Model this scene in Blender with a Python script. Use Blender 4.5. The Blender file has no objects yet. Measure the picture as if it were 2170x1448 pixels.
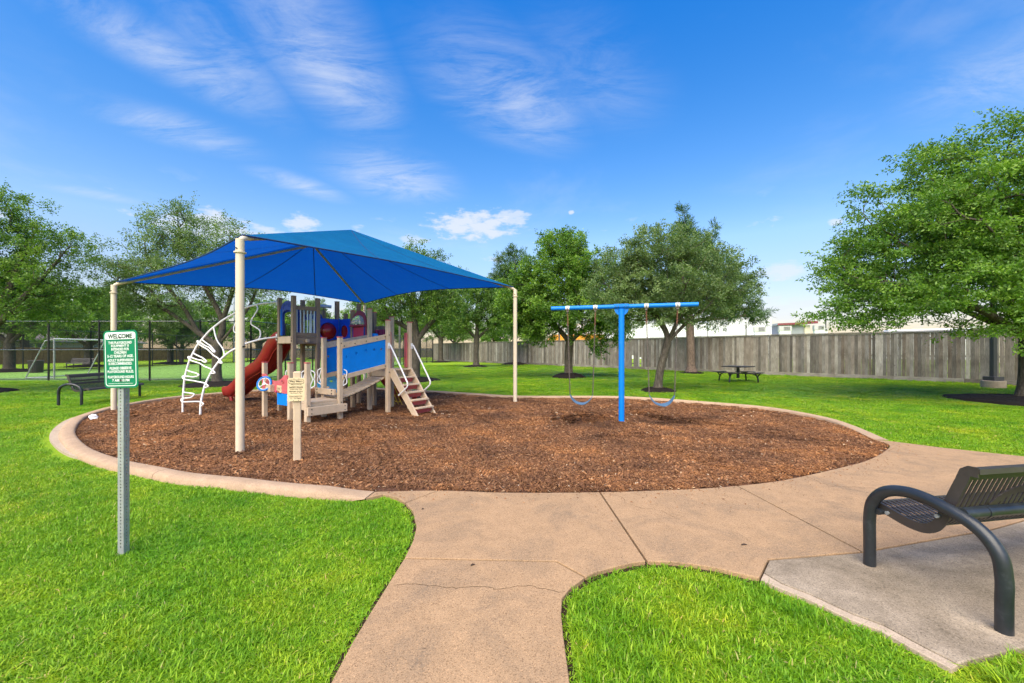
import bpy, bmesh, math, random
import numpy as np
from mathutils import Vector, Matrix
from mathutils.geometry import delaunay_2d_cdt

# ---------------------------------------------------------------- camera, sky, sun, exposure
SC = bpy.context.scene
COL = SC.collection
CAM_H = 1.55            # eye height in metres
FPX = 861.0             # focal length in pixels of the 2170 px wide picture
HOR = 742.0             # picture row of the horizon
CX = 1085.0
cam = bpy.data.cameras.new('camera')
cam.sensor_width = 36.0
cam.lens = 36.0 * FPX / 2170.0
cam.shift_y = (HOR - 724.0) / 2170.0
cam.clip_start = 0.05
cam.clip_end = 3000.0
camo = bpy.data.objects.new('camera', cam)
camo.location = (0, 0, CAM_H)
camo.rotation_euler = (math.radians(90), 0, 0)
COL.objects.link(camo)
SC.camera = camo

SUN_AZ = math.atan2(-0.34, -0.94)     # high, behind the photographer and a little to the left, veiled by thin cloud
SUN_EL = math.radians(52)
sunvec = Vector((math.cos(SUN_EL) * math.sin(SUN_AZ), math.cos(SUN_EL) * math.cos(SUN_AZ), math.sin(SUN_EL)))
sl = bpy.data.lights.new('sun', 'SUN')
sl.energy = 2.8
sl.angle = math.radians(68)
sl.color = (1.0, 0.85, 0.63)
slo = bpy.data.objects.new('sun', sl)
slo.rotation_euler = sunvec.to_track_quat('Z', 'Y').to_euler()
slo.location = sunvec * 60
COL.objects.link(slo)

world = bpy.data.worlds.new('World')
SC.world = world
world.use_nodes = True
SKY_STRENGTH = 0.085


def build_world():
    nt = world.node_tree
    N, L = nt.nodes.new, nt.links.new
    bg = nt.nodes['Background']
    sky = N('ShaderNodeTexSky')
    sky.sky_type = 'NISHITA'
    sky.sun_disc = False
    sky.sun_elevation = SUN_EL
    sky.sun_rotation = SUN_AZ % (2 * math.pi)
    sky.altitude = 0
    sky.air_density = 1.0
    sky.dust_density = 0.35
    sky.ozone_density = 2.2
    hs = N('ShaderNodeHueSaturation')
    hs.inputs['Saturation'].default_value = 1.34
    hs.inputs['Value'].default_value = 1.0
    L(sky.outputs[0], hs.inputs['Color'])
    tc = N('ShaderNodeTexCoord')
    sep = N('ShaderNodeSeparateXYZ')
    L(tc.outputs['Generated'], sep.inputs[0])

    def math_(op, a, b=None, clamp=False):
        n = N('ShaderNodeMath'); n.operation = op; n.use_clamp = clamp
        for i, v in enumerate((a, b)):
            if v is None: continue
            if isinstance(v, (int, float)): n.inputs[i].default_value = v
            else: L(v, n.inputs[i])
        return n.outputs[0]
    zz = math_('ADD', math_('MAXIMUM', sep.outputs[2], 0.0), 0.12)
    qx = math_('DIVIDE', sep.outputs[0], zz)
    qy = math_('DIVIDE', sep.outputs[1], zz)
    comb = N('ShaderNodeCombineXYZ')
    L(qx, comb.inputs[0]); L(qy, comb.inputs[1])
    q = comb.outputs[0]

    def noise(vec, scale, detail, rough, loc=(0, 0, 0), rot=0, scl=(1, 1, 1), dist=0.0):
        mp = N('ShaderNodeMapping')
        mp.inputs['Location'].default_value = loc
        mp.inputs['Rotation'].default_value = (0, 0, rot)
        mp.inputs['Scale'].default_value = scl
        L(vec, mp.inputs[0])
        n = N('ShaderNodeTexNoise')
        n.inputs['Scale'].default_value = scale
        n.inputs['Detail'].default_value = detail
        n.inputs['Roughness'].default_value = rough
        n.inputs['Distortion'].default_value = dist
        L(mp.outputs[0], n.inputs['Vector'])
        return n.outputs[0]

    def ramp(v, lo, hi, smooth=True):
        m = N('ShaderNodeMapRange')
        m.interpolation_type = 'SMOOTHSTEP' if smooth else 'LINEAR'
        m.inputs['From Min'].default_value = lo
        m.inputs['From Max'].default_value = hi
        L(v, m.inputs['Value'])
        return m.outputs[0]

    def q_of(px, py):
        v = Vector(((px - CX) / FPX, 1.0, (HOR - py) / FPX)).normalized()
        z = max(v.z, 0) + 0.12
        return Vector((v.x / z, v.y / z))
    total = None
    # high wisps: (start, end, half width, strength) along bands of the cloud layer
    bands = [((40, -60), (580, 250), 0.13, 0.9), ((330, -60), (600, 265), 0.12, 0.6), ((520, -120), (800, 290), 0.20, 0.95),
             ((190, 225), (530, 318), 0.13, 0.9), ((900, 60), (1200, 310), 0.22, 0.9), ((1120, 40), (1360, 270), 0.2, 0.35),
             ((550, 365), (720, 420), 0.10, 0.9), ((700, 335), (950, 415), 0.24, 1.0), ((1980, 150), (2400, 130), 0.3, 0.6),
             ((60, 385), (300, 430), 0.07, 0.55), ((-500, 100), (-100, 300), 0.25, 0.7), ((2400, 50), (2800, 300), 0.25, 0.7)]
    for (a, b, w, s) in bands:
        A, B = q_of(*a), q_of(*b)
        c = (A + B) / 2
        d = B - A
        ang = math.atan2(d.y, d.x)
        ln = d.length / 2 + 0.05
        sub = N('ShaderNodeVectorMath'); sub.operation = 'SUBTRACT'
        L(q, sub.inputs[0]); sub.inputs[1].default_value = (c.x, c.y, 0)
        rot = N('ShaderNodeVectorRotate'); rot.rotation_type = 'Z_AXIS'
        L(sub.outputs[0], rot.inputs['Vector']); rot.inputs['Angle'].default_value = -ang
        sc_ = N('ShaderNodeVectorMath'); sc_.operation = 'MULTIPLY'
        L(rot.outputs[0], sc_.inputs[0]); sc_.inputs[1].default_value = (1 / ln, 1 / w, 0)
        le = N('ShaderNodeVectorMath'); le.operation = 'LENGTH'
        L(sc_.outputs[0], le.inputs[0])
        m = math_('MULTIPLY', ramp(le.outputs['Value'], 1.25, 0.0), s)
        total = m if total is None else math_('MAXIMUM', total, m)
    strk = noise(q, 4.0, 8, 0.66, rot=0.75, scl=(0.6, 1.5, 1), dist=0.9)
    rip = noise(q, 34, 5, 0.65, rot=0.35, scl=(0.45, 1.5, 1), dist=1.0)
    tex = math_('ADD', ramp(strk, 0.28, 0.72), math_('MULTIPLY', math_('SUBTRACT', rip, 0.5), 0.5))
    wisps = math_('MULTIPLY', math_('MULTIPLY', total, math_('MAXIMUM', tex, 0.0)), 0.58)
    # a thin veil of the same kind over the whole sky
    veil = math_('MULTIPLY', ramp(noise(q, 1.1, 6, 0.6, loc=(3.1, 1.7, 0), dist=0.4), 0.5, 0.85), 0.22)
    # small cumulus low over the horizon, in angle space
    az = math_('ARCTAN2', sep.outputs[0], sep.outputs[1])
    c2 = N('ShaderNodeCombineXYZ')
    L(az, c2.inputs[0]); L(math_('MULTIPLY', sep.outputs[2], 2.6), c2.inputs[1])
    cum_n = noise(c2.outputs[0], 9.5, 7, 0.58, loc=(1.9, 0.25, 0), dist=0.15)
    lowband = math_('MULTIPLY', ramp(sep.outputs[2], 0.02, 0.06), ramp(sep.outputs[2], 0.34, 0.2))
    cum = math_('MULTIPLY', ramp(cum_n, 0.60, 0.71), lowband)
    cum = math_('MULTIPLY', cum, 0.85)
    # named cumulus: (picture centre, half widths in radians)
    for (px, py, wx, wy, s) in [(1010, 478, .135, .040, 1.0), (1085, 462, .055, .022, 0.8), (440, 482, .10, .040, 1.0), (640, 476, .045, .022, 0.9),
                                (880, 512, .04, .018, .6), (1655, 575, .055, .022, .8), (1650, 655, .09, .03, .6), (1770, 470, .015, .008, .8),
                                (1211, 450, .009, .006, .9), (560, 500, .06, .025, .8)]:
        v = Vector(((px - CX) / FPX, 1.0, (HOR - py) / FPX)).normalized()
        a0 = math.atan2(v.x, v.y)
        dx = math_('DIVIDE', math_('SUBTRACT', az, a0), wx)
        dz = math_('DIVIDE', math_('SUBTRACT', sep.outputs[2], v.z), wy)
        r2 = math_('ADD', math_('MULTIPLY', dx, dx), math_('MULTIPLY', dz, dz))
        shape = math_('ADD', math_('SUBTRACT', 1.0, r2), math_('MULTIPLY', math_('SUBTRACT', noise(c2.outputs[0], 26, 6, 0.6), 0.5), 3.0))
        cum = math_('MAXIMUM', cum, math_('MULTIPLY', ramp(shape, 0.1, 1.0), 0.85 * s))
    dens = math_('MAXIMUM', math_('MAXIMUM', wisps, veil), cum, clamp=True)
    mix = N('ShaderNodeMix'); mix.data_type = 'RGBA'
    L(dens, mix.inputs['Factor'])
    # deeper blue overhead, paler towards the horizon
    grad = N('ShaderNodeValToRGB')
    L(ramp(sep.outputs[2], 0.0, 0.75, False), grad.inputs[0])
    grad.color_ramp.elements[0].color = SKY_LOW; grad.color_ramp.elements[0].position = 0.0
    grad.color_ramp.elements[1].color = SKY_TOP; grad.color_ramp.elements[1].position = 1.0
    e = grad.color_ramp.elements.new(0.32); e.color = SKY_MID
    mul = N('ShaderNodeMix'); mul.data_type = 'RGBA'; mul.blend_type = 'MULTIPLY'; mul.inputs['Factor'].default_value = 1.0
    L(hs.outputs[0], mul.inputs['A']); L(grad.outputs[0], mul.inputs['B'])
    L(mul.outputs['Result'], mix.inputs['A'])
    mix.inputs['B'].default_value = CLOUD_COL
    L(mix.outputs['Result'], bg.inputs['Color'])
    bg.inputs['Strength'].default_value = SKY_STRENGTH


SKY_LOW = (0.42, 0.355, 0.345, 1)
SKY_TOP = (0.07, 0.88, 1.25, 1)
SKY_MID = (1.55, 1.02, 0.90, 1)
CLOUD_COL = (3.3, 3.5, 3.9, 1)
build_world()

vs = SC.view_settings
vs.view_transform = 'Standard'
vs.look = 'None'
vs.gamma = 1.0
vs.exposure = 1.6
vs.use_curve_mapping = False
SC.cycles.use_denoising = True
SC.cycles.max_bounces = 6
SC.cycles.diffuse_bounces = 3
SC.cycles.glossy_bounces = 2
SC.cycles.adaptive_threshold = 0.03
SC.cycles.transparent_max_bounces = 16
SC.cycles.sample_clamp_indirect = 6.0


# ---------------------------------------------------------------- places
def gp(px, py, z=0.0):
    """ground point seen at a picture position"""
    d = FPX * (CAM_H - z) / (py - HOR)
    return Vector(((px - CX) * d / FPX, d, z))


def at(px, py, d):
    return Vector(((px - CX) * d / FPX, d, CAM_H + (HOR - py) * d / FPX))


# ---------------------------------------------------------------- materials
def new_mat(name):
    m = bpy.data.materials.new(name)
    m.use_nodes = True
    nt = m.node_tree
    return m, nt, nt.nodes['Principled BSDF']


def nd(nt, t, **kw):
    n = nt.nodes.new(t)
    for k, v in kw.items():
        if k.startswith('i_'):
            n.inputs[k[2:].replace('_', ' ')].default_value = v
        else:
            setattr(n, k, v)
    return n


def tex_noise(nt, scale, detail=4, rough=0.55, coord='Object', stretch=None, dist=0.0):
    tc = nd(nt, 'ShaderNodeTexCoord')
    n = nd(nt, 'ShaderNodeTexNoise')
    n.inputs['Scale'].default_value = scale
    n.inputs['Detail'].default_value = detail
    n.inputs['Roughness'].default_value = rough
    n.inputs['Distortion'].default_value = dist
    if coord == 'World':
        g = nd(nt, 'ShaderNodeNewGeometry'); src = g.outputs['Position']
    else:
        src = tc.outputs[coord]
    if stretch:
        mp = nd(nt, 'ShaderNodeMapping'); mp.inputs['Scale'].default_value = stretch
        nt.links.new(src, mp.inputs[0]); src = mp.outputs[0]
    nt.links.new(src, n.inputs['Vector'])
    return n.outputs[0]


def ramp_col(nt, fac, stops):
    r = nd(nt, 'ShaderNodeValToRGB')
    els = r.color_ramp.elements
    els[0].position, els[0].color = stops[0][0], (*stops[0][1], 1)
    els[1].position, els[1].color = stops[-1][0], (*stops[-1][1], 1)
    for p, c in stops[1:-1]:
        e = els.new(p); e.color = (*c, 1)
    nt.links.new(fac, r.inputs[0])
    return r.outputs[0]


def mixc(nt, fac, a, b, mode='MIX'):
    m = nd(nt, 'ShaderNodeMix', data_type='RGBA', blend_type=mode)
    for sock, v in (('Factor', fac), ('A', a), ('B', b)):
        if isinstance(v, (int, float)): m.inputs[sock].default_value = v
        elif isinstance(v, tuple): m.inputs[sock].default_value = (*v, 1) if len(v) == 3 else v
        else: nt.links.new(v, m.inputs[sock])
    return m.outputs['Result']


def add_bump(nt, bsdf, h, strength=0.3, dist=0.01):
    b = nd(nt, 'ShaderNodeBump')
    b.inputs['Strength'].default_value = strength
    b.inputs['Distance'].default_value = dist
    nt.links.new(h, b.inputs['Height'])
    nt.links.new(b.outputs[0], bsdf.inputs['Normal'])


def scl(c, k):
    return tuple(min(1.0, v * k) for v in c)


def paint(name, col, rough=0.5, var=0.18, scale=6.0, bump=0.08, metal=0.0, fine=60.0, spec=0.5, dirt=None, dirt_amt=0.0):
    """painted or moulded surface with uneven tone, fine relief and optional dirt"""
    m, nt, b = new_mat(name)
    n = tex_noise(nt, scale, 5, 0.6)
    c = ramp_col(nt, n, [(0.3, scl(col, 1 - var)), (0.7, scl(col, 1 + var))])
    f = tex_noise(nt, fine, 3, 0.6)
    if dirt:
        k = nd(nt, 'ShaderNodeMapRange'); k.inputs['From Min'].default_value = 0.55; k.inputs['From Max'].default_value = 0.75
        k.inputs['To Max'].default_value = dirt_amt
        nt.links.new(tex_noise(nt, scale * 2.3, 6, 0.68), k.inputs['Value'])
        c = mixc(nt, k.outputs[0], c, dirt)
    nt.links.new(c, b.inputs['Base Color'])
    b.inputs['Metallic'].default_value = metal
    b.inputs['Specular IOR Level'].default_value = spec
    r = nd(nt, 'ShaderNodeMapRange')
    r.inputs['To Min'].default_value = max(0.05, rough - 0.1); r.inputs['To Max'].default_value = min(1, rough + 0.12)
    nt.links.new(n, r.inputs['Value']); nt.links.new(r.outputs[0], b.inputs['Roughness'])
    if bump:
        add_bump(nt, b, f, bump, 0.004)
    return m


def wood_grain(name, cols, axis=2, scale=9.0, rough=0.8, rnd='object', bump=0.4, knots=True):
    """weathered timber: streaks along one axis, tone of each board its own"""
    m, nt, b = new_mat(name)
    st = [14.0, 14.0, 14.0]; st[axis] = 0.7
    if rnd == 'object':
        oi = nd(nt, 'ShaderNodeObjectInfo'); rv = oi.outputs['Random']
    else:
        a = nd(nt, 'ShaderNodeAttribute', attribute_name=rnd); rv = a.outputs['Fac']
    tc = nd(nt, 'ShaderNodeTexCoord')
    off = nd(nt, 'ShaderNodeVectorMath', operation='ADD')
    mu = nd(nt, 'ShaderNodeMath', operation='MULTIPLY'); nt.links.new(rv, mu.inputs[0]); mu.inputs[1].default_value = 57.0
    nt.links.new(tc.outputs['Object'], off.inputs[0]); nt.links.new(mu.outputs[0], off.inputs[1])
    mp = nd(nt, 'ShaderNodeMapping'); mp.inputs['Scale'].default_value = st
    nt.links.new(off.outputs[0], mp.inputs[0])
    n = nd(nt, 'ShaderNodeTexNoise'); n.inputs['Scale'].default_value = scale * 0.5
    n.inputs['Detail'].default_value = 8; n.inputs['Roughness'].default_value = 0.68; n.inputs['Distortion'].default_value = 0.6
    nt.links.new(mp.outputs[0], n.inputs['Vector'])
    n2 = nd(nt, 'ShaderNodeTexNoise'); n2.inputs['Scale'].default_value = 1.6; n2.inputs['Detail'].default_value = 5
    nt.links.new(off.outputs[0], n2.inputs['Vector'])
    base = ramp_col(nt, rv, [(i / (len(cols) - 1), c) for i, c in enumerate(cols)])
    g = ramp_col(nt, n.outputs[0], [(0.25, (0.42, 0.40, 0.38)), (0.5, (0.95, 0.95, 0.95)), (0.75, (1.45, 1.42, 1.38))])
    c = mixc(nt, 1.0, base, g, 'MULTIPLY')
    g2 = ramp_col(nt, n2.outputs[0], [(0.3, (0.72, 0.70, 0.66)), (0.7, (1.22, 1.22, 1.22))])
    c = mixc(nt, 1.0, c, g2, 'MULTIPLY')
    if knots:
        vo = nd(nt, 'ShaderNodeTexVoronoi'); vo.inputs['Scale'].default_value = 2.2
        nt.links.new(off.outputs[0], vo.inputs['Vector'])
        k = nd(nt, 'ShaderNodeMapRange'); k.inputs['From Min'].default_value = 0.035; k.inputs['From Max'].default_value = 0.075
        k.inputs['To Min'].default_value = 0.75; k.inputs['To Max'].default_value = 0.0
        nt.links.new(vo.outputs['Distance'], k.inputs['Value'])
        c = mixc(nt, k.outputs[0], c, (0.06, 0.045, 0.035))
    nt.links.new(c, b.inputs['Base Color'])
    b.inputs['Roughness'].default_value = rough
    b.inputs['Specular IOR Level'].default_value = 0.25
    add_bump(nt, b, n.outputs[0], bump, 0.006)
    return m


def leaf_mat(name, dark, mid, light, trans=0.35):
    m, nt, b = new_mat(name)
    a = nd(nt, 'ShaderNodeAttribute', attribute_name='rnd')
    c = ramp_col(nt, a.outputs['Fac'], [(0.0, dark), (0.5, mid), (0.85, light), (1.0, scl(light, 1.35))])
    nt.links.new(c, b.inputs['Base Color'])
    b.inputs['Roughness'].default_value = 0.48
    b.inputs['Specular IOR Level'].default_value = 0.35
    tr = nd(nt, 'ShaderNodeBsdfTranslucent')
    ct = mixc(nt, 1.0, c, (1.25, 1.5, 0.55), 'MULTIPLY')
    nt.links.new(ct, tr.inputs['Color'])
    ms = nd(nt, 'ShaderNodeMixShader'); ms.inputs[0].default_value = trans
    nt.links.new(b.outputs[0], ms.inputs[1]); nt.links.new(tr.outputs[0], ms.inputs[2])
    nt.links.new(ms.outputs[0], nt.nodes['Material Output'].inputs['Surface'])
    return m


def concrete(name, base, stain, speck_lo, speck_hi, stain_amt=0.55, pale=None):
    m, nt, b = new_mat(name)
    big = tex_noise(nt, 1.5, 9, 0.70, 'World', dist=0.7)
    med = tex_noise(nt, 7.0, 5, 0.6, 'World')
    fine = tex_noise(nt, 160.0, 2, 0.5, 'World')
    c = ramp_col(nt, med, [(0.3, scl(base, 0.90)), (0.7, scl(base, 1.08))])
    k = nd(nt, 'ShaderNodeMapRange'); k.inputs['From Min'].default_value = 0.47; k.inputs['From Max'].default_value = 0.66
    k.inputs['To Max'].default_value = stain_amt
    nt.links.new(big, k.inputs['Value'])
    grit = nd(nt, 'ShaderNodeMapRange'); grit.inputs['From Min'].default_value = 0.36; grit.inputs['From Max'].default_value = 0.6
    grit.inputs['To Min'].default_value = 0.25
    nt.links.new(tex_noise(nt, 60.0, 4, 0.7, 'World'), grit.inputs['Value'])
    kk = nd(nt, 'ShaderNodeMath', operation='MULTIPLY'); nt.links.new(k.outputs[0], kk.inputs[0]); nt.links.new(grit.outputs[0], kk.inputs[1])
    c = mixc(nt, kk.outputs[0], c, stain)
    if pale:
        k2 = nd(nt, 'ShaderNodeMapRange'); k2.inputs['From Min'].default_value = 0.46; k2.inputs['From Max'].default_value = 0.37
        k2.inputs['To Max'].default_value = 0.85
        nt.links.new(big, k2.inputs['Value']); c = mixc(nt, k2.outputs[0], c, pale)
    vo = nd(nt, 'ShaderNodeTexVoronoi'); vo.inputs['Scale'].default_value = 190.0
    g = nd(nt, 'ShaderNodeNewGeometry'); nt.links.new(g.outputs['Position'], vo.inputs['Vector'])
    sp = nd(nt, 'ShaderNodeSeparateColor'); nt.links.new(vo.outputs['Color'], sp.inputs[0])
    s = ramp_col(nt, sp.outputs[0], [(0.0, speck_lo), (0.25, (1, 1, 1)), (0.8, (1, 1, 1)), (1.0, speck_hi)])
    c = mixc(nt, 1.0, c, s, 'MULTIPLY')
    f2 = ramp_col(nt, fine, [(0.3, (0.86, 0.86, 0.86)), (0.7, (1.12, 1.12, 1.12))])
    c = mixc(nt, 1.0, c, f2, 'MULTIPLY')
    nt.links.new(c, b.inputs['Base Color'])
    b.inputs['Roughness'].default_value = 0.85
    b.inputs['Specular IOR Level'].default_value = 0.3
    add_bump(nt, b, fine, 0.35, 0.004)
    return m


MAT = {}


def build_materials():
    M = MAT
    # lawn sheet
    m, nt, b = new_mat('lawn')
    big = tex_noise(nt, 0.35, 4, 0.6, 'World')
    med = tex_noise(nt, 3.5, 5, 0.65, 'World')
    fine = tex_noise(nt, 42.0, 4, 0.7, 'World')
    c1 = ramp_col(nt, fine, [(0.25, (0.095, 0.150, 0.010)), (0.5, (0.205, 0.345, 0.016)), (0.78, (0.32, 0.47, 0.035))])
    c2 = ramp_col(nt, big, [(0.3, (0.82, 0.88, 0.8)), (0.7, (1.15, 1.08, 1.0))])
    c = mixc(nt, 1.0, c1, c2, 'MULTIPLY')
    c3 = ramp_col(nt, med, [(0.3, (0.86, 0.9, 0.85)), (0.7, (1.12, 1.08, 1.1))])
    c = mixc(nt, 1.0, c, c3, 'MULTIPLY')
    nt.links.new(c, b.inputs['Base Color'])
    b.inputs['Roughness'].default_value = 0.9; b.inputs['Specular IOR Level'].default_value = 0.15
    add_bump(nt, b, fine, 0.8, 0.03)
    M['lawn'] = m
    # blades
    m, nt, b = new_mat('grass_blade')
    a = nd(nt, 'ShaderNodeAttribute', attribute_name='rnd')
    oi = nd(nt, 'ShaderNodeObjectInfo')
    c = ramp_col(nt, a.outputs['Fac'], [(0.0, (0.105, 0.235, 0.008)), (0.45, (0.225, 0.415, 0.012)), (0.8, (0.35, 0.55, 0.028)), (0.93, (0.46, 0.54, 0.08)), (1.0, (0.58, 0.47, 0.2))])
    w = tex_noise(nt, 1.3, 7, 0.68, 'World')
    wv = ramp_col(nt, w, [(0.32, (0.50, 0.74, 0.6)), (0.5, (0.95, 0.98, 0.9)), (0.64, (1.36, 1.12, 1.1)), (0.76, (1.75, 1.12, 1.9))])
    c = mixc(nt, 1.0, c, wv, 'MULTIPLY')
    w2 = tex_noise(nt, 0.42, 4, 0.6, 'World')
    c = mixc(nt, 1.0, c, ramp_col(nt, w2, [(0.36, (0.78, 0.92, 0.9)), (0.55, (1.0, 1.0, 1.0)), (0.66, (1.3, 1.08, 1.2))]), 'MULTIPLY')
    rv = ramp_col(nt, oi.outputs['Random'], [(0.0, (0.82, 0.9, 0.85)), (1.0, (1.15, 1.06, 1.0))])
    c = mixc(nt, 1.0, c, rv, 'MULTIPLY')
    nt.links.new(c, b.inputs['Base Color'])
    b.inputs['Roughness'].default_value = 0.5; b.inputs['Specular IOR Level'].default_value = 0.3
    tr = nd(nt, 'ShaderNodeBsdfTranslucent'); nt.links.new(c, tr.inputs['Color'])
    ms = nd(nt, 'ShaderNodeMixShader'); ms.inputs[0].default_value = 0.35
    nt.links.new(b.outputs[0], ms.inputs[1]); nt.links.new(tr.outputs[0], ms.inputs[2])
    nt.links.new(ms.outputs[0], nt.nodes['Material Output'].inputs['Surface'])
    M['blade'] = m
    M['turf'] = paint('turf', (0.19, 0.34, 0.075), 0.9, 0.12, 0.6, 0.3, fine=90, spec=0.1)
    # wood chips
    m, nt, b = new_mat('wood_chips_bed')
    n1 = tex_noise(nt, 55, 4, 0.7, 'World', dist=0.8)
    n2 = tex_noise(nt, 1.3, 4, 0.6, 'World')
    c = ramp_col(nt, n1, [(0.3, (0.035, 0.016, 0.009)), (0.5, (0.13, 0.052, 0.022)), (0.7, (0.26, 0.115, 0.045))])
    c = mixc(nt, 1.0, c, ramp_col(nt, n2, [(0.35, (0.62, 0.6, 0.6)), (0.65, (1.2, 1.15, 1.1))]), 'MULTIPLY')
    nt.links.new(c, b.inputs['Base Color']); b.inputs['Roughness'].default_value = 0.9
    add_bump(nt, b, n1, 0.9, 0.03)
    M['chips_bed'] = m
    m, nt, b = new_mat('wood_chip')
    a = nd(nt, 'ShaderNodeAttribute', attribute_name='rnd')
    c = ramp_col(nt, a.outputs['Fac'], [(0.0, (0.06, 0.026, 0.015)), (0.3, (0.150, 0.070, 0.037)), (0.65, (0.265, 0.128, 0.062)), (0.9, (0.37, 0.195, 0.095)), (0.97, (0.48, 0.32, 0.19)), (1.0, (0.72, 0.6, 0.45))])
    n2 = tex_noise(nt, 0.9, 7, 0.66, 'World')
    wv = ramp_col(nt, n2, [(0.33, (0.50, 0.51, 0.55)), (0.5, (1.0, 0.97, 0.92)), (0.66, (1.5, 1.34, 1.02))])
    c = mixc(nt, 1.0, c, wv, 'MULTIPLY')
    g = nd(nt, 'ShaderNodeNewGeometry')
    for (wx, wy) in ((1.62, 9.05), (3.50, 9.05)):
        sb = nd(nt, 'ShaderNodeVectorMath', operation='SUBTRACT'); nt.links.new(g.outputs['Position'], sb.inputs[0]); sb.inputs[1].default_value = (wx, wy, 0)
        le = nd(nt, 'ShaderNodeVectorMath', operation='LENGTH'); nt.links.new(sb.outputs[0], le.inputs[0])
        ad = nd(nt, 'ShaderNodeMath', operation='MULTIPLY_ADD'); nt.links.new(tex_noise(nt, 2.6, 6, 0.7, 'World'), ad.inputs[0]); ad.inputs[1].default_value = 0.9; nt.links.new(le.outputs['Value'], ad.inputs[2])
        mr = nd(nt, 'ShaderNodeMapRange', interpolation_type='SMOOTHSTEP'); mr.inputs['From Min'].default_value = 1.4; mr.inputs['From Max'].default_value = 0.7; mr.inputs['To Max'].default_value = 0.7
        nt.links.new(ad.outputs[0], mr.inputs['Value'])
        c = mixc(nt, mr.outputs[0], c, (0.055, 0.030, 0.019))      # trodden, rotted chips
    nt.links.new(c, b.inputs['Base Color']); b.inputs['Roughness'].default_value = 0.85; b.inputs['Specular IOR Level'].default_value = 0.2
    M['chip'] = m
    M['black_mulch'] = paint('black_mulch', (0.018, 0.014, 0.012), 0.95, 0.6, 30, 0.9, fine=45, spec=0.15)
    M['soil'] = paint('soil', (0.035, 0.022, 0.014), 0.95, 0.5, 30, 0.8, fine=45, spec=0.1)
    M['walk'] = concrete('walk_concrete', (0.35, 0.226, 0.126), (0.170, 0.126, 0.086), (0.58, 0.54, 0.5), (1.35, 1.3, 1.25), 0.8)
    M['pad'] = concrete('pad_concrete', (0.265, 0.212, 0.152), (0.095, 0.074, 0.048), (0.5, 0.5, 0.5), (1.3, 1.3, 1.3), 0.85, pale=(0.37, 0.30, 0.22))
    M['kerb'] = concrete('kerb_concrete', (0.40, 0.28, 0.185), (0.25, 0.17, 0.105), (0.7, 0.68, 0.65), (1.2, 1.2, 1.2), 0.6)
    M['footing'] = concrete('footing_concrete', (0.42, 0.33, 0.24), (0.25, 0.18, 0.12), (0.7, 0.7, 0.7), (1.2, 1.2, 1.2), 0.6)
    # play equipment
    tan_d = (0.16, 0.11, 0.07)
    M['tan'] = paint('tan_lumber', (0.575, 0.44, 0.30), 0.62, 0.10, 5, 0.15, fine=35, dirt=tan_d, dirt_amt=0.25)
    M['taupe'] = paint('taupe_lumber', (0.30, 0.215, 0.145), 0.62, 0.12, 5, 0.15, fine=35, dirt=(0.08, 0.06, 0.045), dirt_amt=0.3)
    M['deck'] = paint('deck_lumber', (0.48, 0.37, 0.25), 0.7, 0.18, 8, 0.2, fine=35, dirt=(0.12, 0.09, 0.06), dirt_amt=0.5)
    M['cream'] = paint('cream_powder_coat', (0.66, 0.555, 0.41), 0.42, 0.05, 3, 0.03)
    M['scuffed'] = paint('scuffed_tan_lumber', (0.59, 0.455, 0.315), 0.65, 0.12, 6, 0.2, fine=30, dirt=(0.14, 0.09, 0.06), dirt_amt=0.75)
    M['panel_blue'] = paint('blue_plastic_panel', (0.001, 0.215, 0.74), 0.6, 0.07, 4, 0.05, spec=0.2, dirt=(0.02, 0.12, 0.33), dirt_amt=0.35)
    M['sky_blue'] = paint('light_blue_panel', (0.08, 0.40, 0.72), 0.5, 0.1, 6, 0.05)
    M['deep_blue'] = paint('deep_blue_plastic', (0.010, 0.055, 0.36), 0.38, 0.08, 4, 0.03)
    M['royal_blue'] = paint('royal_blue_plastic', (0.006, 0.085, 0.66), 0.35, 0.06, 4, 0.03)
    M['red'] = paint('red_plastic', (0.33, 0.020, 0.018), 0.38, 0.14, 3, 0.04, dirt=(0.45, 0.09, 0.07), dirt_amt=0.25)
    M['dome_red'] = paint('red_dome_plastic', (0.27, 0.012, 0.012), 0.16, 0.06, 3, 0.0)
    M['pink'] = paint('faded_red_plastic', (0.57, 0.115, 0.125), 0.5, 0.09, 5, 0.05, dirt=(0.7, 0.32, 0.32), dirt_amt=0.35)
    M['pink_dark'] = paint('magenta_plastic', (0.48, 0.045, 0.115), 0.45, 0.08, 5, 0.04)
    M['maroon'] = paint('maroon_plastic', (0.30, 0.045, 0.085), 0.45, 0.12, 5, 0.04)
    M['white_metal'] = paint('white_powder_coat', (0.78, 0.77, 0.76), 0.38, 0.04, 6, 0.02, dirt=(0.42, 0.38, 0.33), dirt_amt=0.3)
    M['pale_bar'] = paint('pale_blue_bar', (0.62, 0.74, 0.80), 0.4, 0.05, 6, 0.02)
    M['yellow'] = paint('yellow_rope', (0.62, 0.42, 0.04), 0.7, 0.15, 30, 0.2)
    M['swing_blue'] = paint('blue_powder_coat', (0.001, 0.185, 0.66), 0.4, 0.05, 4, 0.02, spec=0.3, dirt=(0.10, 0.26, 0.5), dirt_amt=0.2)
    M['seat_blue'] = paint('swing_seat_rubber', (0.065, 0.13, 0.215), 0.5, 0.12, 9, 0.05)
    M['chain'] = paint('weathered_chain', (0.16, 0.13, 0.115), 0.55, 0.35, 40, 0.1, metal=0.6)
    M['rust'] = paint('rusty_chain', (0.24, 0.10, 0.065), 0.7, 0.35, 40, 0.1, metal=0.3)
    M['galv'] = paint('galvanized_steel', (0.36, 0.38, 0.39), 0.42, 0.14, 12, 0.05, metal=0.35)
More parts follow.
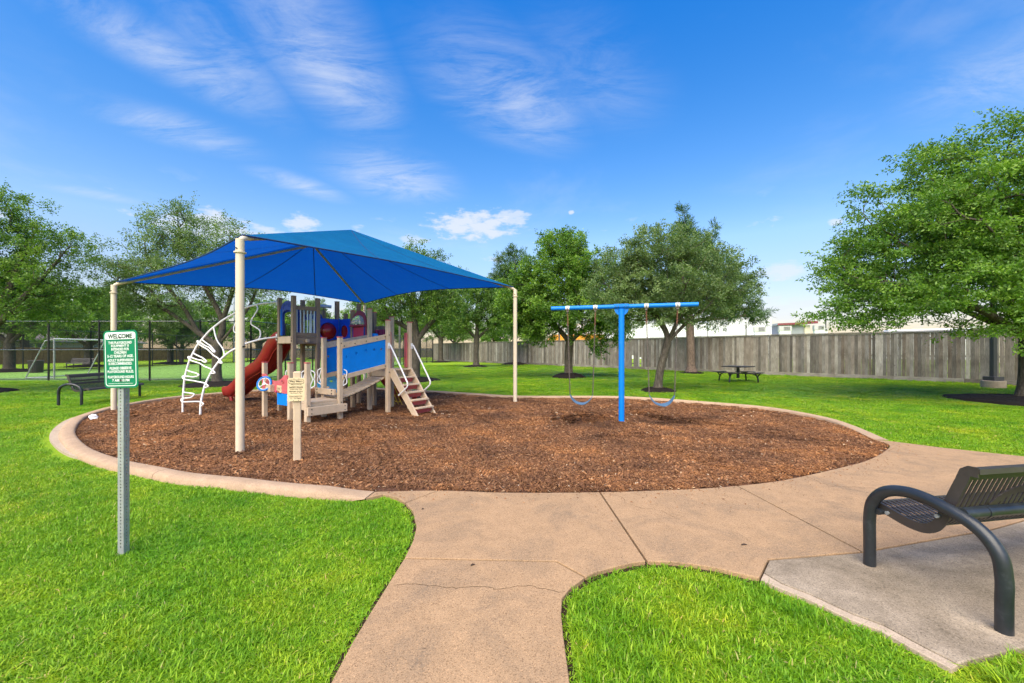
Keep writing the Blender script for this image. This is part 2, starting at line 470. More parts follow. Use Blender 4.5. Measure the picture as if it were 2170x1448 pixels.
    M['rafter'] = paint('rafter_pipe', (0.42, 0.36, 0.22), 0.5, 0.15, 8, 0.04, metal=0.2)
    M['black_metal'] = paint('black_powder_coat', (0.018, 0.022, 0.027), 0.33, 0.25, 8, 0.03, dirt=(0.10, 0.11, 0.12), dirt_amt=0.25)
    M['brown_metal'] = paint('bronze_coated_steel', (0.042, 0.035, 0.033), 0.42, 0.2, 7, 0.03, dirt=(0.10, 0.085, 0.08), dirt_amt=0.2)
    M['fence_black'] = paint('black_vinyl', (0.010, 0.010, 0.011), 0.5, 0.2, 8, 0.0)
    M['fence_rail'] = paint('fence_rail_black', (0.03, 0.03, 0.032), 0.25, 0.2, 8, 0.0, spec=0.9)
    M['pole'] = paint('bronze_pole', (0.075, 0.07, 0.072), 0.5, 0.12, 5, 0.02)
    M['sign_green'] = paint('green_sign', (0.001, 0.185, 0.085), 0.5, 0.05, 9, 0.0, spec=0.25, dirt=(0.02, 0.22, 0.11), dirt_amt=0.3)
    M['sign_white'] = paint('white_sign_print', (0.80, 0.82, 0.80), 0.4, 0.02, 4, 0.0)
    M['sign_dark'] = paint('dark_green_print', (0.004, 0.045, 0.028), 0.45, 0.03, 4, 0.0)
    M['sign_cream'] = paint('cream_sign_plate', (0.76, 0.60, 0.36), 0.5, 0.04, 6, 0.0)
    M['sign_ink'] = paint('brown_engraving', (0.045, 0.022, 0.012), 0.6, 0.1, 6, 0.0)
    M['bolt'] = paint('dark_bolt', (0.04, 0.035, 0.03), 0.5, 0.1, 6, 0.0)
    M['paper'] = paint('white_paper', (0.75, 0.77, 0.80), 0.7, 0.06, 30, 0.2)
    M['twig'] = paint('dead_twig', (0.05, 0.03, 0.02), 0.9, 0.3, 30, 0.2)
    # canopy fabric: knitted cloth that lets part of the light through
    m, nt, b = new_mat('shade_cloth')
    n = tex_noise(nt, 2.0, 5, 0.6)
    wv = tex_noise(nt, 30, 3, 0.6, stretch=(1, 9, 1))
    c = ramp_col(nt, n, [(0.3, (0.002, 0.108, 0.27)), (0.7, (0.003, 0.135, 0.32))])
    c = mixc(nt, 1.0, c, ramp_col(nt, wv, [(0.3, (0.9, 0.9, 0.9)), (0.7, (1.1, 1.1, 1.1))]), 'MULTIPLY')
    nt.links.new(c, b.inputs['Base Color']); b.inputs['Roughness'].default_value = 0.85; b.inputs['Specular IOR Level'].default_value = 0.12
    wr = tex_noise(nt, 1.6, 4, 0.55, stretch=(1, 2.5, 1), dist=0.8)
    add_bump(nt, b, wr, 0.5, 0.05)
    tr = nd(nt, 'ShaderNodeBsdfTranslucent'); tr.inputs['Color'].default_value = (0.003, 0.11, 0.62, 1)
    ms = nd(nt, 'ShaderNodeMixShader'); ms.inputs[0].default_value = 0.30
    nt.links.new(b.outputs[0], ms.inputs[1]); nt.links.new(tr.outputs[0], ms.inputs[2])
    nt.links.new(ms.outputs[0], nt.nodes['Material Output'].inputs['Surface'])
    M['cloth'] = m
    M['seam'] = paint('cloth_seam', (0.006, 0.035, 0.14), 0.8, 0.1, 6, 0.0)
    # clear dome
    m, nt, b = new_mat('clear_acrylic')
    b.inputs['Base Color'].default_value = (0.75, 0.88, 0.95, 1); b.inputs['Roughness'].default_value = 0.06
    b.inputs['Transmission Weight'].default_value = 0.75; b.inputs['IOR'].default_value = 1.2
    M['clear'] = m
    # timber
    greys = [(0.095, 0.086, 0.078), (0.215, 0.196, 0.176), (0.148, 0.118, 0.096), (0.295, 0.275, 0.250), (0.165, 0.156, 0.148), (0.235, 0.202, 0.175), (0.38, 0.362, 0.335)]
    M['board'] = wood_grain('weathered_board', greys, 2)
    M['board_far'] = wood_grain('weathered_board_row', greys, 2, rnd='rnd')
    M['rail'] = wood_grain('weathered_rail', [(0.17, 0.15, 0.132), (0.29, 0.265, 0.235)], 0, knots=False)
    M['brown_board'] = wood_grain('brown_board', [(0.16, 0.095, 0.05), (0.23, 0.145, 0.08), (0.19, 0.12, 0.07)], 2, rnd='rnd', knots=False)
    M['grey_board'] = wood_grain('dark_grey_board', [(0.085, 0.07, 0.06), (0.13, 0.11, 0.095), (0.10, 0.085, 0.075)], 2, rnd='rnd', knots=False)
    # trees
    m, nt, b = new_mat('oak_bark')
    n = tex_noise(nt, 14, 7, 0.7, stretch=(1.6, 1.6, 0.35), dist=0.6)
    n2 = tex_noise(nt, 2.5, 4, 0.6)
    c = ramp_col(nt, n, [(0.28, (0.022, 0.017, 0.013)), (0.5, (0.080, 0.066, 0.052)), (0.75, (0.175, 0.155, 0.128))])
    c = mixc(nt, 1.0, c, ramp_col(nt, n2, [(0.3, (0.75, 0.74, 0.7)), (0.7, (1.15, 1.15, 1.1))]), 'MULTIPLY')
    nt.links.new(c, b.inputs['Base Color']); b.inputs['Roughness'].default_value = 0.9
    add_bump(nt, b, n, 0.9, 0.03)
    M['bark'] = m
    m2 = m.copy(); m2.name = 'pine_bark'
    for n_ in m2.node_tree.nodes:
        if n_.type == 'VALTORGB' and n_.color_ramp.elements[0].color[0] < 0.1:
            for e, cc in zip(n_.color_ramp.elements, [(0.04, 0.028, 0.022), (0.15, 0.105, 0.085), (0.26, 0.20, 0.165)]):
                e.color = (*cc, 1)
    M['pine_bark'] = m2
    M['leaf'] = leaf_mat('oak_leaf', (0.050, 0.112, 0.024), (0.112, 0.205, 0.038), (0.21, 0.31, 0.056))
    M['leaf_grey'] = leaf_mat('grey_green_leaf', (0.070, 0.120, 0.042), (0.140, 0.212, 0.076), (0.23, 0.305, 0.125))
    M['leaf_light'] = leaf_mat('fresh_leaf', (0.050, 0.112, 0.020), (0.115, 0.225, 0.032), (0.23, 0.36, 0.05))
    M['needle'] = leaf_mat('pine_needle', (0.028, 0.070, 0.020), (0.060, 0.125, 0.030), (0.11, 0.19, 0.045), 0.2)
    # buildings
    M['white_wall'] = paint('white_metal_siding', (0.72, 0.73, 0.75), 0.55, 0.04, 0.3, 0.05)
    M['grey_wall'] = paint('grey_cladding', (0.30, 0.32, 0.34), 0.6, 0.06, 1, 0.05)
    M['cream_wall'] = paint('cream_render', (0.62, 0.56, 0.44), 0.8, 0.06, 1, 0.05)
    M['orange'] = paint('orange_fascia', (0.72, 0.28, 0.025), 0.5, 0.05, 0.6, 0.02)
    M['dark_red'] = paint('dark_red_fascia', (0.20, 0.045, 0.05), 0.5, 0.06, 1, 0.0)
    M['unit'] = paint('rooftop_unit_steel', (0.45, 0.46, 0.45), 0.5, 0.1, 2, 0.02)
    M['louvre'] = paint('louvre_dark', (0.12, 0.11, 0.11), 0.6, 0.1, 3, 0.02)
    M['shingle'] = paint('grey_shingle', (0.22, 0.20, 0.185), 0.9, 0.18, 3, 0.3, fine=20)
    M['house_wall'] = paint('pale_brick', (0.50, 0.46, 0.38), 0.85, 0.12, 6, 0.2, fine=20)
    M['trim_green'] = paint('sage_trim', (0.20, 0.27, 0.20), 0.6, 0.06, 4, 0.0)
    M['window'] = paint('window_glass', (0.10, 0.16, 0.19), 0.1, 0.1, 2, 0.0, spec=0.8)
    M['white_trim'] = paint('white_trim', (0.74, 0.74, 0.72), 0.5, 0.04, 4, 0.0)


build_materials()


# ---------------------------------------------------------------- mesh helpers
class MB:
    """collects shapes for one mesh"""

    def __init__(self):
        self.v, self.f, self.a = [], [], []

    def add(self, vs_, fs, rnd=0.5):
        o = len(self.v)
        self.v += [tuple(p) for p in vs_]
        self.f += [tuple(i + o for i in f) for f in fs]
        self.a += [rnd] * len(vs_)
        return self

    def box(self, c, s, rot=None, rnd=0.5):
        c = Vector(c)
        vs_ = []
        for x in (-1, 1):
            for y in (-1, 1):
                for z in (-1, 1):
                    p = Vector((x * s[0] / 2, y * s[1] / 2, z * s[2] / 2))
                    if rot is not None: p = rot @ p
                    vs_.append(c + p)
        return self.add(vs_, [(0, 1, 3, 2), (4, 6, 7, 5), (0, 4, 5, 1), (2, 3, 7, 6), (0, 2, 6, 4), (1, 5, 7, 3)], rnd)

    def bar(self, p0, p1, w, h, up=(0, 0, 1), rnd=0.5):
        """rectangular bar from p0 to p1: w sideways, h along up"""
        p0, p1, up = Vector(p0), Vector(p1), Vector(up)
        d = p1 - p0
        x = d.normalized()
        y = up.cross(x)
        if y.length < 1e-5: y = Vector((1, 0, 0)).cross(x)
        y.normalize()
        z = x.cross(y)
        return self.box((p0 + p1) / 2, (d.length, w, h), Matrix((x, y, z)).transposed(), rnd)

    def tube(self, pts, r, n=8, closed=False, caps=True, rnd=0.5):
        pts = [Vector(p) for p in pts]
        m = len(pts)
        rs = r if isinstance(r, (list, tuple)) else [r] * m
        vs_, fs = [], []
        nrm = None
        for i, p in enumerate(pts):
            if closed: t = pts[(i + 1) % m] - pts[i - 1]
            else: t = pts[min(i + 1, m - 1)] - pts[max(i - 1, 0)]
            t.normalize()
            if nrm is None:
                nrm = t.orthogonal().normalized()
            else:
                nrm = (nrm - t * nrm.dot(t))
                if nrm.length < 1e-6: nrm = t.orthogonal()
                nrm.normalize()
            b = t.cross(nrm)
            for k in range(n):
                a = 2 * math.pi * k / n
                vs_.append(p + (nrm * math.cos(a) + b * math.sin(a)) * rs[i])
        for i in range(m if closed else m - 1):
            j = (i + 1) % m
            for k in range(n):
                k2 = (k + 1) % n
                fs.append((i * n + k, i * n + k2, j * n + k2, j * n + k))
        if caps and not closed:
            fs.append(tuple(reversed(range(n))))
            fs.append(tuple((m - 1) * n + k for k in range(n)))
        return self.add(vs_, fs, rnd)

    def cyl(self, p0, p1, r, n=12, r1=None, rnd=0.5):
        return self.tube([p0, p1], [r, r if r1 is None else r1], n, rnd=rnd)

    def prism(self, poly, thick, o=(0, 0, 0), ex=(1, 0, 0), ey=(0, 1, 0), holes=(), rnd=0.5):
        """plate from a 2-D outline with holes, thickness along ex x ey (centred)"""
        o, ex, ey = Vector(o), Vector(ex).normalized(), Vector(ey).normalized()
        ez = ex.cross(ey).normalized()
        loops = [list(poly)] + [list(h) for h in holes]
        vs2, edges = [], []
        for lp in loops:
            k0 = len(vs2)
            vs2 += [Vector((p[0], p[1])) for p in lp]
            edges += [(k0 + i, k0 + (i + 1) % len(lp)) for i in range(len(lp))]
        res = delaunay_2d_cdt(vs2, edges, [], 0, 1e-6)
        V, F = res[0], res[2]
        tris = []
        for f in F:
            c = sum((V[i] for i in f), Vector((0, 0))) / len(f)
            if not inside(c, loops[0]): continue
            if any(inside(c, h) for h in loops[1:]): continue
            tris.append(f)
        nV = len(V)
        vs_ = [o + ex * p.x + ey * p.y + ez * (thick / 2) for p in V] + [o + ex * p.x + ey * p.y - ez * (thick / 2) for p in V]
        fs = [tuple(f) for f in tris] + [tuple(i + nV for i in reversed(f)) for f in tris]
        cnt = {}
        for f in tris:
            for i in range(len(f)):
                a, b = f[i], f[(i + 1) % len(f)]
                cnt[(a, b)] = 1
        for (a, b) in cnt:
            if (b, a) not in cnt:
                fs.append((b, a, a + nV, b + nV))
        return self.add(vs_, fs, rnd)

    def lathe(self, prof, o=(0, 0, 0), n=16, axis=(0, 0, 1), rnd=0.5):
        """profile of (radius, height) turned about an axis"""
        o, ax = Vector(o), Vector(axis).normalized()
        e1 = ax.orthogonal().normalized(); e2 = ax.cross(e1)
        vs_, fs = [], []
        for (r, h) in prof:
            for k in range(n):
                a = 2 * math.pi * k / n
                vs_.append(o + ax * h + (e1 * math.cos(a) + e2 * math.sin(a)) * r)
        for i in range(len(prof) - 1):
            for k in range(n):
                k2 = (k + 1) % n
                fs.append((i * n + k, i * n + k2, (i + 1) * n + k2, (i + 1) * n + k))
        fs.append(tuple(reversed(range(n))))
        fs.append(tuple((len(prof) - 1) * n + k for k in range(n)))
        return self.add(vs_, fs, rnd)

    def sweep(self, prof, frames, closed_prof=True, caps=True):
        """prof: 2-D points; frames: (origin, ex, ey) along the path"""
        n = len(prof)
        vs_ = []
        for (o, ex, ey) in frames:
            vs_ += [Vector(o) + Vector(ex) * p[0] + Vector(ey) * p[1] for p in prof]
        fs = []
        for i in range(len(frames) - 1):
            for k in range(n if closed_prof else n - 1):
                k2 = (k + 1) % n
                fs.append((i * n + k, i * n + k2, (i + 1) * n + k2, (i + 1) * n + k))
        if caps and closed_prof:
            fs.append(tuple(reversed(range(n))))
            fs.append(tuple((len(frames) - 1) * n + k for k in range(n)))
        return self.add(vs_, fs)

    def mesh(self, name, attr=False):
        me = bpy.data.meshes.new(name)
        me.from_pydata(self.v, [], self.f)
        if attr:
            a = me.attributes.new('rnd', 'FLOAT', 'POINT')
            a.data.foreach_set('value', np.array(self.a, dtype=np.float32))
        bm = bmesh.new(); bm.from_mesh(me)
        bmesh.ops.recalc_face_normals(bm, faces=bm.faces)
        bm.to_mesh(me); bm.free()
        return me


def inside(p, poly):
    x, y = p[0], p[1]
    c = False
    j = len(poly) - 1
    for i in range(len(poly)):
        xi, yi = poly[i][0], poly[i][1]; xj, yj = poly[j][0], poly[j][1]
        if (yi > y) != (yj > y) and x < (xj - xi) * (y - yi) / (yj - yi) + xi: c = not c
        j = i
    return c


def inside_np(P, poly):
    poly = np.array([(p[0], p[1]) for p in poly])
    x, y = P[:, 0], P[:, 1]
    c = np.zeros(len(P), bool)
    a = poly; b = np.roll(poly, 1, axis=0)
    for (xi, yi), (xj, yj) in zip(a, b):
        if yi == yj: continue
        m = ((yi > y) != (yj > y)) & (x < (xj - xi) * (y - yi) / (yj - yi) + xi)
        c ^= m
    return c


def dist_np(P, poly, closed=True):
    poly = np.array([(p[0], p[1]) for p in poly])
    best = np.full(len(P), 1e9)
    n = len(poly)
    for i in range(n if closed else n - 1):
        a, b = poly[i], poly[(i + 1) % n]
        d = b - a
        L2 = (d ** 2).sum()
        if L2 < 1e-12: continue
        t = np.clip(((P[:, :2] - a) @ d) / L2, 0, 1)
        q = a + t[:, None] * d
        best = np.minimum(best, np.hypot(P[:, 0] - q[:, 0], P[:, 1] - q[:, 1]))
    return best


def smooth_path(pts, k=6, closed=False):
    """Catmull-Rom through points of any dimension"""
    P = [np.array(p, float) for p in pts]
    n = len(P)
    out = []
    rng = range(n) if closed else range(n - 1)
    for i in rng:
        p0 = P[i - 1] if (closed or i > 0) else 2 * P[0] - P[1]
        p1 = P[i]; p2 = P[(i + 1) % n]
        p3 = P[(i + 2) % n] if (closed or i + 2 < n) else 2 * P[-1] - P[-2]
        for s in range(k):
            t = s / k
            out.append(0.5 * ((2 * p1) + (-p0 + p2) * t + (2 * p0 - 5 * p1 + 4 * p2 - p3) * t * t + (-p0 + 3 * p1 - 3 * p2 + p3) * t ** 3))
    if not closed: out.append(P[-1])
    return [tuple(float(c) for c in p) for p in out]


def circle(cx, cy, r, n=16, ry=None):
    ry = r if ry is None else ry
    return [(cx + r * math.cos(2 * math.pi * i / n), cy + ry * math.sin(2 * math.pi * i / n)) for i in range(n)]


def rrect(x0, y0, x1, y1, r, n=5):
    out = []
    for (cx, cy, a0) in ((x1 - r, y0 + r, -90), (x1 - r, y1 - r, 0), (x0 + r, y1 - r, 90), (x0 + r, y0 + r, 180)):
        for i in range(n + 1):
            a = math.radians(a0 + 90 * i / n)
            out.append((cx + r * math.cos(a), cy + r * math.sin(a)))
    return out


def link(o, parent=None):
    COL.objects.link(o)
    if parent is not None: o.parent = parent
    return o


def tag(o, label=None, cat=None, group=None, kind=None):
    if label: o['label'] = label
    if cat: o['category'] = cat
    if group: o['group'] = group
    if kind: o['kind'] = kind
    return o


def thing(name, label, cat, loc=(0, 0, 0), rz=0.0, group=None):
    o = bpy.data.objects.new(name, None)
    o.empty_display_size = 0.1
    o.location = loc; o.rotation_euler = (0, 0, rz)
    link(o)
    return tag(o, label, cat, group)


def obj(name, mb, mat, parent=None, loc=(0, 0, 0), rot=(0, 0, 0), smooth=None, bevel=0.0, attr=False, label=None):
    me = mb if isinstance(mb, bpy.types.Mesh) else mb.mesh(name, attr)
    if mat is not None and not me.materials: me.materials.append(MAT[mat] if isinstance(mat, str) else mat)
    o = bpy.data.objects.new(name, me)
    o.location = loc; o.rotation_euler = rot
    link(o, parent)
    if label: o['label'] = label
    if smooth is not None:
        me.shade_smooth() if smooth >= 180 else shade_auto(me, smooth)
    if bevel:
        b = o.modifiers.new('edge', 'BEVEL'); b.width = bevel; b.segments = 2; b.limit_method = 'ANGLE'; b.angle_limit = math.radians(40)
    return o


def shade_auto(me, deg):
    me.shade_smooth()
    bm = bmesh.new(); bm.from_mesh(me)
    lim = math.radians(deg)
    for e in bm.edges:
        if len(e.link_faces) == 2 and e.calc_face_angle(0) > lim: e.smooth = False
    bm.to_mesh(me); bm.free()


def copy_tree(o, parent=None):
    c = o.copy(); COL.objects.link(c); c.parent = parent
    for ch in list(o.children): copy_tree(ch, c)
    return c


def np_mesh(name, V, F, rnd=None, mat=None, smooth=False):
    """V (n,3), F (m,k) -> mesh, with an optional per-vertex value"""
    me = bpy.data.meshes.new(name)
    V = np.asarray(V, np.float32); F = np.asarray(F, np.int32)
    m, k = F.shape
    me.vertices.add(len(V)); me.vertices.foreach_set('co', V.ravel())
    me.loops.add(m * k); me.loops.foreach_set('vertex_index', F.ravel())
    me.polygons.add(m)
    me.polygons.foreach_set('loop_start', np.arange(0, m * k, k, dtype=np.int32))
    me.polygons.foreach_set('loop_total', np.full(m, k, np.int32))
    if smooth: me.polygons.foreach_set('use_smooth', np.ones(m, bool))
    if rnd is not None:
        a = me.attributes.new('rnd', 'FLOAT', 'POINT'); a.data.foreach_set('value', np.asarray(rnd, np.float32))
    me.update(); me.validate()
    if mat: me.materials.append(MAT[mat])
    return me


def scatter(name, pts, rot, sca, idx, sources, label, cat):
    """one object of uncountable small pieces: points that carry copies of a few source meshes"""
    col = bpy.data.collections.new(name + '_source')
    for me in sources:
        col.objects.link(bpy.data.objects.new(me.name, me))
    me = bpy.data.meshes.new(name)
    n = len(pts)
    me.vertices.add(n); me.vertices.foreach_set('co', np.asarray(pts, np.float32).ravel())
    a = me.attributes.new('rot', 'FLOAT_VECTOR', 'POINT'); a.data.foreach_set('vector', np.asarray(rot, np.float32).ravel())
    a = me.attributes.new('scl', 'FLOAT_VECTOR', 'POINT'); a.data.foreach_set('vector', np.asarray(sca, np.float32).ravel())
    a = me.attributes.new('idx', 'INT', 'POINT'); a.data.foreach_set('value', np.asarray(idx, np.int32))
    o = bpy.data.objects.new(name, me); link(o)
    g = bpy.data.node_groups.new(name, 'GeometryNodeTree')
    g.interface.new_socket('Geometry', in_out='INPUT', socket_type='NodeSocketGeometry')
    g.interface.new_socket('Geometry', in_out='OUTPUT', socket_type='NodeSocketGeometry')
    N, L = g.nodes.new, g.links.new
    gi, go, ins, ci = N('NodeGroupInput'), N('NodeGroupOutput'), N('GeometryNodeInstanceOnPoints'), N('GeometryNodeCollectionInfo')
    ci.inputs[0].default_value = col; ci.inputs[1].default_value = True; ci.inputs[2].default_value = True

    def attr(nm, ty):
        k = N('GeometryNodeInputNamedAttribute'); k.data_type = ty; k.inputs[0].default_value = nm
        return k.outputs[0]
    L(gi.outputs[0], ins.inputs['Points']); L(ci.outputs[0], ins.inputs['Instance'])
    ins.inputs['Pick Instance'].default_value = True
    L(attr('idx', 'INT'), ins.inputs['Instance Index'])
    er = N('FunctionNodeEulerToRotation'); L(attr('rot', 'FLOAT_VECTOR'), er.inputs[0]); L(er.outputs[0], ins.inputs['Rotation'])
    L(attr('scl', 'FLOAT_VECTOR'), ins.inputs['Scale']); L(ins.outputs[0], go.inputs[0])
    m = o.modifiers.new('scatter', 'NODES'); m.node_group = g
    return tag(o, label, cat, kind='stuff')


# ---------------------------------------------------------------- the setting: outlines on the ground
KZ = 0.055      # kerb height
# mulch outline: kerbed part (seen at kerb height) then the part flush with the walk
kerb_px = [(793, 1031), (700, 1027), (600, 1019), (520, 1010), (414, 1000), (342, 987), (273, 974), (221, 959), (188, 944), (166, 925), (160, 911), (166, 896), (180, 883),
           (199, 875), (235, 864), (276, 855.5), (370, 841), (494, 830), (610, 823), (726, 820), (900, 828), (1000, 834), (1100, 839.5), (1284, 840), (1376, 843.5), (1480, 851), (1613, 862),
           (1720, 880), (1791, 900), (1850, 924)]
flush_px = [(1883, 943), (1872, 957), (1840, 974), (1800, 986), (1700, 1009), (1620, 1023), (1500, 1034), (1400, 1038.5), (1271, 1042.5), (1084, 1043.5), (930, 1039)]
kerb_in = [gp(x, y, KZ) for x, y in kerb_px]
flush_in = [gp(x, y, 0) for x, y in flush_px]
kerb_line = smooth_path([(p.x, p.y) for p in kerb_in], 6)
mulch_ctrl = [(p.x, p.y) for p in kerb_in + flush_in]
MULCH = smooth_path(mulch_ctrl, 5, closed=True)
flush_line = smooth_path([(p.x, p.y) for p in [kerb_in[-1]] + flush_in + [kerb_in[0]]], 6)


def offset_line(line, d):
    """move an open line sideways (to its outer side)"""
    out = []
    n = len(line)
    for i, p in enumerate(line):
        a = Vector(line[max(i - 1, 0)]); b = Vector(line[min(i + 1, n - 1)])
        t = (b - a).normalized()
        out.append((p[0] - t.y * d, p[1] + t.x * d))
    return out


KW = 0.22
side = 1.0
test = offset_line(kerb_line, 0.3)
if inside(test[len(test) // 2], MULCH): side = -1.0
kerb_outer = offset_line(kerb_line, side * KW)

gxy = lambda x, y: (gp(x, y).x, gp(x, y).y)
# concrete walk: bays that meet at joints
left_edge = [(-0.85, -4.0), (-0.85, 1.0)] + [gxy(*p) for p in [(697, 1448), (742, 1364), (781, 1300), (819, 1240), (855, 1183)]]
left_bulge = [gxy(*p) for p in [(855, 1183), (874, 1145), (881, 1116), (874, 1084), (858, 1066)]]
left_flare = [gxy(*p) for p in [(858, 1066), (839, 1054), (812, 1048)]] + [kerb_outer[0]]
joint_a = [gxy(*p) for p in [(855, 1183), (1000, 1186), (1180, 1190), (1242, 1224)]]
isl_left = [gxy(*p) for p in [(1242, 1224), (1210, 1248), (1194, 1268), (1192, 1300), (1196, 1340), (1211, 1448)]] + [(0.29, 1.0), (0.29, -4.0)]
isl_top = [gxy(*p) for p in [(1242, 1224), (1264, 1213), (1294, 1205), (1343, 1193), (1371, 1190)]]
isl_top2 = [gxy(*p) for p in [(1371, 1190), (1423, 1191), (1466, 1196), (1517, 1204), (1566, 1216), (1611, 1226)]]
pad_tl = [gxy(*p) for p in [(1611, 1226), (1630, 1186)]]
pad_top = [gxy(*p) for p in [(1630, 1186), (1829, 1170)]]
pad_top2 = [gxy(*p) for p in [(1829, 1170), (2103, 1122), (2170, 1103)]]
dv = Vector(pad_top2[-1]) - Vector(pad_top2[0])
dv.normalize()
pad_far = tuple(Vector(pad_top2[-1]) + dv * 4.0)
pad_left = [gxy(*p) for p in [(1611, 1226), (1649, 1243), (1709, 1266), (1751, 1286), (1800, 1309), (1861, 1331), (1948, 1379), (2018, 1415)]]
pad_near = [gxy(*p) for p in [(2018, 1415), (2047, 1400), (2170, 1371)]]
pn = tuple(Vector(pad_near[-1]) + (Vector(pad_near[-1]) - Vector(pad_near[0])).normalized() * 4.5)
walk_far = [gxy(*p) for p in [(1905, 937), (2000, 949), (2170, 967)]]
wf = tuple(Vector(walk_far[-1]) + (Vector(walk_far[-1]) - Vector(walk_far[0])).normalized() * 6)


def split_line(line, x):
    """index of the point of a line whose picture column is nearest x"""
    best, bi = 1e9, 0
    for i, p in enumerate(line):
        px = CX + FPX * p[0] / p[1]
        if abs(px - x) < best: best, bi = abs(px - x), i
    return bi


fl = flush_line[::-1]                    # from the kerb end at the path round to the far right
iA, iB, iC = split_line(fl, 925), split_line(fl, 1271), split_line(fl, 1553)
BAY_STEM = left_edge[:-1] + joint_a + isl_left[1:]
BAY_MID = left_bulge + fl[iA:iB + 1] + isl_top[::-1] + joint_a[::-1][1:-1]
BAY_FLARE = left_flare + [kerb_line[0]] + fl[1:iA + 1]
BAY_CENTRE = fl[iB:iC + 1] + pad_top[::-1] + pad_tl[::-1][1:] + isl_top2[::-1][1:]
BAY_EAST = fl[iC:] + walk_far + [wf, pad_far] + pad_top2[::-1]
PAD = pad_tl + pad_top[1:] + pad_top2[1:] + [pad_far, pn] + pad_near[::-1] + pad_left[::-1][1:-1]
HARD = [BAY_STEM, BAY_MID, BAY_FLARE, BAY_CENTRE, BAY_EAST, PAD]
KERB_POLY = kerb_line + kerb_outer[::-1]


def shrink(poly, d):
    """pull a polygon in by d so that a joint stays open between neighbours"""
    n = len(poly)
    area = sum(poly[i][0] * poly[(i + 1) % n][1] - poly[(i + 1) % n][0] * poly[i][1] for i in range(n))
    s = 1 if area > 0 else -1
    out = []
    for i in range(n):
        p = Vector(poly[i])
        e0 = (p - Vector(poly[i - 1])); e1 = (Vector(poly[(i + 1) % n]) - p)
        if e0.length < 1e-6 or e1.length < 1e-6:
            out.append(tuple(p)); continue
        e0.normalize(); e1.normalize()
        n0 = Vector((-e0.y, e0.x)) * s; n1 = Vector((-e1.y, e1.x)) * s
        m = n0 + n1
        if m.length < 0.3: m = n0
        m.normalize()
        k = d / max(0.5, m.dot(n0))
        out.append(tuple(p + m * k))
    return out


def mulch_height(x, y):
    """bed surface: a little below the kerb, heaped and hollowed where feet have worked it"""
    P = np.stack([np.atleast_1d(x), np.atleast_1d(y)], 1)
    h = np.full(len(P), -0.012)
    for (cx, cy, rx, ry, a) in HOLLOWS:
        h += a * np.exp(-(((P[:, 0] - cx) / rx) ** 2 + ((P[:, 1] - cy) / ry) ** 2))
    h += 0.018 * np.sin(P[:, 0] * 1.7 + 0.6) * np.cos(P[:, 1] * 1.3) + 0.010 * np.sin(P[:, 0] * 4.1 + P[:, 1] * 2.3)
    d = dist_np(P, MULCH)
    k = np.clip(d / 0.6, 0, 1)
    return h * k + (1 - k) * (-0.008)


sw = gp(1317, 897)
hl, hr = gp(1237, 888), gp(1412, 888)
HOLLOWS = [(hl.x, hl.y, 0.62, 0.62, -0.27), (hr.x, hr.y, 0.65, 0.65, -0.20), (sw.x, sw.y - 0.1, 0.4, 0.45, 0.075), (sw.x + 0.1, sw.y - 1.0, 1.2, 0.3, 0.03),
           (-2.9, 8.2, 0.9, 0.5, 0.05), (-5.2, 8.2, 1.2, 0.5, 0.06), (-1.9, 9.2, 0.6, 0.4, -0.05), (-8.6, 12.2, 0.7, 0.5, -0.05)]


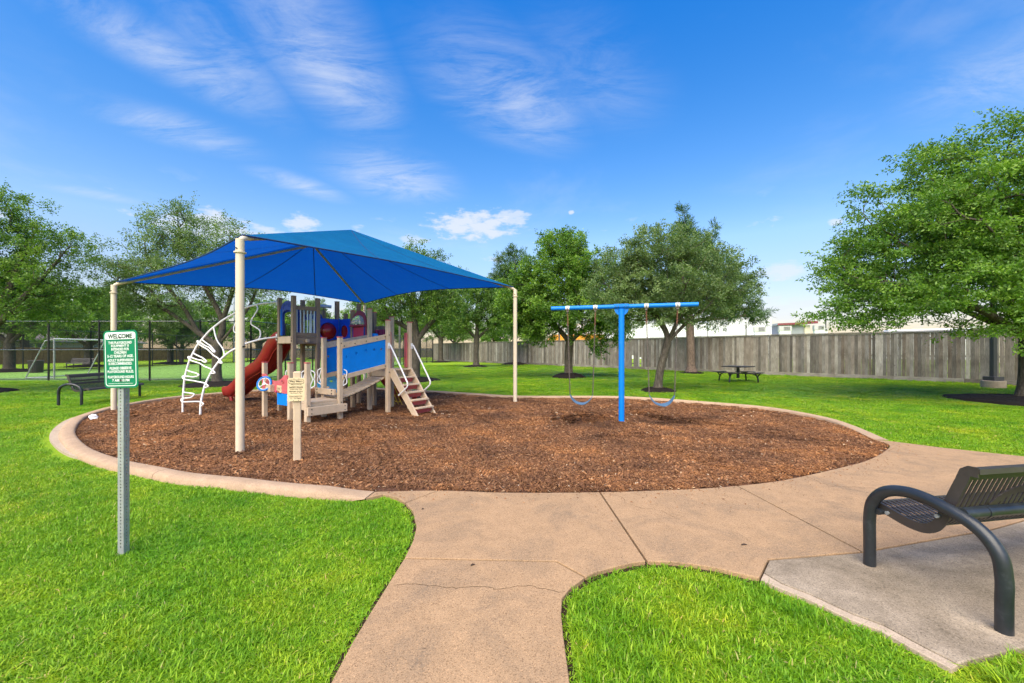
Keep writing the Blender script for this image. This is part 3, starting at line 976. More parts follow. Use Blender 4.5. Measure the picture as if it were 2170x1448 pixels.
def build_ground():
    # ground sheet with the mulch bed cut out of it
    Lz = -0.035
    outer = [(-700, -60), (700, -60), (700, 900), (-700, 900)]
    bm = bmesh.new()
    vo = [bm.verts.new((x, y, Lz)) for x, y in outer]
    mo = [bm.verts.new((p[0], p[1], Lz)) for p in MULCH]
    es = [bm.edges.new((vo[i], vo[(i + 1) % 4])) for i in range(4)] + [bm.edges.new((mo[i], mo[(i + 1) % len(mo)])) for i in range(len(mo))]
    bmesh.ops.triangle_fill(bm, use_beauty=True, use_dissolve=False, edges=es)
    for f in [f for f in bm.faces if inside(f.calc_center_median(), MULCH) and all(v in mo for v in f.verts)]:
        bm.faces.remove(f)
    bmesh.ops.recalc_face_normals(bm, faces=bm.faces)
    me = bpy.data.meshes.new('ground'); bm.to_mesh(me); bm.free()
    me.materials.append(MAT['lawn'])
    o = bpy.data.objects.new('ground', me); link(o); tag(o, kind='structure')
    # wood chip bed
    g = 0.16
    xs = np.array([p[0] for p in MULCH]); ys = np.array([p[1] for p in MULCH])
    X, Y = np.meshgrid(np.arange(xs.min(), xs.max(), g), np.arange(ys.min(), ys.max(), g))
    P = np.stack([X.ravel(), Y.ravel()], 1)
    P = P + np.random.RandomState(1).uniform(-.04, .04, P.shape)
    P = P[inside_np(P, MULCH)]
    P = P[dist_np(P, MULCH) > 0.08]
    nb = len(MULCH)
    V2 = [Vector(p) for p in MULCH] + [Vector(p) for p in P]
    res = delaunay_2d_cdt(V2, [(i, (i + 1) % nb) for i in range(nb)], [], 1, 1e-6)
    VV = np.array([(v.x, v.y) for v in res[0]])
    Z = mulch_height(VV[:, 0], VV[:, 1])
    Z[:nb] = -0.04
    me = np_mesh('wood_chip_bed', np.column_stack([VV, Z]), np.array([f for f in res[2] if len(f) == 3]), mat='chips_bed', smooth=True)
    bm = bmesh.new(); bm.from_mesh(me); bmesh.ops.recalc_face_normals(bm, faces=bm.faces)
    if sum(f.normal.z for f in bm.faces) < 0: bmesh.ops.reverse_faces(bm, faces=bm.faces)
    bm.to_mesh(me); bm.free()
    o = bpy.data.objects.new('playground_bed', me); link(o); tag(o, kind='structure')
    # walk bays
    walk = bpy.data.objects.new('walkway', None); link(walk); tag(walk, kind='structure')
    for poly in (BAY_STEM, BAY_MID, BAY_FLARE, BAY_CENTRE, BAY_EAST):
        obj('slab', MB().prism(shrink(poly, 0.008), 0.14, o=(0, 0, -0.07)), 'walk', walk, bevel=0.006)
    under = MB()
    for j in ([joint_a, fl[iA:iA + 1] + [left_bulge[-1]], [fl[iB], isl_top[-1]], [fl[iC], pad_top[-1]], pad_tl, pad_top + pad_top2[1:] + [pad_far]]):
        a_, b_ = offset_line(j, 0.02), offset_line(j, -0.02)
        under.add([(p[0], p[1], -0.026) for p in a_] + [(p[0], p[1], -0.026) for p in b_], [(k, k + 1, len(a_) + k + 1, len(a_) + k) for k in range(len(a_) - 1)])
    obj('joint_dirt', under, 'soil', walk)
    rr = random.Random(8)
    cr = MB()
    for (pts_, w_) in (([(838, 1239), (900, 1240), (960, 1246), (1010, 1243), (1060, 1248), (1110, 1241), (1150, 1247), (1192, 1256)], 0.0022), ([(1300, 1048), (1350, 1075), (1395, 1082), (1440, 1100)], 0.0014), ([(1700, 1010), (1760, 1030), (1850, 1036), (1950, 1052)], 0.0018)):
        q_ = [gxy(x + rr.uniform(-6, 6), y + rr.uniform(-2, 2)) for x, y in smooth_path(pts_, 5)]
        a_, b_ = offset_line(q_, w_), offset_line(q_, -w_ * rr.uniform(.4, 1))
        cr.add([(p[0], p[1], 0.0012) for p in a_] + [(p[0], p[1], 0.0012) for p in b_], [(k, k + 1, len(a_) + k + 1, len(a_) + k) for k in range(len(a_) - 1)])
    obj('crack', cr, 'soil', walk)
    pad = bpy.data.objects.new('bench_pad', None); link(pad); tag(pad, kind='structure')
    # the pad and the paler border strip cast along its lawn side
    strip_in = offset_line(pad_left, 0.07)
    if not inside(strip_in[4], PAD): strip_in = offset_line(pad_left, -0.07)
    strip_in[0] = tuple(Vector(pad_tl[0]).lerp(Vector(pad_tl[1]), 0.35))
    main = [strip_in[0]] + pad_tl[1:] + pad_top[1:] + pad_top2[1:] + [pad_far, pn] + pad_near[::-1][:-1] + strip_in[::-1][:-1]
    obj('slab', MB().prism(shrink(main, 0.003), 0.14, o=(0, 0, -0.074)), 'pad', pad, bevel=0.005)
    obj('edging', MB().prism(shrink(pad_left + strip_in[::-1], 0.002), 0.14, o=(0, 0, -0.079)), 'footing', pad, bevel=0.004)
    # dark earth in the trimmed edge and the joints
    for i, line in enumerate((left_edge[1:] + left_bulge[1:], isl_left[::-1][1:] + isl_top[1:] + isl_top2[1:])):
        mb = MB()
        sm = smooth_path(line, 4)
        a = offset_line(sm, 0.03); b = offset_line(sm, -0.03)
        mb.add([(p[0], p[1], -0.03) for p in a] + [(p[0], p[1], -0.03) for p in b],
               [(k, k + 1, len(a) + k + 1, len(a) + k) for k in range(len(a) - 1)])
        tag(obj('bare_earth', mb, 'soil'), kind='structure')
    # kerb: rounded section swept along the bed, in cast lengths
    kerb = bpy.data.objects.new('kerb', None); link(kerb); tag(kerb, kind='structure')
    prof = [(0.0, -0.12), (0.003, 0.030), (0.02, 0.048), (0.05, KZ), (0.135, KZ), (0.18, 0.044), (0.205, 0.022), (KW - 0.003, -0.03), (KW, -0.12)]
    n = len(kerb_line)
    cuts = [0, 28, 60, 90, 112, 130, 150, n - 1]
    cuts = sorted(set(min(c, n - 1) for c in cuts))
    for c0, c1 in zip(cuts[:-1], cuts[1:]):
        fr = []
        for i in range(c0, c1 + 1):
            a = Vector(kerb_line[max(i - 1, 0)]); b = Vector(kerb_line[min(i + 1, n - 1)])
            t = (b - a).normalized()
            nn = Vector((-t.y, t.x, 0)) * side
            p = Vector((*kerb_line[i], 0))
            if i == c1 and c1 < n - 1: p -= Vector((t.x, t.y, 0)) * 0.01
            k = 1.0
            if i > n - 10: k = max(0.0, (n - 1 - i) / 9.0)      # ramps down where the walk takes over
            if i < 6: k = max(0.05, i / 6.0)
            fr.append((p, nn, Vector((0, 0, max(k, 0.05)))))
        obj('kerb_length', MB().sweep(prof, fr), 'kerb', kerb, smooth=50)
    # footing that shows outside the kerb on the low side
    i0, i1 = 44, 82
    inn = offset_line(kerb_line, side * (KW - 0.01))[i0:i1]
    m = len(inn)
    wd = [0.11 * math.sin(math.pi * k / (m - 1)) ** 0.7 + 0.004 for k in range(m)]
    out = []
    for k in range(m):
        a = Vector(inn[max(k - 1, 0)]); b = Vector(inn[min(k + 1, m - 1)])
        t = (b - a).normalized()
        out.append((inn[k][0] - t.y * side * wd[k], inn[k][1] + t.x * side * wd[k]))
    obj('kerb_footing', MB().prism(inn + out[::-1], 0.08, o=(0, 0, -0.036)), 'footing', kerb)


build_ground()


# ---------------------------------------------------------------- fences and buildings
def build_wood_fence():
    """tall board fence that runs from beside the lamp post away behind the lawn"""
    A = Vector((25.9, 13.45)); B = Vector((-11.8, 60.4))
    d = (B - A); Ltot = d.length; d.normalize()
    ang = math.atan2(d.y, d.x)
    fen = thing('wooden_fence', 'long weathered grey board fence with cap rail behind the lawn', 'fence', (A.x, A.y, 0), ang)
    pitch = 0.1455
    n = int(Ltot / pitch)
    H0, H1 = 0.20, 2.46
    me = MB().box((0, 0, 0), (0.142, 0.019, H1 - H0)).mesh('board'); me.materials.append(MAT['board'])
    R = random.Random(5)
    far = MB()
    gaps = {n - 260: 1}
    for i in range(n):
        x = (i + 0.5) * pitch
        off = R.uniform(-0.004, 0.004)
        px = CX + FPX * (A.x + d.x * x) / (A.y + d.y * x)
        if abs(px - 1341) < 2.2 or abs(px - 1356) < 1.5: continue       # two boards broken away
        if i < 300:
            o = bpy.data.objects.new('board', me)
            o.location = (x + R.uniform(-.003, .003), off + 0.0, (H0 + H1) / 2 + R.uniform(-.012, .008))
            o.rotation_euler = (R.uniform(-.004, .004), R.uniform(-.004, .004), R.uniform(-.03, .03))
            o.scale = (R.uniform(0.93, 0.99) if R.random() < 0.13 else R.uniform(1.0, 1.03), 1, 1)
            link(o, fen)
        else:
            far.box((x, off, (H0 + H1) / 2), (pitch * R.uniform(0.97, 0.995), 0.019, H1 - H0), rnd=R.random())
    o = obj('board_row', far, 'board_far', fen, attr=True); o['kind'] = 'stuff'
    # stubs left of the broken boards
    for px0 in (1341, 1356):
        best = min(range(n), key=lambda i: abs(CX + FPX * (A.x + d.x * (i + .5) * pitch) / (A.y + d.y * (i + .5) * pitch) - px0))
        hgt = 1.35 if px0 == 1341 else 1.5
        obj('board_stub', MB().box(((best + .5) * pitch, 0, H1 - hgt / 2), (0.139, 0.019, hgt)), 'board', fen)
    step = 2.44
    k = 0
    x = 0.0
    while x < Ltot:
        x1 = min(x + step, Ltot)
        # side +y of the local frame faces away from the lawn
        obj('kick_board', MB().box(((x + x1) / 2, FS * 0.012, 0.085 + R.uniform(-.012, .012)), (x1 - x - 0.006, 0.038, 0.235)), 'rail', fen, bevel=0.004)
        obj('cap_rail', MB().box(((x + x1) / 2, FS * 0.01, H1 + 0.045), (x1 - x - 0.004, 0.15, 0.038), Matrix.Rotation(FS * -0.06, 3, 'X')), 'rail', fen, bevel=0.004)
        obj('top_trim', MB().box(((x + x1) / 2, FS * 0.022, H1 - 0.028), (x1 - x - 0.004, 0.02, 0.085)), 'rail', fen)
        obj('post', MB().box((x + 0.05, -FS * 0.075, 1.2), (0.09, 0.09, 2.45)), 'rail', fen)
        for z in (0.45, 1.25, 2.15):
            obj('back_rail', MB().box(((x + x1) / 2, -FS * 0.032, z), (x1 - x - 0.01, 0.036, 0.085)), 'rail', fen)
        x += step; k += 1
    return fen


FS = 1.0     # which local side of the fence faces the camera: +y is to the left of the run, towards the lawn


def chain_fence(name, label, pts, height, post_every, mid=True, wire=0.0060, cell=0.055, base=-0.02):
    """chain-link run: posts, rails and a mesh of crossing wires"""
    p0 = Vector(pts[0])
    f = thing(name, label, 'fence', (p0.x, p0.y, 0))
    for (a, b) in zip(pts[:-1], pts[1:]):
        a, b = Vector(a) - p0, Vector(b) - p0
        d = b - a; Lr = d.length; d.normalize()
        n = max(1, round(Lr / post_every))
        for i in range(n + 1):
            q = a + d * (Lr * i / n)
            obj('post', MB().cyl((q.x, q.y, base), (q.x, q.y, height + 0.04), 0.042, 10).lathe([(0.045, 0), (0.04, 0.03), (0.0, 0.045)], (q.x, q.y, height + 0.04), 10), 'fence_black', f, smooth=40)
            if i == n: break
            q2 = a + d * (Lr * (i + 1) / n)
            zs = [height, 0.05] + ([height * 0.515] if mid else [])
            for z in zs:
                obj('rail', MB().cyl((q.x, q.y, z), (q2.x, q2.y, z), 0.026, 8), 'fence_rail', f, smooth=40)
        mb = MB()
        H = height - 0.06
        s = cell * 1.4142
        k = int((Lr + H) / s) + 1
        side_ = Vector((-d.y, d.x)) * 0.03
        for sgn in (1, -1):
            for i in range(k):
                u0 = i * s - (H if sgn > 0 else 0)
                u1 = u0 + H * 1.0
                if sgn < 0: u0, u1 = u0 + 0.0, u0 - H
                # line from (u0, 0) to (u1, H), clipped to the run
                z0, z1 = 0.04, 0.04 + H
                ua, ub = u0, u1
                t0, t1 = 0.0, 1.0
                du = ub - ua
                for lim, lo in ((0.0, True), (Lr, False)):
                    t = (lim - ua) / du
                    if (du > 0) == lo: t0 = max(t0, t)
                    else: t1 = min(t1, t)
                if t1 - t0 < 1e-3: continue
                A = a + d * (ua + du * t0) + side_; B = a + d * (ua + du * t1) + side_
                mb.tube([(A.x, A.y, z0 + H * t0), (B.x, B.y, z0 + H * t1)], wire / 2, 3, caps=False)
        o = obj('chain_mesh', mb, 'fence_black', f); o['kind'] = 'stuff'
    return f


def plank_fence(name, label, a, b, height, mat, seed=1, h0=0.0):
    """distant board fence: nearest boards single, the rest one row"""
    a, b = Vector(a), Vector(b)
    d = b - a; Lr = d.length; d.normalize()
    f = thing(name, label, 'fence', (a.x, a.y, 0), math.atan2(d.y, d.x))
    R = random.Random(seed)
    mb = MB()
    n = int(Lr / 0.145)
    for i in range(n):
        mb.box(((i + .5) * 0.145, 0, height / 2 + h0 + R.uniform(-.01, .01)), (0.138, 0.02, height), rnd=R.random())
    o = obj('board_row', mb, mat, f, attr=True); o['kind'] = 'stuff'
    for i in range(int(Lr / 2.4) + 1):
        obj('post', MB().box((i * 2.4, 0.06, height / 2), (0.09, 0.09, height)), 'rail', f)
    for z in (0.3, height - 0.3):
        obj('rail', MB().box((Lr / 2, 0.035, z), (Lr, 0.04, 0.09)), 'rail', f)
    return f


def house(name, label, loc, rz, w, dpt, wall_h, roof_h, wall='house_wall', windows=(), over=0.45):
    h = thing(name, label, 'house', loc, rz)
    obj('wall', MB().box((0, 0, wall_h / 2), (w, dpt, wall_h)), wall, h)
    W, D = w / 2 + over, dpt / 2 + over
    r = max(0.3, w / 2 - dpt / 2)
    v = [(-W, -D, wall_h), (W, -D, wall_h), (W, D, wall_h), (-W, D, wall_h), (-r, 0, wall_h + roof_h), (r, 0, wall_h + roof_h)]
    ro = obj('roof', MB().add(v, [(0, 1, 5, 4), (1, 2, 5), (2, 3, 4, 5), (3, 0, 4), (3, 2, 1, 0)]), 'shingle', h)
    fa = MB()
    for (p, q) in ((0, 1), (1, 2), (2, 3), (3, 0)):
        fa.bar((*v[p][:2], wall_h - 0.08), (*v[q][:2], wall_h - 0.08), 0.04, 0.17)
    obj('fascia', fa, 'trim_green', ro)
    for (x, z, ww, hh) in windows:
        wd = obj('window', MB().box((x, -dpt / 2 - 0.01, z), (ww + 0.16, 0.06, hh + 0.16)), 'white_trim', h)
        obj('pane', MB().box((x, -dpt / 2 - 0.035, z), (ww, 0.03, hh)), 'window', wd)
        obj('muntin', MB().box((x, -dpt / 2 - 0.056, z), (0.05, 0.012, hh)).box((x, -dpt / 2 - 0.056, z), (ww, 0.0125, 0.05)), 'white_trim', wd)
    return h


def build_surroundings():
    build_wood_fence()
    chain_fence('chain_link_fence', 'tall black chain-link fence with posts and rails behind the bench', [(-42, 20.9), (-13.4, 20.85), (-10.4, 53.5)], 3.02, 2.65)
    chain_fence('field_fence', 'black chain-link fence along the opposite edge of the turf field', [(-36.8, 26.0), (-34.2, 33.0), (-34.6, 56.0)], 3.05, 3.0, mid=True, wire=0.006, cell=0.085)
    chain_fence('end_fence', 'black chain-link fence closing the end of the turf field', [(-34.6, 56.3), (-10.6, 54.2)], 3.05, 3.0, mid=True, wire=0.008, cell=0.12)
    field = MB().add([(-42, 21.0, -0.027), (-13.45, 20.95, -0.027), (-10.5, 53.4, -0.027), (-34.4, 55.9, -0.027), (-34.1, 33, -0.027), (-36.6, 26, -0.027)], [(0, 1, 2, 3, 4, 5)])
    tag(obj('turf_field', field, 'turf'), kind='structure')
    plank_fence('board_fence', 'brown board fence beyond the field in front of the houses', (-56, 34), (-52, 72), 1.85, 'brown_board', 2)
    plank_fence('dark_board_fence', 'dark grey board fence behind the forked oak trunk', (-60, 30), (-56.2, 34.2), 1.95, 'grey_board', 3)
    plank_fence('end_board_fence', 'dark grey board fence far behind the slide', (-52, 78), (-8, 88), 1.9, 'grey_board', 4)
    house('brick_house', 'pale house with grey hipped roof behind the brown fence', (-66, 58, 0), math.radians(75), 17, 10, 2.7, 2.3, windows=((-4, 1.9, 1.6, 1.1), (3, 1.9, 1.6, 1.1)))
    house('cream_house', 'cream house with sage eaves behind the dark fence and thick trunk', (-72, 44, 0), math.radians(70), 14, 10, 2.8, 2.2, 'cream_wall', windows=((-3, 2.0, 1.5, 1.0), (2.5, 2.0, 1.8, 1.0)))
    house('tan_house', 'low tan house far behind the slide and tower', (-40, 98, 0), math.radians(8), 18, 11, 2.8, 2.6, windows=((-5, 2.0, 1.6, 1.1), (4, 2.0, 1.6, 1.1)))
    # warehouse side over the board fence
    wh = thing('white_warehouse', 'tall white metal warehouse rising over the fence behind the pine', 'building', (21, 72, 0), math.radians(-6))
    obj('wall', MB().box((1.0, 5, 3.1), (24, 10, 6.2)), 'white_wall', wh)
    tw = obj('tall_wall', MB().box((18.2, 4.5, 3.55), (10.2, 10, 7.1)), 'white_wall', wh)
    for i in range(9):
        obj('wall_rib', MB().box((13.6 + i * 1.15, -0.53, 3.5), (0.06, 0.05, 7.0)), 'white_wall', tw)
    obj('parapet_cap', MB().box((1.0, -0.02, 6.24), (24.1, 0.14, 0.1)), 'unit', wh)
    for x in (-4, 3.6, 11.6):
        g = MB()
        for zz in range(8): g.box((x, -0.25, 3.2 + zz * .4), (0.45, 0.03, 0.03))
        g.box((x - .22, -0.25, 4.5), (0.04, 0.04, 3.2)).box((x + .22, -0.25, 4.5), (0.04, 0.04, 3.2))
        obj('wall_ladder', g, 'unit', wh)
    ob = thing('orange_building', 'shed with orange fascia rising over the fence beside the oak trunk', 'building', (10.6, 66, 0), math.radians(-3))
    obj('wall', MB().box((0, 4, 1.5), (8.6, 8, 3.0)), 'white_wall', ob)
    obj('fascia', MB().prism([(-4.6, 3.0), (4.4, 3.0), (4.4, 4.05), (-4.0, 4.05), (-4.6, 3.4)], 8.2, o=(0, 4, 0), ex=(1, 0, 0), ey=(0, 0, 1)), 'orange', ob)
    # long low commercial roof with plant on it
    cb = thing('store_building', 'long low white store roofline behind the board fence', 'building', (64, 70, 0), math.radians(-30))
    obj('wall', MB().box((0, 6, 2.1), (52, 12, 4.2)), 'white_wall', cb)
    obj('parapet_cap', MB().box((0, -0.02, 4.24), (52.2, 0.2, 0.12)), 'unit', cb)
    obj('roof_box', MB().box((7, 3, 4.7), (12, 3, 0.8)), 'white_wall', cb)
    dz = 1.05
    vb = thing('red_roof_building', 'grey clerestory tower with flat dark red roof above the fence', 'building', (52.5, 76, 0), math.radians(-12))
    obj('wall', MB().box((0, 2.5, 3.12), (4.0, 5, 6.25)), 'grey_wall', vb)
    obj('side_wall', MB().box((2.35, 2.3, 3.07), (0.9, 5, 6.14)), 'cream_wall', vb)
    r_ = obj('roof', MB().box((0.0, 2.4, 5.42 + dz), (5.6, 6.4, 0.30), Matrix.Rotation(math.radians(-2), 3, 'Y')), 'unit', vb)
    obj('fascia', MB().bar((-2.85, -0.85, 5.28 + dz), (2.9, -0.85, 5.5 + dz), 0.06, 0.36), 'dark_red', r_)
    obj('fascia_return', MB().box((2.95, -0.6, 5.58 + dz), (1.5, 0.9, 0.42)), 'dark_red', r_)
    for nm, lab, (px, py, d), (w, dp, h) in [
        ('rooftop_unit', 'grey louvred rooftop unit beside the tall white wall', (1610, 704, 66), (1.7, 1.4, 0.85)),
        ('rooftop_unit', 'pale green rooftop unit in front of the dark red roof', (1663, 702, 62), (1.6, 1.3, 0.75)),
        ('rooftop_unit', 'pale rooftop unit standing by the utility pole', (1735, 700, 60), (1.3, 1.2, 0.72)),
        ('rooftop_unit', 'small dark rooftop fan box below the utility pole', (1749, 702, 60), (0.5, 0.5, 0.4))]:
        p = at(px, py, d)
        t = thing(nm, lab, 'rooftop unit', (p.x, p.y, p.z), math.radians(-25), 'rooftop units')
        obj('casing', MB().box((0, 0, h / 2), (w, dp, h)), 'unit', t, bevel=0.02)
        g = MB()
        for k in range(5): g.box((w * 0.12, -dp / 2 - 0.012, h * (0.2 + 0.15 * k)), (w * 0.5, 0.03, h * 0.07))
        obj('louvre', g, 'louvre', t)
        obj('curb', MB().box((0, 0, -0.35), (w * 0.9, dp * 0.9, 0.7)), 'white_wall', t)
    tb = thing('tan_store', 'tan store parapet seen under the big oak branches', 'building', (64, 46, 0), math.radians(-50))
    obj('wall', MB().box((0, 4, 2.2), (16, 8, 4.4)), 'cream_wall', tb)
    obj('cornice', MB().box((0, -0.05, 4.5), (16.3, 0.5, 0.25)), 'unit', tb)
    # poles
    def pole(name, label, p, h, w, tilt=0.0, mat='pole', square=True, cross=False):
        t = thing(name, label, 'pole', (p.x, p.y, 0))
        m = MB()
        if square: m.bar((0, 0, -0.03), (tilt * h, 0, h), w, w, up=(0, 1, 0))
        else: m.cyl((0, 0, -0.03), (tilt * h, 0, h), w / 2, 10, w * 0.38)
        obj('shaft', m, mat, t)
        if cross: obj('crossarm', MB().box((tilt * h, 0, h - .5), (1.6, .1, .12)), mat, t)
        return t
    lp = gp(2105, 821)
    t = pole('lamp_post', 'dark square lamp post on concrete base by the board fence', lp, 7.5, 0.15)
    obj('base_plate', MB().box((0, 0, 0.36), (0.42, 0.42, 0.17)), 'pole', t, bevel=0.01)
    obj('concrete_base', MB().cyl((0, 0, -0.05), (0, 0, 0.28), 0.36, 24), 'footing', t, smooth=40, bevel=0.02)
    obj('lamp_arm', MB().bar((0, 0, 7.4), (-0.5, -0.2, 7.45), 0.06, 0.08), 'pole', t)
    obj('lamp_head', MB().box((-0.75, -0.3, 7.45), (0.6, 0.32, 0.14), Matrix.Rotation(math.radians(22), 3, 'Z')), 'pole', t, bevel=0.02)
    p2 = gp(1185, 774)
    t = pole('lamp_post', 'dark lamp post close to the fence behind the swing oak', p2, 6.5, 0.16)
    obj('concrete_base', MB().cyl((0, 0, -0.05), (0, 0, 0.4), 0.34, 20), 'footing', t, smooth=40)
    obj('lamp_head', MB().box((-0.4, -0.2, 6.5), (0.7, 0.34, 0.14)), 'pole', t, bevel=0.02)
    t = pole('lamp_post', 'dark lamp post seen beside the ladder and pink panels', gp(847, 771), 7.0, 0.2)
    obj('lamp_head', MB().box((-0.4, -0.2, 7.0), (0.7, 0.34, 0.14)), 'pole', t, bevel=0.02)
    t = pole('metal_pole', 'slim grey metal pole beyond the field behind the arched climber', at(496, 768, 54), 9.0, 0.16, mat='galv', square=False)
    obj('pole_cap', MB().lathe([(0.09, 0), (0.07, 0.06), (0, 0.09)], (0, 0, 9.0), 10), 'galv', t)
    up = at(1749, 742, 95)
    pole('utility_pole', 'leaning utility pole above the low white roofline', up, 10.2, 0.34, 0.012, 'pole', False)
    up = at(1581, 742, 68)
    pole('service_pole', 'thin pole in front of the tall white warehouse wall', up, 5.9, 0.2, 0, 'pole', False)


build_surroundings()


# ---------------------------------------------------------------- trees
def resample(pts, step):
    P = [np.array(p, float) for p in pts]
    out = [P[0]]
    for a, b in zip(P[:-1], P[1:]):
        n = max(1, int(np.linalg.norm(b - a) / step))
        out += [a + (b - a) * (i + 1) / n for i in range(n)]
    return out


def grow_tree(seed, limbs, lobes, ncl, base_r, leaves, leaf_len, leaf_w, spray=0.6, fork=1.5, shell=0.45, up=0.25, needle=False, dens=1.0, tip=0.008, layer=0.8):
    """skeleton: given limbs, then every twig cluster joins the nearest reachable node; returns wood and leaf arrays"""
    R = np.random.RandomState(seed)
    pos, par, plen, att = [], [], [], []

    def add(p, parent, a=True):
        pos.append(np.array(p, float)); par.append(parent); att.append(a)
        plen.append(0 if parent < 0 else plen[parent] + np.linalg.norm(pos[-1] - pos[parent]))
        return len(pos) - 1
    for li, limb in enumerate(limbs):
        pts = resample(smooth_path(limb, 4), 0.3)
        if li == 0: k = add(pts[0], -1, False)
        else:
            A = np.array(pos); k = int(np.argmin(((A - pts[0]) ** 2).sum(1)))
        for p in pts[1:]:
            k = add(p, k, p[2] > fork)
    lob = np.array(lobes, float)
    vol = lob[:, 3] * lob[:, 4] * lob[:, 5]
    which = R.choice(len(lob), ncl, p=vol / vol.sum())
    dirs = R.normal(size=(ncl, 3)); dirs /= np.linalg.norm(dirs, axis=1)[:, None]
    rad = R.uniform(0.03, 1, ncl) ** shell
    C = lob[which, :3] + dirs * rad[:, None] * lob[which, 3:6]
    cen = (lob[:, :3] * vol[:, None]).sum(0) / vol.sum()
    top = np.array(pos)
    order = np.argsort([np.min(((top - c) ** 2).sum(1)) for c in C])
    C = C[order]
    tips = []
    for c in C:
        A = np.array(pos); ok = np.array(att)
        d = np.linalg.norm(A - c, axis=1)
        cost = d + 0.28 * np.array(plen) + 0.5 * np.maximum(0, A[:, 2] - c[2]) + np.where(ok, 0, 1e6)
        k = int(np.argmin(cost))
        p0 = A[k]; L_ = d[k]
        pd = A[k] - A[par[k]] if par[k] >= 0 else np.array((0, 0, 1.0))
        pd = pd / (np.linalg.norm(pd) + 1e-9)
        ctrl = p0 + pd * L_ * 0.35 + np.array((0, 0, 0.08 * L_)) + R.normal(size=3) * 0.06 * L_
        n = max(2, int(L_ / 0.4))
        for i in range(1, n + 1):
            t = i / n
            q = (1 - t) ** 2 * p0 + 2 * t * (1 - t) * ctrl + t * t * c
            if 0 < i < n: q = q + R.normal(size=3) * 0.02
            k = add(q, k)
        tips.append(k)
    # thickness from what each node carries
    N = len(pos)
    e = 2.35
    acc = np.zeros(N)
    kids = [[] for _ in range(N)]
    for i in range(N - 1, -1, -1):
        if acc[i] == 0: acc[i] = tip ** e
        if par[i] >= 0:
            acc[par[i]] += acc[i]; kids[par[i]].append(i)
    r = acc ** (1 / e)
    r = tip + (r - tip) * (base_r - tip) / (r[0] - tip)
    P = np.array(pos)
    r = r * (1 + 0.55 * np.exp(-P[:, 2] / 0.16))
    chains = []
    stack = [(0, -1)]
    while stack:
        s, pr = stack.pop()
        ch = [pr, s] if pr >= 0 else [s]
        k = s
        while kids[k]:
            ks = sorted(kids[k], key=lambda j: -acc[j])
            for j in ks[1:]: stack.append((j, k))
            k = ks[0]; ch.append(k)
        if len(ch) > 1: chains.append(ch)
    mb = MB()
    for ch in chains:
        rr = [float(r[j]) for j in ch]
        if ch[0] != 0: rr[0] = min(rr[0], rr[1] * 1.25)
        mb.tube([P[j] for j in ch], rr, 10 if rr[0] > 0.06 else (6 if rr[0] > 0.025 else 4), caps=False)
    # foliage: sprays of leaves round every twig end
    nsp = 5
    T = P[tips]
    out = T - cen; out /= (np.linalg.norm(out, axis=1)[:, None] + 1e-9)
    per = max(1, int(leaves / (len(T) * nsp)))
    clr = R.uniform(-0.24, 0.24, len(T))
    vv, rn = [], []
    for s in range(nsp):
        dr = out * 0.55 + R.normal(size=(len(T), 3)) * 0.75 + np.array((0, 0, up))
        dr[:, 2] *= layer
        dr /= np.linalg.norm(dr, axis=1)[:, None]
        sl_ = R.uniform(0.35, 1.0, len(T)) * spray
        t = R.uniform(0, 1, (len(T), per)) ** 0.8
        cp = T[:, None, :] + dr[:, None, :] * (t * sl_[:, None])[..., None]
        cp = cp + R.normal(size=cp.shape) * np.array((1, 1, layer)) * (0.16 * spray * (1.15 - 0.75 * t))[..., None]
        if needle: ld = dr[:, None, :] * 0.9 + R.normal(size=cp.shape) * 0.55
        else: ld = dr[:, None, :] * 0.5 + R.normal(size=cp.shape) * 0.6 + np.array((0, 0, -0.1))
        ld /= np.linalg.norm(ld, axis=2)[..., None]
        nm = R.normal(size=cp.shape) * 0.75 + np.array((0, 0, 0.9))
        sd = np.cross(ld, nm); sd /= (np.linalg.norm(sd, axis=2)[..., None] + 1e-9)
        ll = R.uniform(0.7, 1.25, cp.shape[:2])[..., None]
        a = cp; tipp = cp + ld * leaf_len * ll
        m1 = cp + ld * leaf_len * ll * 0.5
        w = leaf_w * ll * 0.5
        quad = np.stack([a, m1 + sd * w, tipp, m1 - sd * w], axis=2)
        vv.append(quad.reshape(-1, 3))
        rr_ = np.clip(0.42 + clr[:, None] + R.normal(size=cp.shape[:2]) * 0.15 + 0.30 * (t - 0.3), 0, 1)
        rn.append(np.repeat(rr_.ravel(), 4))
    V = np.concatenate(vv); rn = np.concatenate(rn)
    F = np.arange(len(V)).reshape(-1, 4)
    return mb, V, F, rn


def tree(name, label, cat, loc, leaf_mat_, bark='bark', rz=0.0, group=None, **kw):
    t = thing(name, label, cat, loc, rz, group)
    mb, V, F, rn = grow_tree(**kw)
    obj('trunk', mb, bark, t, smooth=180)
    me = np_mesh('crown', V, F, rn, leaf_mat_)
    obj('crown', me, None, t)
    return t


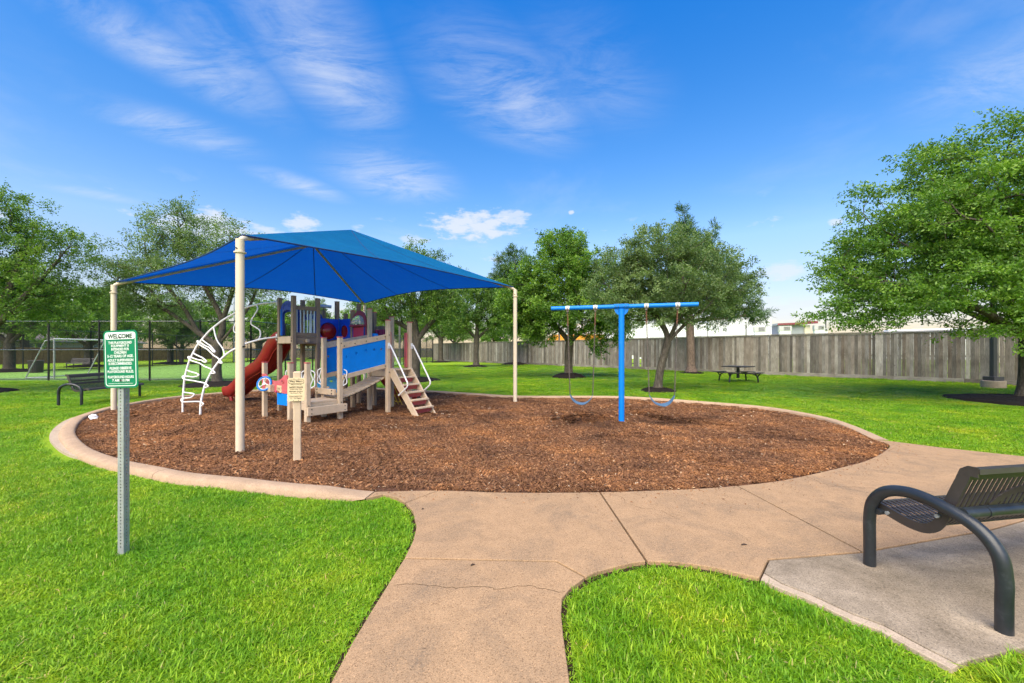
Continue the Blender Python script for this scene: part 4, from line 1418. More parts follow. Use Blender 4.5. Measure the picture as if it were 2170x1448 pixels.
def mound(label, p, r, h=0.11, seed=0):
    """heap of shredded mulch round a trunk"""
    R = np.random.RandomState(seed + 40)
    n, k = 40, 12
    V, F = [(0, 0, h)], []
    ph = R.uniform(0, 6.28, 4)
    for i in range(1, k + 1):
        for j in range(n):
            a = 2 * math.pi * j / n
            rr = r * i / k * (1 + 0.07 * math.sin(3 * a + ph[0]) + 0.05 * math.sin(7 * a + ph[1]))
            z = h * (1 - (i / k) ** 2.2) + (R.uniform(-0.012, 0.012) if i < k else -0.05) - 0.005
            V.append((rr * math.cos(a), rr * math.sin(a), z))
    for j in range(n): F.append((0, 1 + j, 1 + (j + 1) % n))
    for i in range(k - 1):
        for j in range(n):
            a, b = 1 + i * n + j, 1 + i * n + (j + 1) % n
            F.append((a, a + n, b + n, b))
    mb = MB().add(V, F)
    for _ in range(160):      # loose shreds
        a = R.uniform(0, 6.28); q = r * R.uniform(0.2, 1.12) ** 0.7
        c = Vector((q * math.cos(a), q * math.sin(a), max(0.0, h * (1 - (q / r) ** 2.2)) + 0.002 - 0.03 * (q > r)))
        d = Vector((R.normal(), R.normal(), R.normal() * 0.3)).normalized() * R.uniform(0.015, 0.04)
        mb.bar(c - d, c + d, 0.012, 0.006)
    o = obj('mulch_mound', mb, 'black_mulch', None, loc=(p.x, p.y, 0))
    return tag(o, label, 'mulch', 'mulch mounds round the trees')


def build_trees():
    # big oak beside the lamp post (crown partly out of the picture)
    b = Vector((15.7, 12.4, 0))
    tree('oak_tree', 'large spreading green oak with drooping branches over the lamp post', 'tree', b, 'leaf_light', seed=11,
         limbs=[[(0, 0, -0.05), (0.08, 0, 0.9), (0.15, 0.05, 1.9)],
                [(0.15, 0.05, 1.9), (-1.2, -0.1, 2.6), (-2.9, -0.2, 3.3), (-4.6, -0.3, 3.6)],
                [(0.15, 0.05, 1.9), (0.3, 0.8, 3.4), (0.2, 1.2, 5.2), (0.1, 1.2, 7.0)],
                [(0.15, 0.05, 1.9), (-0.8, -1.0, 3.4), (-1.8, -1.7, 5.0)],
                [(0.15, 0.05, 1.9), (1.6, 0.4, 3.2), (3.2, 0.8, 4.6)], [(0.15, 0.05, 1.9), (-0.9, 1.5, 3.2), (-2.4, 2.6, 4.6)]],
         lobes=[(-3.3, 0, 4.3, 2.4, 2.5, 1.7), (-4.4, 0.1, 3.1, 2.1, 1.9, 0.95), (-2.3, 0, 6.0, 2.2, 2.5, 1.8), (-0.7, 0.3, 6.7, 2.3, 2.7, 1.8), (2.2, 0.2, 5.3, 3.4, 3.4, 2.6), (-1.7, -1.0, 3.0, 3.3, 2.2, 1.0), (-0.6, 1.2, 4.4, 3.3, 3.0, 1.9), (-5.3, 0.2, 2.7, 1.1, 1.2, 0.6)],
         ncl=820, base_r=0.22, leaves=215000, leaf_len=0.098, leaf_w=0.044, spray=0.9, fork=1.8, shell=0.42, layer=0.5, up=0.1)
    mound('wide black mulch mound under the large oak by the lamp post', b, 1.75, 0.16, 1)
    # leaning oak by the swing
    b = gp(1393, 827)
    tree('oak_tree', 'leaning multi-stem oak behind the swing beam', 'tree', b, 'leaf_grey', seed=21,
         limbs=[[(0, 0, -0.05), (0.12, 0, 0.8), (0.42, 0.05, 1.85)],
                [(0.42, 0.05, 1.85), (0.35, 0.1, 2.3), (-0.1, 0.1, 3.0), (-0.9, 0.1, 3.9)],
                [(0.42, 0.05, 1.85), (0.85, 0.1, 2.8), (1.0, 0.1, 3.8), (1.0, 0.1, 5.3)],
                [(0.42, 0.05, 1.85), (1.1, -0.1, 2.6), (2.0, -0.2, 3.3), (3.0, -0.3, 3.7)], [(0.42, 0.05, 1.85), (0.6, -0.5, 2.8), (0.6, -1.2, 3.9)]],
         lobes=[(0.6, 0, 4.5, 2.2, 2.0, 1.7), (0.4, 0.2, 5.5, 1.5, 1.3, 1.0), (-1.0, 0, 3.9, 1.6, 1.7, 1.4), (-1.4, 0.1, 4.7, 1.1, 1.1, 1.0), (2.4, 0, 3.9, 1.5, 1.6, 1.2), (1.0, 0, 3.3, 2.5, 1.7, 0.8), (-0.9, 0.1, 4.9, 0.8, 0.9, 1.0), (-1.7, 0.3, 3.5, 1.0, 1.2, 1.1), (-1.2, 0.2, 2.9, 1.0, 1.0, 0.6)],
         ncl=420, base_r=0.145, leaves=105000, leaf_len=0.072, leaf_w=0.040, spray=0.6, fork=1.7)
    mound('black mulch mound under the leaning oak', b, 0.66, 0.12, 2)
    # oak behind the swing chain
    b = gp(1205, 799)
    tree('oak_tree', 'tall bright green oak behind the swing seat and its dark trunk', 'tree', b, 'leaf_light', seed=31,
         limbs=[[(0, 0, -0.05), (0.0, 0, 1.2), (0.05, 0, 2.0)], [(0.05, 0, 2.0), (0.2, 0, 3.4), (0.1, 0, 5.2), (0.0, 0, 7.2)],
                [(0.05, 0, 2.0), (0.9, 0.1, 2.7), (1.9, 0.1, 3.2)], [(0.05, 0, 2.0), (-0.6, 0.1, 2.8), (-1.6, 0.1, 3.6)], [(0.1, 0, 2.6), (0.3, -0.8, 3.6), (0.4, -1.6, 4.4)]],
         lobes=[(-0.4, 0, 6.2, 2.2, 2.0, 2.2), (-2.0, 0, 4.4, 2.1, 2.2, 1.9), (1.7, 0, 4.6, 2.1, 2.2, 1.9), (0, 0, 3.8, 3.5, 2.4, 1.4), (-2.9, 0, 3.4, 1.3, 1.5, 1.2), (2.0, 0, 2.5, 1.25, 1.4, 1.3), (-1.9, 0, 2.7, 1.3, 1.4, 1.1), (-0.3, 0, 7.4, 1.3, 1.3, 1.0), (2.9, 0, 3.4, 1.5, 1.5, 1.5), (-2.7, 0, 4.6, 1.4, 1.5, 1.4), (1.2, 0, 6.2, 1.4, 1.5, 1.2)],
         ncl=720, base_r=0.24, leaves=140000, leaf_len=0.115, leaf_w=0.062, spray=0.75, fork=1.9)
    mound('black mulch mound under the tall bright oak behind the swing', b, 1.0, 0.26, 3)
    # pine behind the leaning oak
    b = gp(1465, 790)
    tree('pine_tree', 'tall pine with brown scaly trunk close to the fence', 'tree', b, 'needle', 'pine_bark', seed=41,
         limbs=[[(0, 0, -0.05), (-0.05, 0, 2.0), (-0.2, 0, 5.0), (-0.4, 0, 8.0), (-0.45, 0, 11.0)], [(-0.1, 0, 3.6), (2.2, -0.2, 3.7), (4.4, -0.3, 4.0), (5.6, -0.4, 3.7)],
                [(-0.3, 0, 6.4), (1.4, 0, 8.6)], [(-0.3, 0, 7.2), (0.5, -0.2, 9.6)]],
         lobes=[(-0.45, 0, 10.5, 0.6, 0.6, 1.0), (-0.45, 0, 9.6, 0.9, 0.9, 0.8), (0.5, 0, 9.8, 0.45, 0.45, 0.8), (1.4, 0, 9.1, 0.45, 0.45, 0.8), (0.2, 0, 8.0, 1.7, 1.6, 1.4), (0.8, 0, 6.2, 2.4, 2.0, 1.7), (3.4, -0.2, 3.9, 2.4, 1.0, 0.45), (2.6, 0, 4.8, 1.7, 1.3, 1.2), (-1.6, 0, 5.2, 1.5, 1.4, 1.8), (2.2, -0.2, 3.2, 1.2, 0.8, 0.35)],
         ncl=340, base_r=0.26, leaves=60000, leaf_len=0.28, leaf_w=0.034, spray=0.75, fork=2.6, needle=True)
    mound('low black mulch mound under the scaly pine trunk', b, 0.85, 0.09, 4)
    # second pine, behind the cream post
    b = gp(1091, 772.5)
    tree('pine_tree', 'pine with dark needles behind the far cream canopy post', 'tree', b, 'needle', 'pine_bark', seed=43,
         limbs=[[(0, 0, -0.05), (0, 0, 3.0), (0.1, 0, 7.0), (0, 0, 12.0)], [(0, 0, 4.2), (-1.8, 0, 5.6)], [(0, 0, 3.2), (1.9, -0.2, 2.2)]],
         lobes=[(-0.2, 0, 10.8, 1.8, 1.7, 1.6), (-0.8, 0, 8.6, 2.4, 2.2, 1.8), (0.4, 0, 6.6, 2.8, 2.4, 2.0), (0.3, 0, 4.6, 2.6, 2.2, 1.4), (2.2, -0.2, 2.1, 0.9, 0.7, 0.4), (-2.2, 0, 7.4, 1.2, 1.2, 0.9)],
         ncl=300, base_r=0.24, leaves=42000, leaf_len=0.36, leaf_w=0.046, spray=0.95, fork=3.0, needle=True)
    mound('black mulch mound beside the far cream canopy post', b, 1.5, 0.25, 5)
    # row along the board fence
    b = gp(1009, 777)
    tree('oak_tree', 'round green oak before the fence between ladder and cream post', 'tree', b, 'leaf', seed=51,
         limbs=[[(0, 0, -0.05), (0, 0, 1.5), (0.05, 0, 2.6)], [(0.05, 0, 2.6), (0.1, 0, 4.6), (0, 0, 7.0)], [(0.05, 0, 2.6), (-1.2, 0.1, 3.8), (-2.2, 0, 4.4)], [(0.05, 0, 2.6), (1.2, 0.1, 3.6), (2.2, 0, 4.2)]],
         lobes=[(0, 0, 5.6, 2.6, 2.6, 2.2), (-1.8, 0, 4.1, 1.9, 2.0, 1.5), (1.9, 0, 4.3, 2.0, 2.0, 1.6), (0.5, 0, 7.0, 1.8, 1.8, 1.2), (3.0, 0, 5.2, 1.4, 1.4, 1.3)],
         ncl=260, base_r=0.26, leaves=42000, leaf_len=0.15, leaf_w=0.075, spray=0.8, fork=2.4)
    mound('black mulch mound of the round oak by the fence', b, 1.15, 0.16, 6)
    b = gp(934, 767.5)
    tree('oak_tree', 'small dark oak at the far end of the board fence', 'tree', b, 'leaf', seed=52,
         limbs=[[(0, 0, -0.05), (0, 0, 2.0), (0, 0, 3.0)], [(0, 0, 3.0), (0.1, 0, 5.4), (0, 0, 8.0)], [(0, 0, 3.0), (-1.6, 0, 4.6)], [(0, 0, 3.0), (1.5, 0, 4.4)]],
         lobes=[(0, 0, 6.2, 3.0, 3.0, 2.6), (-2.0, 0, 4.4, 1.9, 2.0, 1.5), (2.0, 0, 4.6, 2.0, 2.0, 1.6), (0, 0, 8.4, 2.0, 2.0, 1.6)],
         ncl=220, base_r=0.30, leaves=32000, leaf_len=0.19, leaf_w=0.095, spray=1.0, fork=2.8)
    mound('black mulch mound of the small dark oak', b, 1.3, 0.16, 7)
    b = gp(879, 806)
    tree('oak_tree', 'forked oak growing directly behind the ladder', 'tree', b, 'leaf', seed=53,
         limbs=[[(0, 0, -0.05), (0.08, 0, 1.2), (0.1, 0, 2.0)], [(0.1, 0, 2.0), (0.0, 0, 3.0), (-0.1, 0, 4.4), (-0.4, 0, 6.0)], [(0.1, 0, 2.0), (0.6, 0.05, 2.7), (1.05, 0.1, 3.3), (1.3, 0.1, 4.6)], [(0.1, 0, 2.4), (-1.0, 0.1, 3.0), (-2.2, 0.1, 3.4)]],
         lobes=[(-0.4, 0, 5.0, 2.2, 2.2, 1.5), (1.4, 0, 4.4, 1.5, 1.7, 1.3), (-1.8, 0, 3.9, 1.6, 1.8, 1.1), (0.6, 0, 3.7, 2.0, 1.8, 0.8), (1.1, 0, 5.9, 1.1, 1.1, 0.8), (-0.1, 0, 6.4, 0.9, 0.9, 0.8)],
         ncl=300, base_r=0.22, leaves=52000, leaf_len=0.088, leaf_w=0.045, spray=0.7, fork=2.2)
    mound('black mulch mound behind the ladder handrail', b, 1.25, 0.17, 8)
    # forked oak by the chain-link fence, open crown
    b = gp(460, 815)
    tree('oak_tree', 'forked oak with open crown behind the arched climber', 'tree', b, 'leaf_grey', seed=61,
         limbs=[[(0, 0, -0.05), (-0.02, 0, 0.8), (0.03, 0, 1.75)],
                [(0.03, 0, 1.75), (-0.9, 0.05, 2.35), (-2.3, 0.1, 3.3), (-3.6, 0.1, 4.0), (-4.9, 0.1, 4.9)],
                [(0.03, 0, 1.75), (0.2, 0.05, 2.8), (-0.5, 0.1, 4.2), (-1.6, 0.1, 6.0), (-1.9, 0.1, 7.8)],
                [(0.03, 0, 1.75), (0.75, 0, 2.6), (1.5, 0, 3.6), (2.0, 0, 5.0)], [(-0.9, 0.05, 2.35), (-1.6, 0, 3.6), (-3.0, 0, 5.4), (-3.3, 0, 6.6)], [(0.2, 0.05, 2.8), (0.9, -0.2, 4.6), (0.7, -0.2, 6.6)]],
         lobes=[(-3.8, 0, 5.0, 1.9, 1.6, 1.4), (-1.8, 0, 6.5, 1.5, 1.5, 1.7), (0.3, 0, 6.0, 1.9, 1.6, 1.5), (1.9, 0, 4.9, 1.5, 1.5, 1.2), (-3.3, 0, 3.7, 2.1, 1.6, 0.7), (-1.0, 0, 4.6, 2.6, 1.9, 1.1), (-2.9, 0, 6.4, 0.8, 0.8, 1.0)],
         ncl=380, base_r=0.19, leaves=70000, leaf_len=0.085, leaf_w=0.042, spray=0.8, fork=1.7, shell=0.5)
    mound('black mulch mound under the forked oak by the climber', b, 1.35, 0.16, 9)
    # oak at the far side of the bench, trunk out of the picture
    b = Vector((-19.9, 15.0, 0))
    tree('oak_tree', 'big dense oak filling the side above the chain-link fence', 'tree', b, 'leaf', seed=71,
         limbs=[[(0, 0, -0.05), (0, 0, 1.6)], [(0, 0, 1.6), (0.8, 0.3, 3.4), (1.4, 0.5, 5.6)], [(0, 0, 1.6), (1.2, 0, 2.8), (2.6, 0.1, 4.4), (3.6, 0.1, 5.6)], [(0, 0, 1.6), (-0.9, 0.2, 3.4), (-1.2, 0.4, 5.4)]],
         lobes=[(1.2, 0, 4.4, 2.6, 2.4, 2.0), (0.6, 0.2, 6.2, 2.0, 2.0, 1.5), (2.9, 0, 5.4, 1.2, 1.2, 1.0), (-1.4, 0, 5.2, 2.4, 2.4, 2.0), (2.3, 0, 3.3, 1.5, 1.5, 0.8), (0.9, 0, 7.1, 1.0, 1.0, 0.7)],
         ncl=380, base_r=0.24, leaves=80000, leaf_len=0.082, leaf_w=0.042, spray=0.7, fork=1.6)
    mound('black mulch mound under the big dense oak near the bench', b + Vector((-0.25, 0, 0)), 1.3, 0.15, 10)
    # trees round the field: three kinds, each placed on its own
    kinds = []
    for s, (lobes, r_, lm) in enumerate([
        ([(0, 0, 6.0, 3.6, 3.4, 2.8), (-2.4, 0, 4.6, 2.4, 2.4, 1.7), (2.5, 0, 4.8, 2.4, 2.4, 1.8), (0.3, 0, 8.2, 2.4, 2.4, 1.6)], 0.36, 'leaf'),
        ([(0, 0, 5.6, 4.4, 4.2, 2.4), (-3.0, 0, 4.2, 2.6, 2.6, 1.5), (3.2, 0, 4.5, 2.6, 2.6, 1.6), (0.5, 0, 7.6, 3.0, 3.0, 1.6)], 0.42, 'leaf_light'),
        ([(0, 0, 6.6, 2.8, 2.8, 3.2), (-1.6, 0, 4.6, 2.0, 2.0, 1.6), (1.6, 0, 5.0, 2.0, 2.0, 1.8), (0.2, 0, 9.4, 1.7, 1.7, 1.6)], 0.32, 'leaf_grey')]):
        mb, V, F, rn = grow_tree(seed=80 + s, limbs=[[(0, 0, -0.05), (0.05, 0, 1.4), (0.0, 0, 2.4)], [(0, 0, 2.4), (0.3, 0, 4.4), (0.1, 0, 7.4)], [(0, 0, 2.4), (-1.3, 0.2, 3.6), (-2.6, 0.3, 4.8)], [(0, 0, 2.4), (1.3, -0.2, 3.6), (2.6, -0.2, 5.0)]],
                                 lobes=lobes, ncl=230, base_r=r_, leaves=30000, leaf_len=0.20, leaf_w=0.10, spray=1.1, fork=2.2)
        tm = mb.mesh('trunk'); tm.materials.append(MAT['bark']); tm.shade_smooth()
        kinds.append((tm, np_mesh('crown', V, F, rn, lm)))
    spots = [(19, 789, 29.5, 0, .82, 0.2, 'thick-trunked oak inside the far field fence at the dark boards'),
             (187, 778, 38.5, 1, .80, 1.1, 'wide forked oak standing by the far bench'),
             (361, 770, 47.0, 0, .82, 2.0, 'thicker of two oaks side by side past the field'),
             (384, 770.5, 46.0, 2, .66, 0.4, 'slim oak trunk beside the thicker one past the field'),
             (548, 764, 58.0, 1, .95, 0.9, 'oak past the end of the field, behind the red slide'),
             (608, 763, 63.0, 0, .95, 2.4, 'dark oak far behind the slide tower'),
             (668, 760, 74.0, 2, 1.0, 1.4, 'tall thin oak far behind the tower balusters'),
             (742, 760, 72.0, 1, .95, 2.9, 'oak far behind the pink arched panel'),
             (806, 762, 62.0, 0, .85, 0.1, 'oak far behind the ladder post')]
    for (px, py, d, k, s, rz, lab) in spots:
        p = at(px, HOR, d)
        t = thing('oak_tree', lab, 'tree', (p.x, p.y, 0), rz, 'oaks round the turf field')
        t.scale = (s, s, s)
        obj('trunk', kinds[k][0], None, t); obj('crown', kinds[k][1], None, t)
        mound('mulch ring of the ' + lab, Vector((p.x, p.y, 0)), 1.6, 0.2, int(px))
    back = [(-62, 40, 1, 1.05, 'broad yard oak over the dark board fence'), (-60, 50, 0, 1.1, 'yard oak rising behind the cream house fence'), (-64, 66, 2, 1.1, 'tall yard oak over the brown fence'),
            (-57, 76, 1, 1.15, 'broad yard oak beyond the corner of the brown fence'), (-46, 92, 0, 1.25, 'yard oak over the tan house'), (-34, 104, 1, 1.25, 'broad yard oak behind the tan house'),
            (-24, 96, 2, 1.2, 'tall yard oak beyond the end fence'), (-14, 100, 0, 1.2, 'yard oak beyond the far fence corner'), (-4, 92, 1, 1.0, 'broad yard oak above the far end of the board fence'),
            (-70, 30, 0, 1.0, 'yard oak at the picture edge behind the field'), (-74, 52, 2, 1.3, 'tall yard oak behind the cream house'), (-78, 78, 0, 1.4, 'yard oak behind the pale brick house'), (6, 110, 2, 0.95, 'tall yard oak behind the second pine')]
    for i, (x, y, k, s, lab) in enumerate(back):
        t = thing('yard_tree', lab, 'tree', (x, y, 0), i * 1.3, 'yard trees behind the fences')
        t.scale = (s, s, s)
        obj('trunk', kinds[k][0], None, t); obj('crown', kinds[k][1], None, t)


build_trees()


# ---------------------------------------------------------------- shade canopy
SHF = Vector((-4.15, 6.20, 0))                 # foot of the nearest canopy post
SH_ANG = math.atan2(0.82, 0.572)               # canopy and play structure share this direction


def build_canopy():
    S = 7.42
    t = thing('shade_canopy', 'blue fabric shade canopy on four cream posts over the play structure', 'shade canopy', SHF, SH_ANG)
    tops = {(0, 0): 3.27, (S, 0): 3.40, (0, S): 3.25, (S, S): 3.40}
    RZ = 4.72
    r1, r2 = Vector((S / 2, 2.76, RZ)), Vector((S / 2, 4.62, RZ))
    c3 = {k: Vector((k[0], k[1], z)) for k, z in tops.items()}
    for k, z in tops.items():
        x, y = k
        p = obj('post', MB().cyl((x, y, -0.2), (x, y, z - 0.03), 0.060, 20), 'cream', t, smooth=40)
        obj('collar', MB().lathe([(0.062, 0), (0.084, 0.004), (0.084, 0.022), (0.062, 0.026)], (x, y, z - 0.245), 20), 'cream', p, smooth=40)
        ridge = r1 if y == 0 else r2
        dirv = (ridge - c3[k]); hd = Vector((dirv.x, dirv.y, 0)).normalized()
        c = Vector((x, y, 0))
        elbow = [c + Vector((0, 0, z - 0.10)), c + hd * 0.01 + Vector((0, 0, z - 0.05)), c + hd * 0.06 + Vector((0, 0, z - 0.005)), c + hd * 0.15 + Vector((0, 0, z + 0.03)), c + hd * 0.28 + Vector((0, 0, z + 0.065))]
        obj('elbow', MB().tube(smooth_path(elbow, 4), 0.040, 14), 'cream', p, smooth=40)
        bl = MB()
        for a in (0.3, 1.9, 3.6): bl.cyl(c + Vector((math.cos(a) * .05, math.sin(a) * .05, z - .18)), c + Vector((math.cos(a) * .078, math.sin(a) * .078, z - .18)), 0.012, 6)
        obj('bolt', bl, 'bolt', p)
        obj('rafter', MB().tube([c + hd * 0.24 + Vector((0, 0, z + 0.045)), ridge - Vector((0, 0, 0.10))], 0.036, 10), 'rafter', t, smooth=40)
    obj('ridge_beam', MB().cyl(r1 - Vector((0, 0, .1)), r2 - Vector((0, 0, .1)), 0.036, 10), 'rafter', t, smooth=40)
    # a label plate on the near post
    obj('plate', MB().box((0.028, -0.062, 1.60), (0.05, 0.006, 0.025), Matrix.Rotation(0.45, 3, 'Z')), 'bolt', t)
    # cloth: four sails between corners and ridge, free edges drawn inwards in a curve
    faces = [(c3[(0, 0)], c3[(S, 0)], r1, r1, 0.52), (c3[(S, 0)], c3[(S, S)], r2, r1, 0.62), (c3[(S, S)], c3[(0, S)], r2, r2, 0.52), (c3[(0, S)], c3[(0, 0)], r1, r2, 0.62)]
    V, F = [], []
    cen = Vector((S / 2, S / 2, 0))
    n, m = 28, 16

    def surf(A, B, RB, RA, dep, u, v):
        """u along the eave from A to B, v from the eave up to the ridge"""
        A2 = A + (RA - A).normalized() * 0.06; B2 = B + (RB - B).normalized() * 0.06
        e = A2.lerp(B2, u)
        rr = RA.lerp(RB, u)
        sl = (rr - e)
        s = dep * 4 * u * (1 - u)
        e2 = e + sl.normalized() * s * 0.62 + Vector((cen.x - e.x, cen.y - e.y, 0)).normalized() * s * 0.10
        p = e2.lerp(rr, v)
        # slack of the cloth: slightly hollow between the rafters
        p.z -= 0.20 * 4 * u * (1 - u) * 4 * v * (1 - v) * 0.5
        return p
    mb = MB()
    for (A, B, RB, RA, dep) in faces:
        pts = [[surf(A, B, RB, RA, dep, i / n, j / m) + Vector((0, 0, 0.035)) for i in range(n + 1)] for j in range(m + 1)]
        vs_ = [p for row in pts for p in row]
        fs = [(j * (n + 1) + i, j * (n + 1) + i + 1, (j + 1) * (n + 1) + i + 1, (j + 1) * (n + 1) + i) for j in range(m) for i in range(n)]
        mb.add(vs_, fs)
    me = mb.mesh('canopy')
    bm = bmesh.new(); bm.from_mesh(me)
    bmesh.ops.remove_doubles(bm, verts=bm.verts, dist=0.002)
    bm.to_mesh(me); bm.free()
    cl = obj('canopy', me, 'cloth', t, smooth=28)
    hems = MB(); 
    for (A, B, RB, RA, dep) in faces:
        hems.tube([surf(A, B, RB, RA, dep, i / n, 0.0) + Vector((0, 0, 0.033)) for i in range(n + 1)], 0.014, 6)
    obj('hem', hems, 'seam', cl, smooth=60)
    for fi, us in ((0, (0.36, 0.72)), (1, (0.30, 0.68)), (2, (0.28, 0.64)), (3, (0.33, 0.7))):
        A, B, RB, RA, dep = faces[fi]
        for u in us:
            pts = [surf(A, B, RB, RA, dep, u + (0.5 - u) * (0.0 if fi in (1, 3) else 0.0), j / m * 0.97) for j in range(m + 1)]
            s_ = MB()
            dirx = (B - A).normalized() * 0.011
            vs_ = [p + dirx * sg + Vector((0, 0, 0.035 + dz)) for dz in (0.005, -0.005) for p in pts for sg in (-1, 1)]
            k = len(pts)
            fs = []
            for b0 in (0, 2 * k):
                fs += [(b0 + 2 * j, b0 + 2 * j + 1, b0 + 2 * j + 3, b0 + 2 * j + 2) for j in range(k - 1)]
            s_.add(vs_, fs)
            obj('seam', s_, 'seam', cl)


build_canopy()


# ---------------------------------------------------------------- play structure
def build_play():
    t = thing('play_structure', 'tan and blue play structure with slide, tower, bridge and arched climber', 'play structure', SHF, SH_ANG)
    W = 0.098
    deepz = -0.25

    def post(a, b, h, mat, cap=None):
        o = obj('post', MB().box((a, b, (h + deepz) / 2), (W, W, h - deepz)), mat, t, bevel=0.012)
        if cap: obj('cap', MB().box((a, b, h + 0.010), (W + 0.012, W + 0.012, 0.022)), cap, o, bevel=0.006)
        else: obj('cap', MB().box((a, b, h + 0.006), (W + 0.004, W + 0.004, 0.012)), mat, o)
        return o
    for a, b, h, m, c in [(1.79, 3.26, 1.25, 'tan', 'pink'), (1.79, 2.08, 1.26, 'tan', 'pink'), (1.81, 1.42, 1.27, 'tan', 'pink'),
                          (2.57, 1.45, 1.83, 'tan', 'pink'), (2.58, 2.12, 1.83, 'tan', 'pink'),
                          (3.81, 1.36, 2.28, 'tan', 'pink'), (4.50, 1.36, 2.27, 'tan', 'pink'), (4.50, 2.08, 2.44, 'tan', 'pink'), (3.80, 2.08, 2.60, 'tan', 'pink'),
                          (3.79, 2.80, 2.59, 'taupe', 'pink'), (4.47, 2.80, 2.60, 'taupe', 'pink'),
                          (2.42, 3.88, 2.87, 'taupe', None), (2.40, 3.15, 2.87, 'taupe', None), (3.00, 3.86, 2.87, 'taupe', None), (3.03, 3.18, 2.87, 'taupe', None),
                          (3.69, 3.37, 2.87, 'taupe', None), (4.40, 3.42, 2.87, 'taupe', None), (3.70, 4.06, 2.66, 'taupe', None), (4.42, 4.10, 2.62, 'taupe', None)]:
        post(a, b, h, m, c)

    def board(name, p0, p1, w, h, mat, bevel=0.006, parent=None, up=(0, 0, 1)):
        return obj(name, MB().bar(p0, p1, w, h, up), mat, parent or t, bevel=bevel)
    # decks: planks laid side by side
    def deck(a0, a1, b0, b1, z, n, mat='deck', fascia='taupe', fh=0.17):
        st = (b1 - b0) / n
        for i in range(n):
            obj('deck_plank', MB().box(((a0 + a1) / 2, b0 + (i + .5) * st, z - 0.02), (a1 - a0, st - 0.006, 0.04)), mat, t, bevel=0.003)
        for (p, q) in (((a0, b0), (a1, b0)), ((a0, b1), (a1, b1)), ((a0, b0), (a0, b1)), ((a1, b0), (a1, b1))):
            board('fascia', (*p, z - 0.045 - fh / 2), (*q, z - 0.045 - fh / 2), 0.036, fh, fascia)
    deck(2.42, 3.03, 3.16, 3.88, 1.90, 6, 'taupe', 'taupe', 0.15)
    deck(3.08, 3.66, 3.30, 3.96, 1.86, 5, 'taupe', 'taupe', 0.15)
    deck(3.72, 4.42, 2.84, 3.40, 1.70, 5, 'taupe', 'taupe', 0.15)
    deck(3.84, 4.46, 2.12, 2.78, 1.40, 6, 'deck', 'taupe', 0.15)
    deck(3.84, 4.47, 1.38, 2.06, 1.075, 6, 'deck', 'tan', 0.15)
    deck(1.83, 2.55, 1.46, 2.08, 0.45, 6, 'tan', 'tan', 0.13)
    # lighter board and end block on the tower's open side
    board('tower_board', (2.365, 3.2, 1.80), (2.365, 3.84, 1.80), 0.03, 0.17, 'tan')
    obj('joist_end', MB().box((2.72, 3.095, 1.78), (0.075, 0.06, 0.08)), 'tan', t, bevel=0.004)
    # front balustrade of the tower
    board('top_rail', (2.45, 3.165, 2.60), (2.98, 3.18, 2.60), 0.05, 0.10, 'taupe')
    board('bottom_rail', (2.45, 3.165, 1.945), (2.98, 3.18, 1.945), 0.05, 0.08, 'taupe')
    for i in range(6):
        a = 2.49 + i * 0.09
        obj('baluster', MB().cyl((a, 3.165 + 0.003 * i, 1.98), (a, 3.165 + 0.003 * i, 2.56), 0.0145, 8), 'pale_bar', t, smooth=40)
    for i in range(5):
        obj('baluster', MB().cyl((3.05, 3.30 + i * 0.10, 1.9), (3.05, 3.30 + i * 0.10, 2.5), 0.0145, 8), 'pale_bar', t, smooth=40)
    board('top_rail', (3.02, 3.25, 2.55), (3.02, 3.82, 2.55), 0.05, 0.09, 'taupe')

    # arched entry panels in deep blue
    def arch_panel(origin, ex, w, z0, z1, nm='arch_panel', foot=0.085, band=0.20):
        """portal: two uprights and an arched head with slots"""
        xs = w / 2
        head = z1 - z0
        spring = head - xs * 0.72 - 0.02
        outer = [(-xs, 0), (-xs, spring)] + [(-xs * math.cos(math.pi * i / 12), spring + xs * 0.74 * math.sin(math.pi * i / 12)) for i in range(13)][0:] + [(xs, spring), (xs, 0)]
        ix = xs - foot
        isp = spring - 0.12
        inner = [(ix, 0), (ix, isp)] + [(ix * math.cos(math.pi * i / 12), isp + ix * 0.55 * math.sin(math.pi * i / 12)) for i in range(1, 12)] + [(-ix, isp), (-ix, 0)]
        poly = outer + inner
        holes = []
        for i in range(5):
            a = math.radians(35 + 27.5 * i)
            cxh = -xs * 0.73 * math.cos(a); cyh = spring - 0.02 + (xs * 0.50) * math.sin(a)
            holes.append([(cxh + x, cyh + y) for x, y in ((-.013, -.045), (.013, -.045), (.013, .045), (-.013, .045))])
        seen = []
        for p in poly:
            if not seen or (abs(p[0] - seen[-1][0]) + abs(p[1] - seen[-1][1])) > 1e-4: seen.append(p)
        return obj(nm, MB().prism(seen, 0.022, origin, ex, (0, 0, 1), holes), 'deep_blue', t)
    arch_panel((2.43, 3.515, 1.93), (0, -1, 0), 0.62, 1.93, 2.80)
    arch_panel((2.70, 3.87, 1.93), (1, 0, 0), 0.50, 1.93, 2.78)
    arch_panel((3.36, 4.02, 1.88), (1, 0, 0), 0.58, 1.88, 2.66)
    obj('edge_strip', MB().box((2.432, 3.80, 2.25), (0.05, 0.03, 0.66)), 'panel_blue', t)
    obj('edge_strip', MB().box((2.985, 3.185, 2.25), (0.035, 0.05, 0.72)), 'deep_blue', t)

